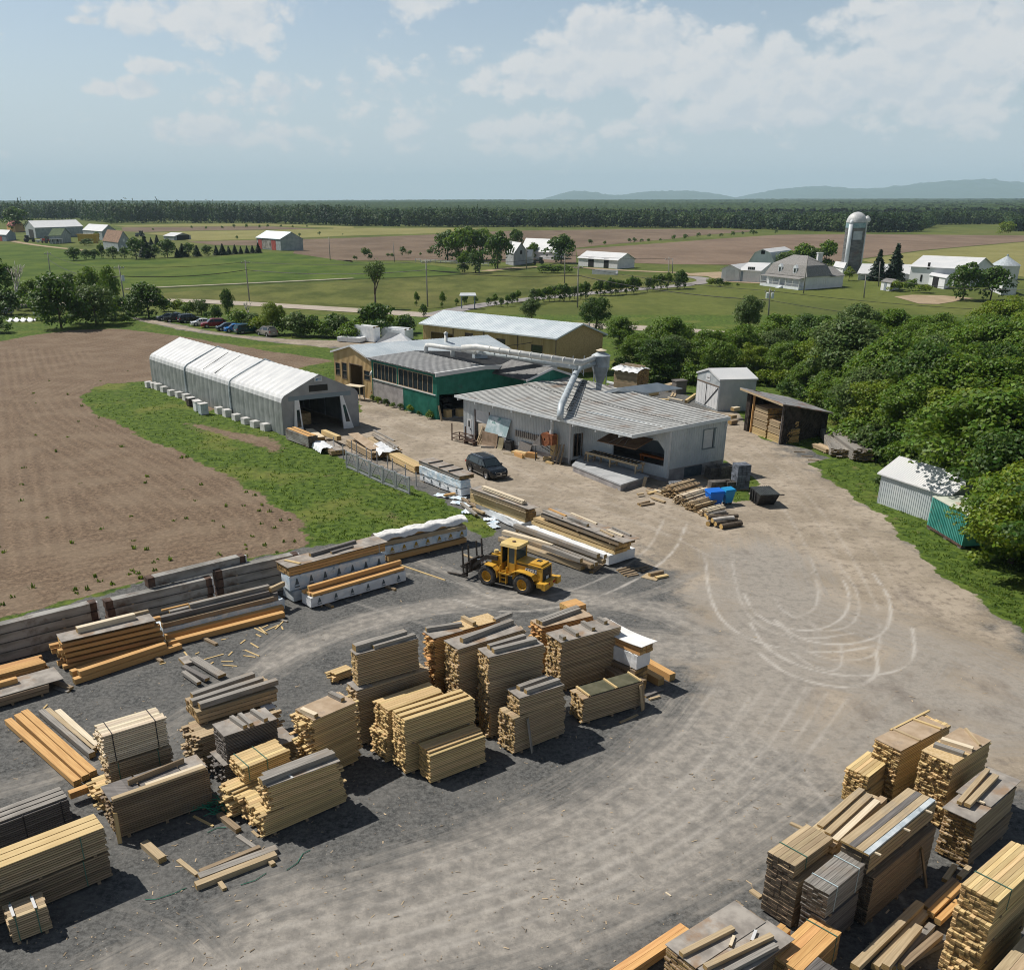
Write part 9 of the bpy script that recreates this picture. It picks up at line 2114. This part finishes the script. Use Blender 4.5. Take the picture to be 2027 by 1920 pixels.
def bin_(label,x0,x1,y,colr):
 a,b=G(25,x0,y),G(25,x1,y-20);d=b-a;L=d.length;ang=math.atan2(d.y,d.x);h=HT(a,25,y-240);t=thing('waste_bin',label,'bin',a,ang)
 mt=M('bin plastic',colr,rough=.4);W=L*.75;mb=MB();z=.18;mb.hexa([(.15,.12,z),(L-.15,.12,z),(L-.15,W-.1,z),(.15,W-.1,z),(0,0,h-.1),(L,0,h-.1),(L,W,h-.1),(0,W,h-.1)]);mb.build('body',mt,t)
 mb=MB();mb.hexa([(-.06,-.08,h-.1),(L+.06,-.08,h-.1),(L+.06,W+.06,h-.02),(-.06,W+.06,h-.02),(.0,.0,h+.05),(L,.0,h+.05),(L,W,h+.14),(0,W,h+.14)]);mb.build('lid',mt,t)
 for x in(.25,L-.25):
  for y2 in(.2,W-.2):mb=MB();mb.lathe([(.02,-.04),(.11,-.04),(.11,.04),(.02,.04)],12,T=Matrix.Translation((x,y2,.11))@Matrix.Rotation(math.pi/2,4,'X'));mb.build('wheel',m_dark,t)
 mb=MB();mb.tube([(-.02,.15,h-.3),(-.12,.2,h-.28),(-.12,W-.3,h-.28),(-.02,W-.25,h-.3)],.025,6);mb.build('handle',mt,t)
bin_('bright blue waste bin on wheels beside the slab wood',35,262,868,(.01,.14,.58));bin_('lighter blue waste bin on wheels right of the bright blue one',285,440,836,(.015,.25,.52))
def dumpster():
 a,b=G(25,808,828),G(25,1085,818);c=G(25,722,745);u=(b-a).normalized();L=(b-a).length;v=Vector((-u.y,u.x,0));W=abs((c-a).dot(v));h=HT(a,25,625);t=thing('tipping_skip','black steel tipping skip with a slanted front on the drive','skip',a,math.atan2(u.y,u.x))
 mb=MB();ov=.75;q=[(0,0,.02),(L,0,.02),(L,W,.02),(0,W,.02),(-.1,-ov,h),(L+.1,-ov,h),(L+.1,W,h+.1),(-.1,W,h+.1)];
 mb.add(q,[(3,2,1,0),(0,1,5,4),(1,2,6,5),(2,3,7,6),(3,0,4,7)]);mb.build('body',m_dark,t)
 mb=MB();mb.slab((-.12,-ov-.04,h+.04),(L+.12,-ov-.04,h+.04),(L+.12,W,h+.14),(-.12,W,h+.14),.06)
 for k in range(9):x=L*k/8;mb.bar((x,-ov,h+.04),(x,W,h+.14),.05,.03)
 mb.build('lid',M('black lid',(.03,.034,.034),(.055,.06,.06),3,rough=.45),t)
 mb=MB()
 for f in(.15,.5,.85):y=W*f;mb.box(-.16,-.06,y-.05,y+.05,.1,h)
 mb.bar((L+.1,-ov+.1,h-.06),(L+.5,-ov+.0,h-.06),.08,.08);mb.build('rib',m_dark,t)
dumpster()
def masonry(label,x0,y0,w,d,h,m,k):
 P=G(25,x0,y0);mb=MB();n=max(2,int(h/.22));rr=random.Random(k)
 for i in range(n):
  for j in range(max(1,int(w/.42))):
   for l in range(max(1,int(d/.42))):mb.box(j*.42+rr.uniform(-.02,.02),j*.42+.40,l*.42,l*.42+.40+rr.uniform(-.02,.02),.12+i*.22,.12+i*.22+.20)
 o=mb.build('block_stack',m,None,P,.20);tag(o,label,'block stack','block stacks behind the blue bins');g=MB();g.box(-.05,w,0,d,0,.12);g.build('pallet',m_brown,o)
mm=M('dark mossy blocks',(.075,.07,.065),(.15,.135,.12),2,rough=.9,island=.3)
masonry('dark block pallet against the mill wall',40,430,1.7,1.3,1.3,mm,1);masonry('dark block pallet in the middle of the row behind the bins',215,440,1.3,1.3,1.5,mm,2);masonry('blue grey block pallet at the right of the row',470,590,1.3,1.3,2.2,M('blue grey blocks',(.08,.09,.11),(.17,.19,.23),2,rough=.9,island=.25),3);masonry('low block pallet in front of the dark pallets',60,590,2.2,1.2,.75,mm,4);masonry('low brown block pallet before the blue grey one',330,590,1.0,1.0,.75,mm,5)
# --- stacks behind the mill and by the lean-to
B1=pack('tall grey lumber pile under white plastic behind the mill',6,(1262,180),(1110,158),(1340,165),(1258,310),m=m_tan,e=m_endbr,t=.14,w=.3,jit=.05)
draped('white plastic sheet over the tall pile behind the mill',B1,-.05,1.08,-.12,1.1,60,.10,m_wrap,.35)
for i,v in enumerate((.3,.7)):top('%s beam weighing down the plastic behind the mill'%('front','rear')[i],B1,.05,v,.95,v+.1,.22,.16,m_brown,.30)
pack('small orange pack in front of the tall pile behind the mill',6,(1225,240),(1152,225),(1258,230),(1222,282),m=m_orange,t=.12,w=.18)
for i,(A,B,w,h,m)in enumerate((((1325,345),(1390,335),.5,.4,m_yellow),((1362,370),(1468,375),.5,.2,m_yellow),((1440,315),(1495,300),1.0,.9,m_tan),((1460,355),(1555,375),.25,.1,m_pale),((1575,390),(1640,345),.3,.4,m_yellow),((1480,350),(1530,250),.25,.1,m_tan),((1500,350),(1545,250),.25,.1,m_tan),((1060,255),(1150,275),.4,.2,m_wrap))):gb('%s in the clutter between the mill and the white shed'%('yellow block','low yellow plank stack','fat tan stack','pale plank','curved yellow board','first slanting board','second slanting board','white plank')[i],6,A,B,w,h,m)
mb=MB();mb.box(0,1.6,0,1.2,0,1.6);mb.box(-.1,1.7,-.1,1.3,1.6,1.75);tag(mb.build('scrap_crate',m_dgrey,None,G(6,1510,330),.3),'dark crate of scrap at the wood edge left of the white shed','crate')
def inshed(u0,u1,z0,z1,m,label,d=2.6):
 a,b=lo_o+lo_l*u0+lo_n*.15,lo_o+lo_l*u1+lo_n*.15;L=(b-a).length;mb=MB();n=max(1,round((z1-z0)/.14));t=(z1-z0)/n;rr=random.Random(hash_(label))
 for i in range(n):
  for j in range(8):mb.box(rr.uniform(-.1,.1),L+rr.uniform(-.1,.1),-j*.3-.28,-j*.3,i*t,(i+1)*t-.02,0,1)
 tag(mb.build('lumber_stack',[m,m_end],None,(a.x,a.y,z0),math.atan2(b.y-a.y,b.x-a.x)),label,'lumber stack','lumber in the black shed')
_l=lo_l
for(u0,u1,z0,z1,m,lb)in((.42,.80,.0,.75,m_yellow,'bright bottom pack at the left in the black shed'),(.42,.80,.85,1.6,m_tan,'brown middle pack at the left in the black shed'),(.42,.80,1.7,2.5,m_tan,'brown upper pack at the left in the black shed'),(.44,.78,2.6,3.2,m_tan,'topmost ragged pack in the black shed'),(.05,.38,.0,.75,m_yellow,'bright bottom pack at the right in the black shed'),(.05,.38,.85,1.5,m_tan,'brown pack at the right in the black shed'),(.10,.36,1.6,2.2,m_tan,'short brown pack at the right in the black shed')):inshed(u0,u1,z0,z1,m,lb)
a=pack('old grey board pile nearest the black shed',7,(880,600),(820,485),(945,520),(880,640),m=m_grey,e=m_endbr,t=.12,w=.3,jit=.2,rag=.3)
pack('larger old grey board pile under the trees',7,(1010,600),(900,520),(1085,570),(1015,665),m=m_grey,e=m_endbr,t=.12,w=.3,jit=.25,rag=.4)
pack('low orange ended pile before the old grey boards',7,(855,605),(770,570),(880,590),(850,625),m=m_tan,e=m_end,t=.15,w=.25,jit=.15)
for x,y in((668,620),(712,645),(748,668)):gb('dark batten lying on the gravel before the old board piles',7,(x,y),(x+62,y+2),.14,.08,m_brown)
for i,(A,B,z,m)in enumerate((((300,430),(330,425),.3,m_tan),((300,460),(335,455),.1,m_brown),((315,385),(350,380),1.0,m_pale))):gb('%s at the left of the black shed'%('tan block','brown block','pale block')[i],7,A,B,.6,.4,m,z)
# --- white wrapped packs at the far yard entrance
for lb,T0,T1,T2,ba in(('tall white wrapped lumber pack at the yard entrance',(225,765),(105,752),(240,758),(228,842)),('second white wrapped lumber pack at the yard entrance',(398,778),(268,768),(400,765),(398,832)),('low white pack left of the tall wrapped pack',(145,820),(20,812),(150,808),(145,845))):
 p=pack(lb,2,T0,T1,T2,ba,m=m_wrap,wrap=True,group='wrapped packs at the entrance')
 if T0[0]>200:
  for i,v in enumerate((.25,.75)):top('%s wrapped beam on the %s'%(('front','rear')[i],lb.split(' lumber')[0]+' pack'),p,.05,v,.95,v,.7,.25,m_wrap,.02)
P=G(2,330,850);mb=MB();mb.add([(-3.2,-1,0),(3.6,-1.4,0),(3.8,3,0),(-3,3,0),(-.8,.2,2.0),(1.6,.6,1.8)],[(0,1,5,4),(1,2,5),(2,3,4,5),(3,0,4)]);tag(mb.build('tarp_heap',m_wrap,None,P),'grey white tarp heap behind the tan workshop roof','tarp')
P=G(24,280,800);f=dict(O=P+Vector((-4,0,0)),L=6,W=2.6,s=1,ang=0,z1=.05);draped('heap of white plastic on the left lawn',f,0,1,0,1,71,.4,m_wrap,.3)
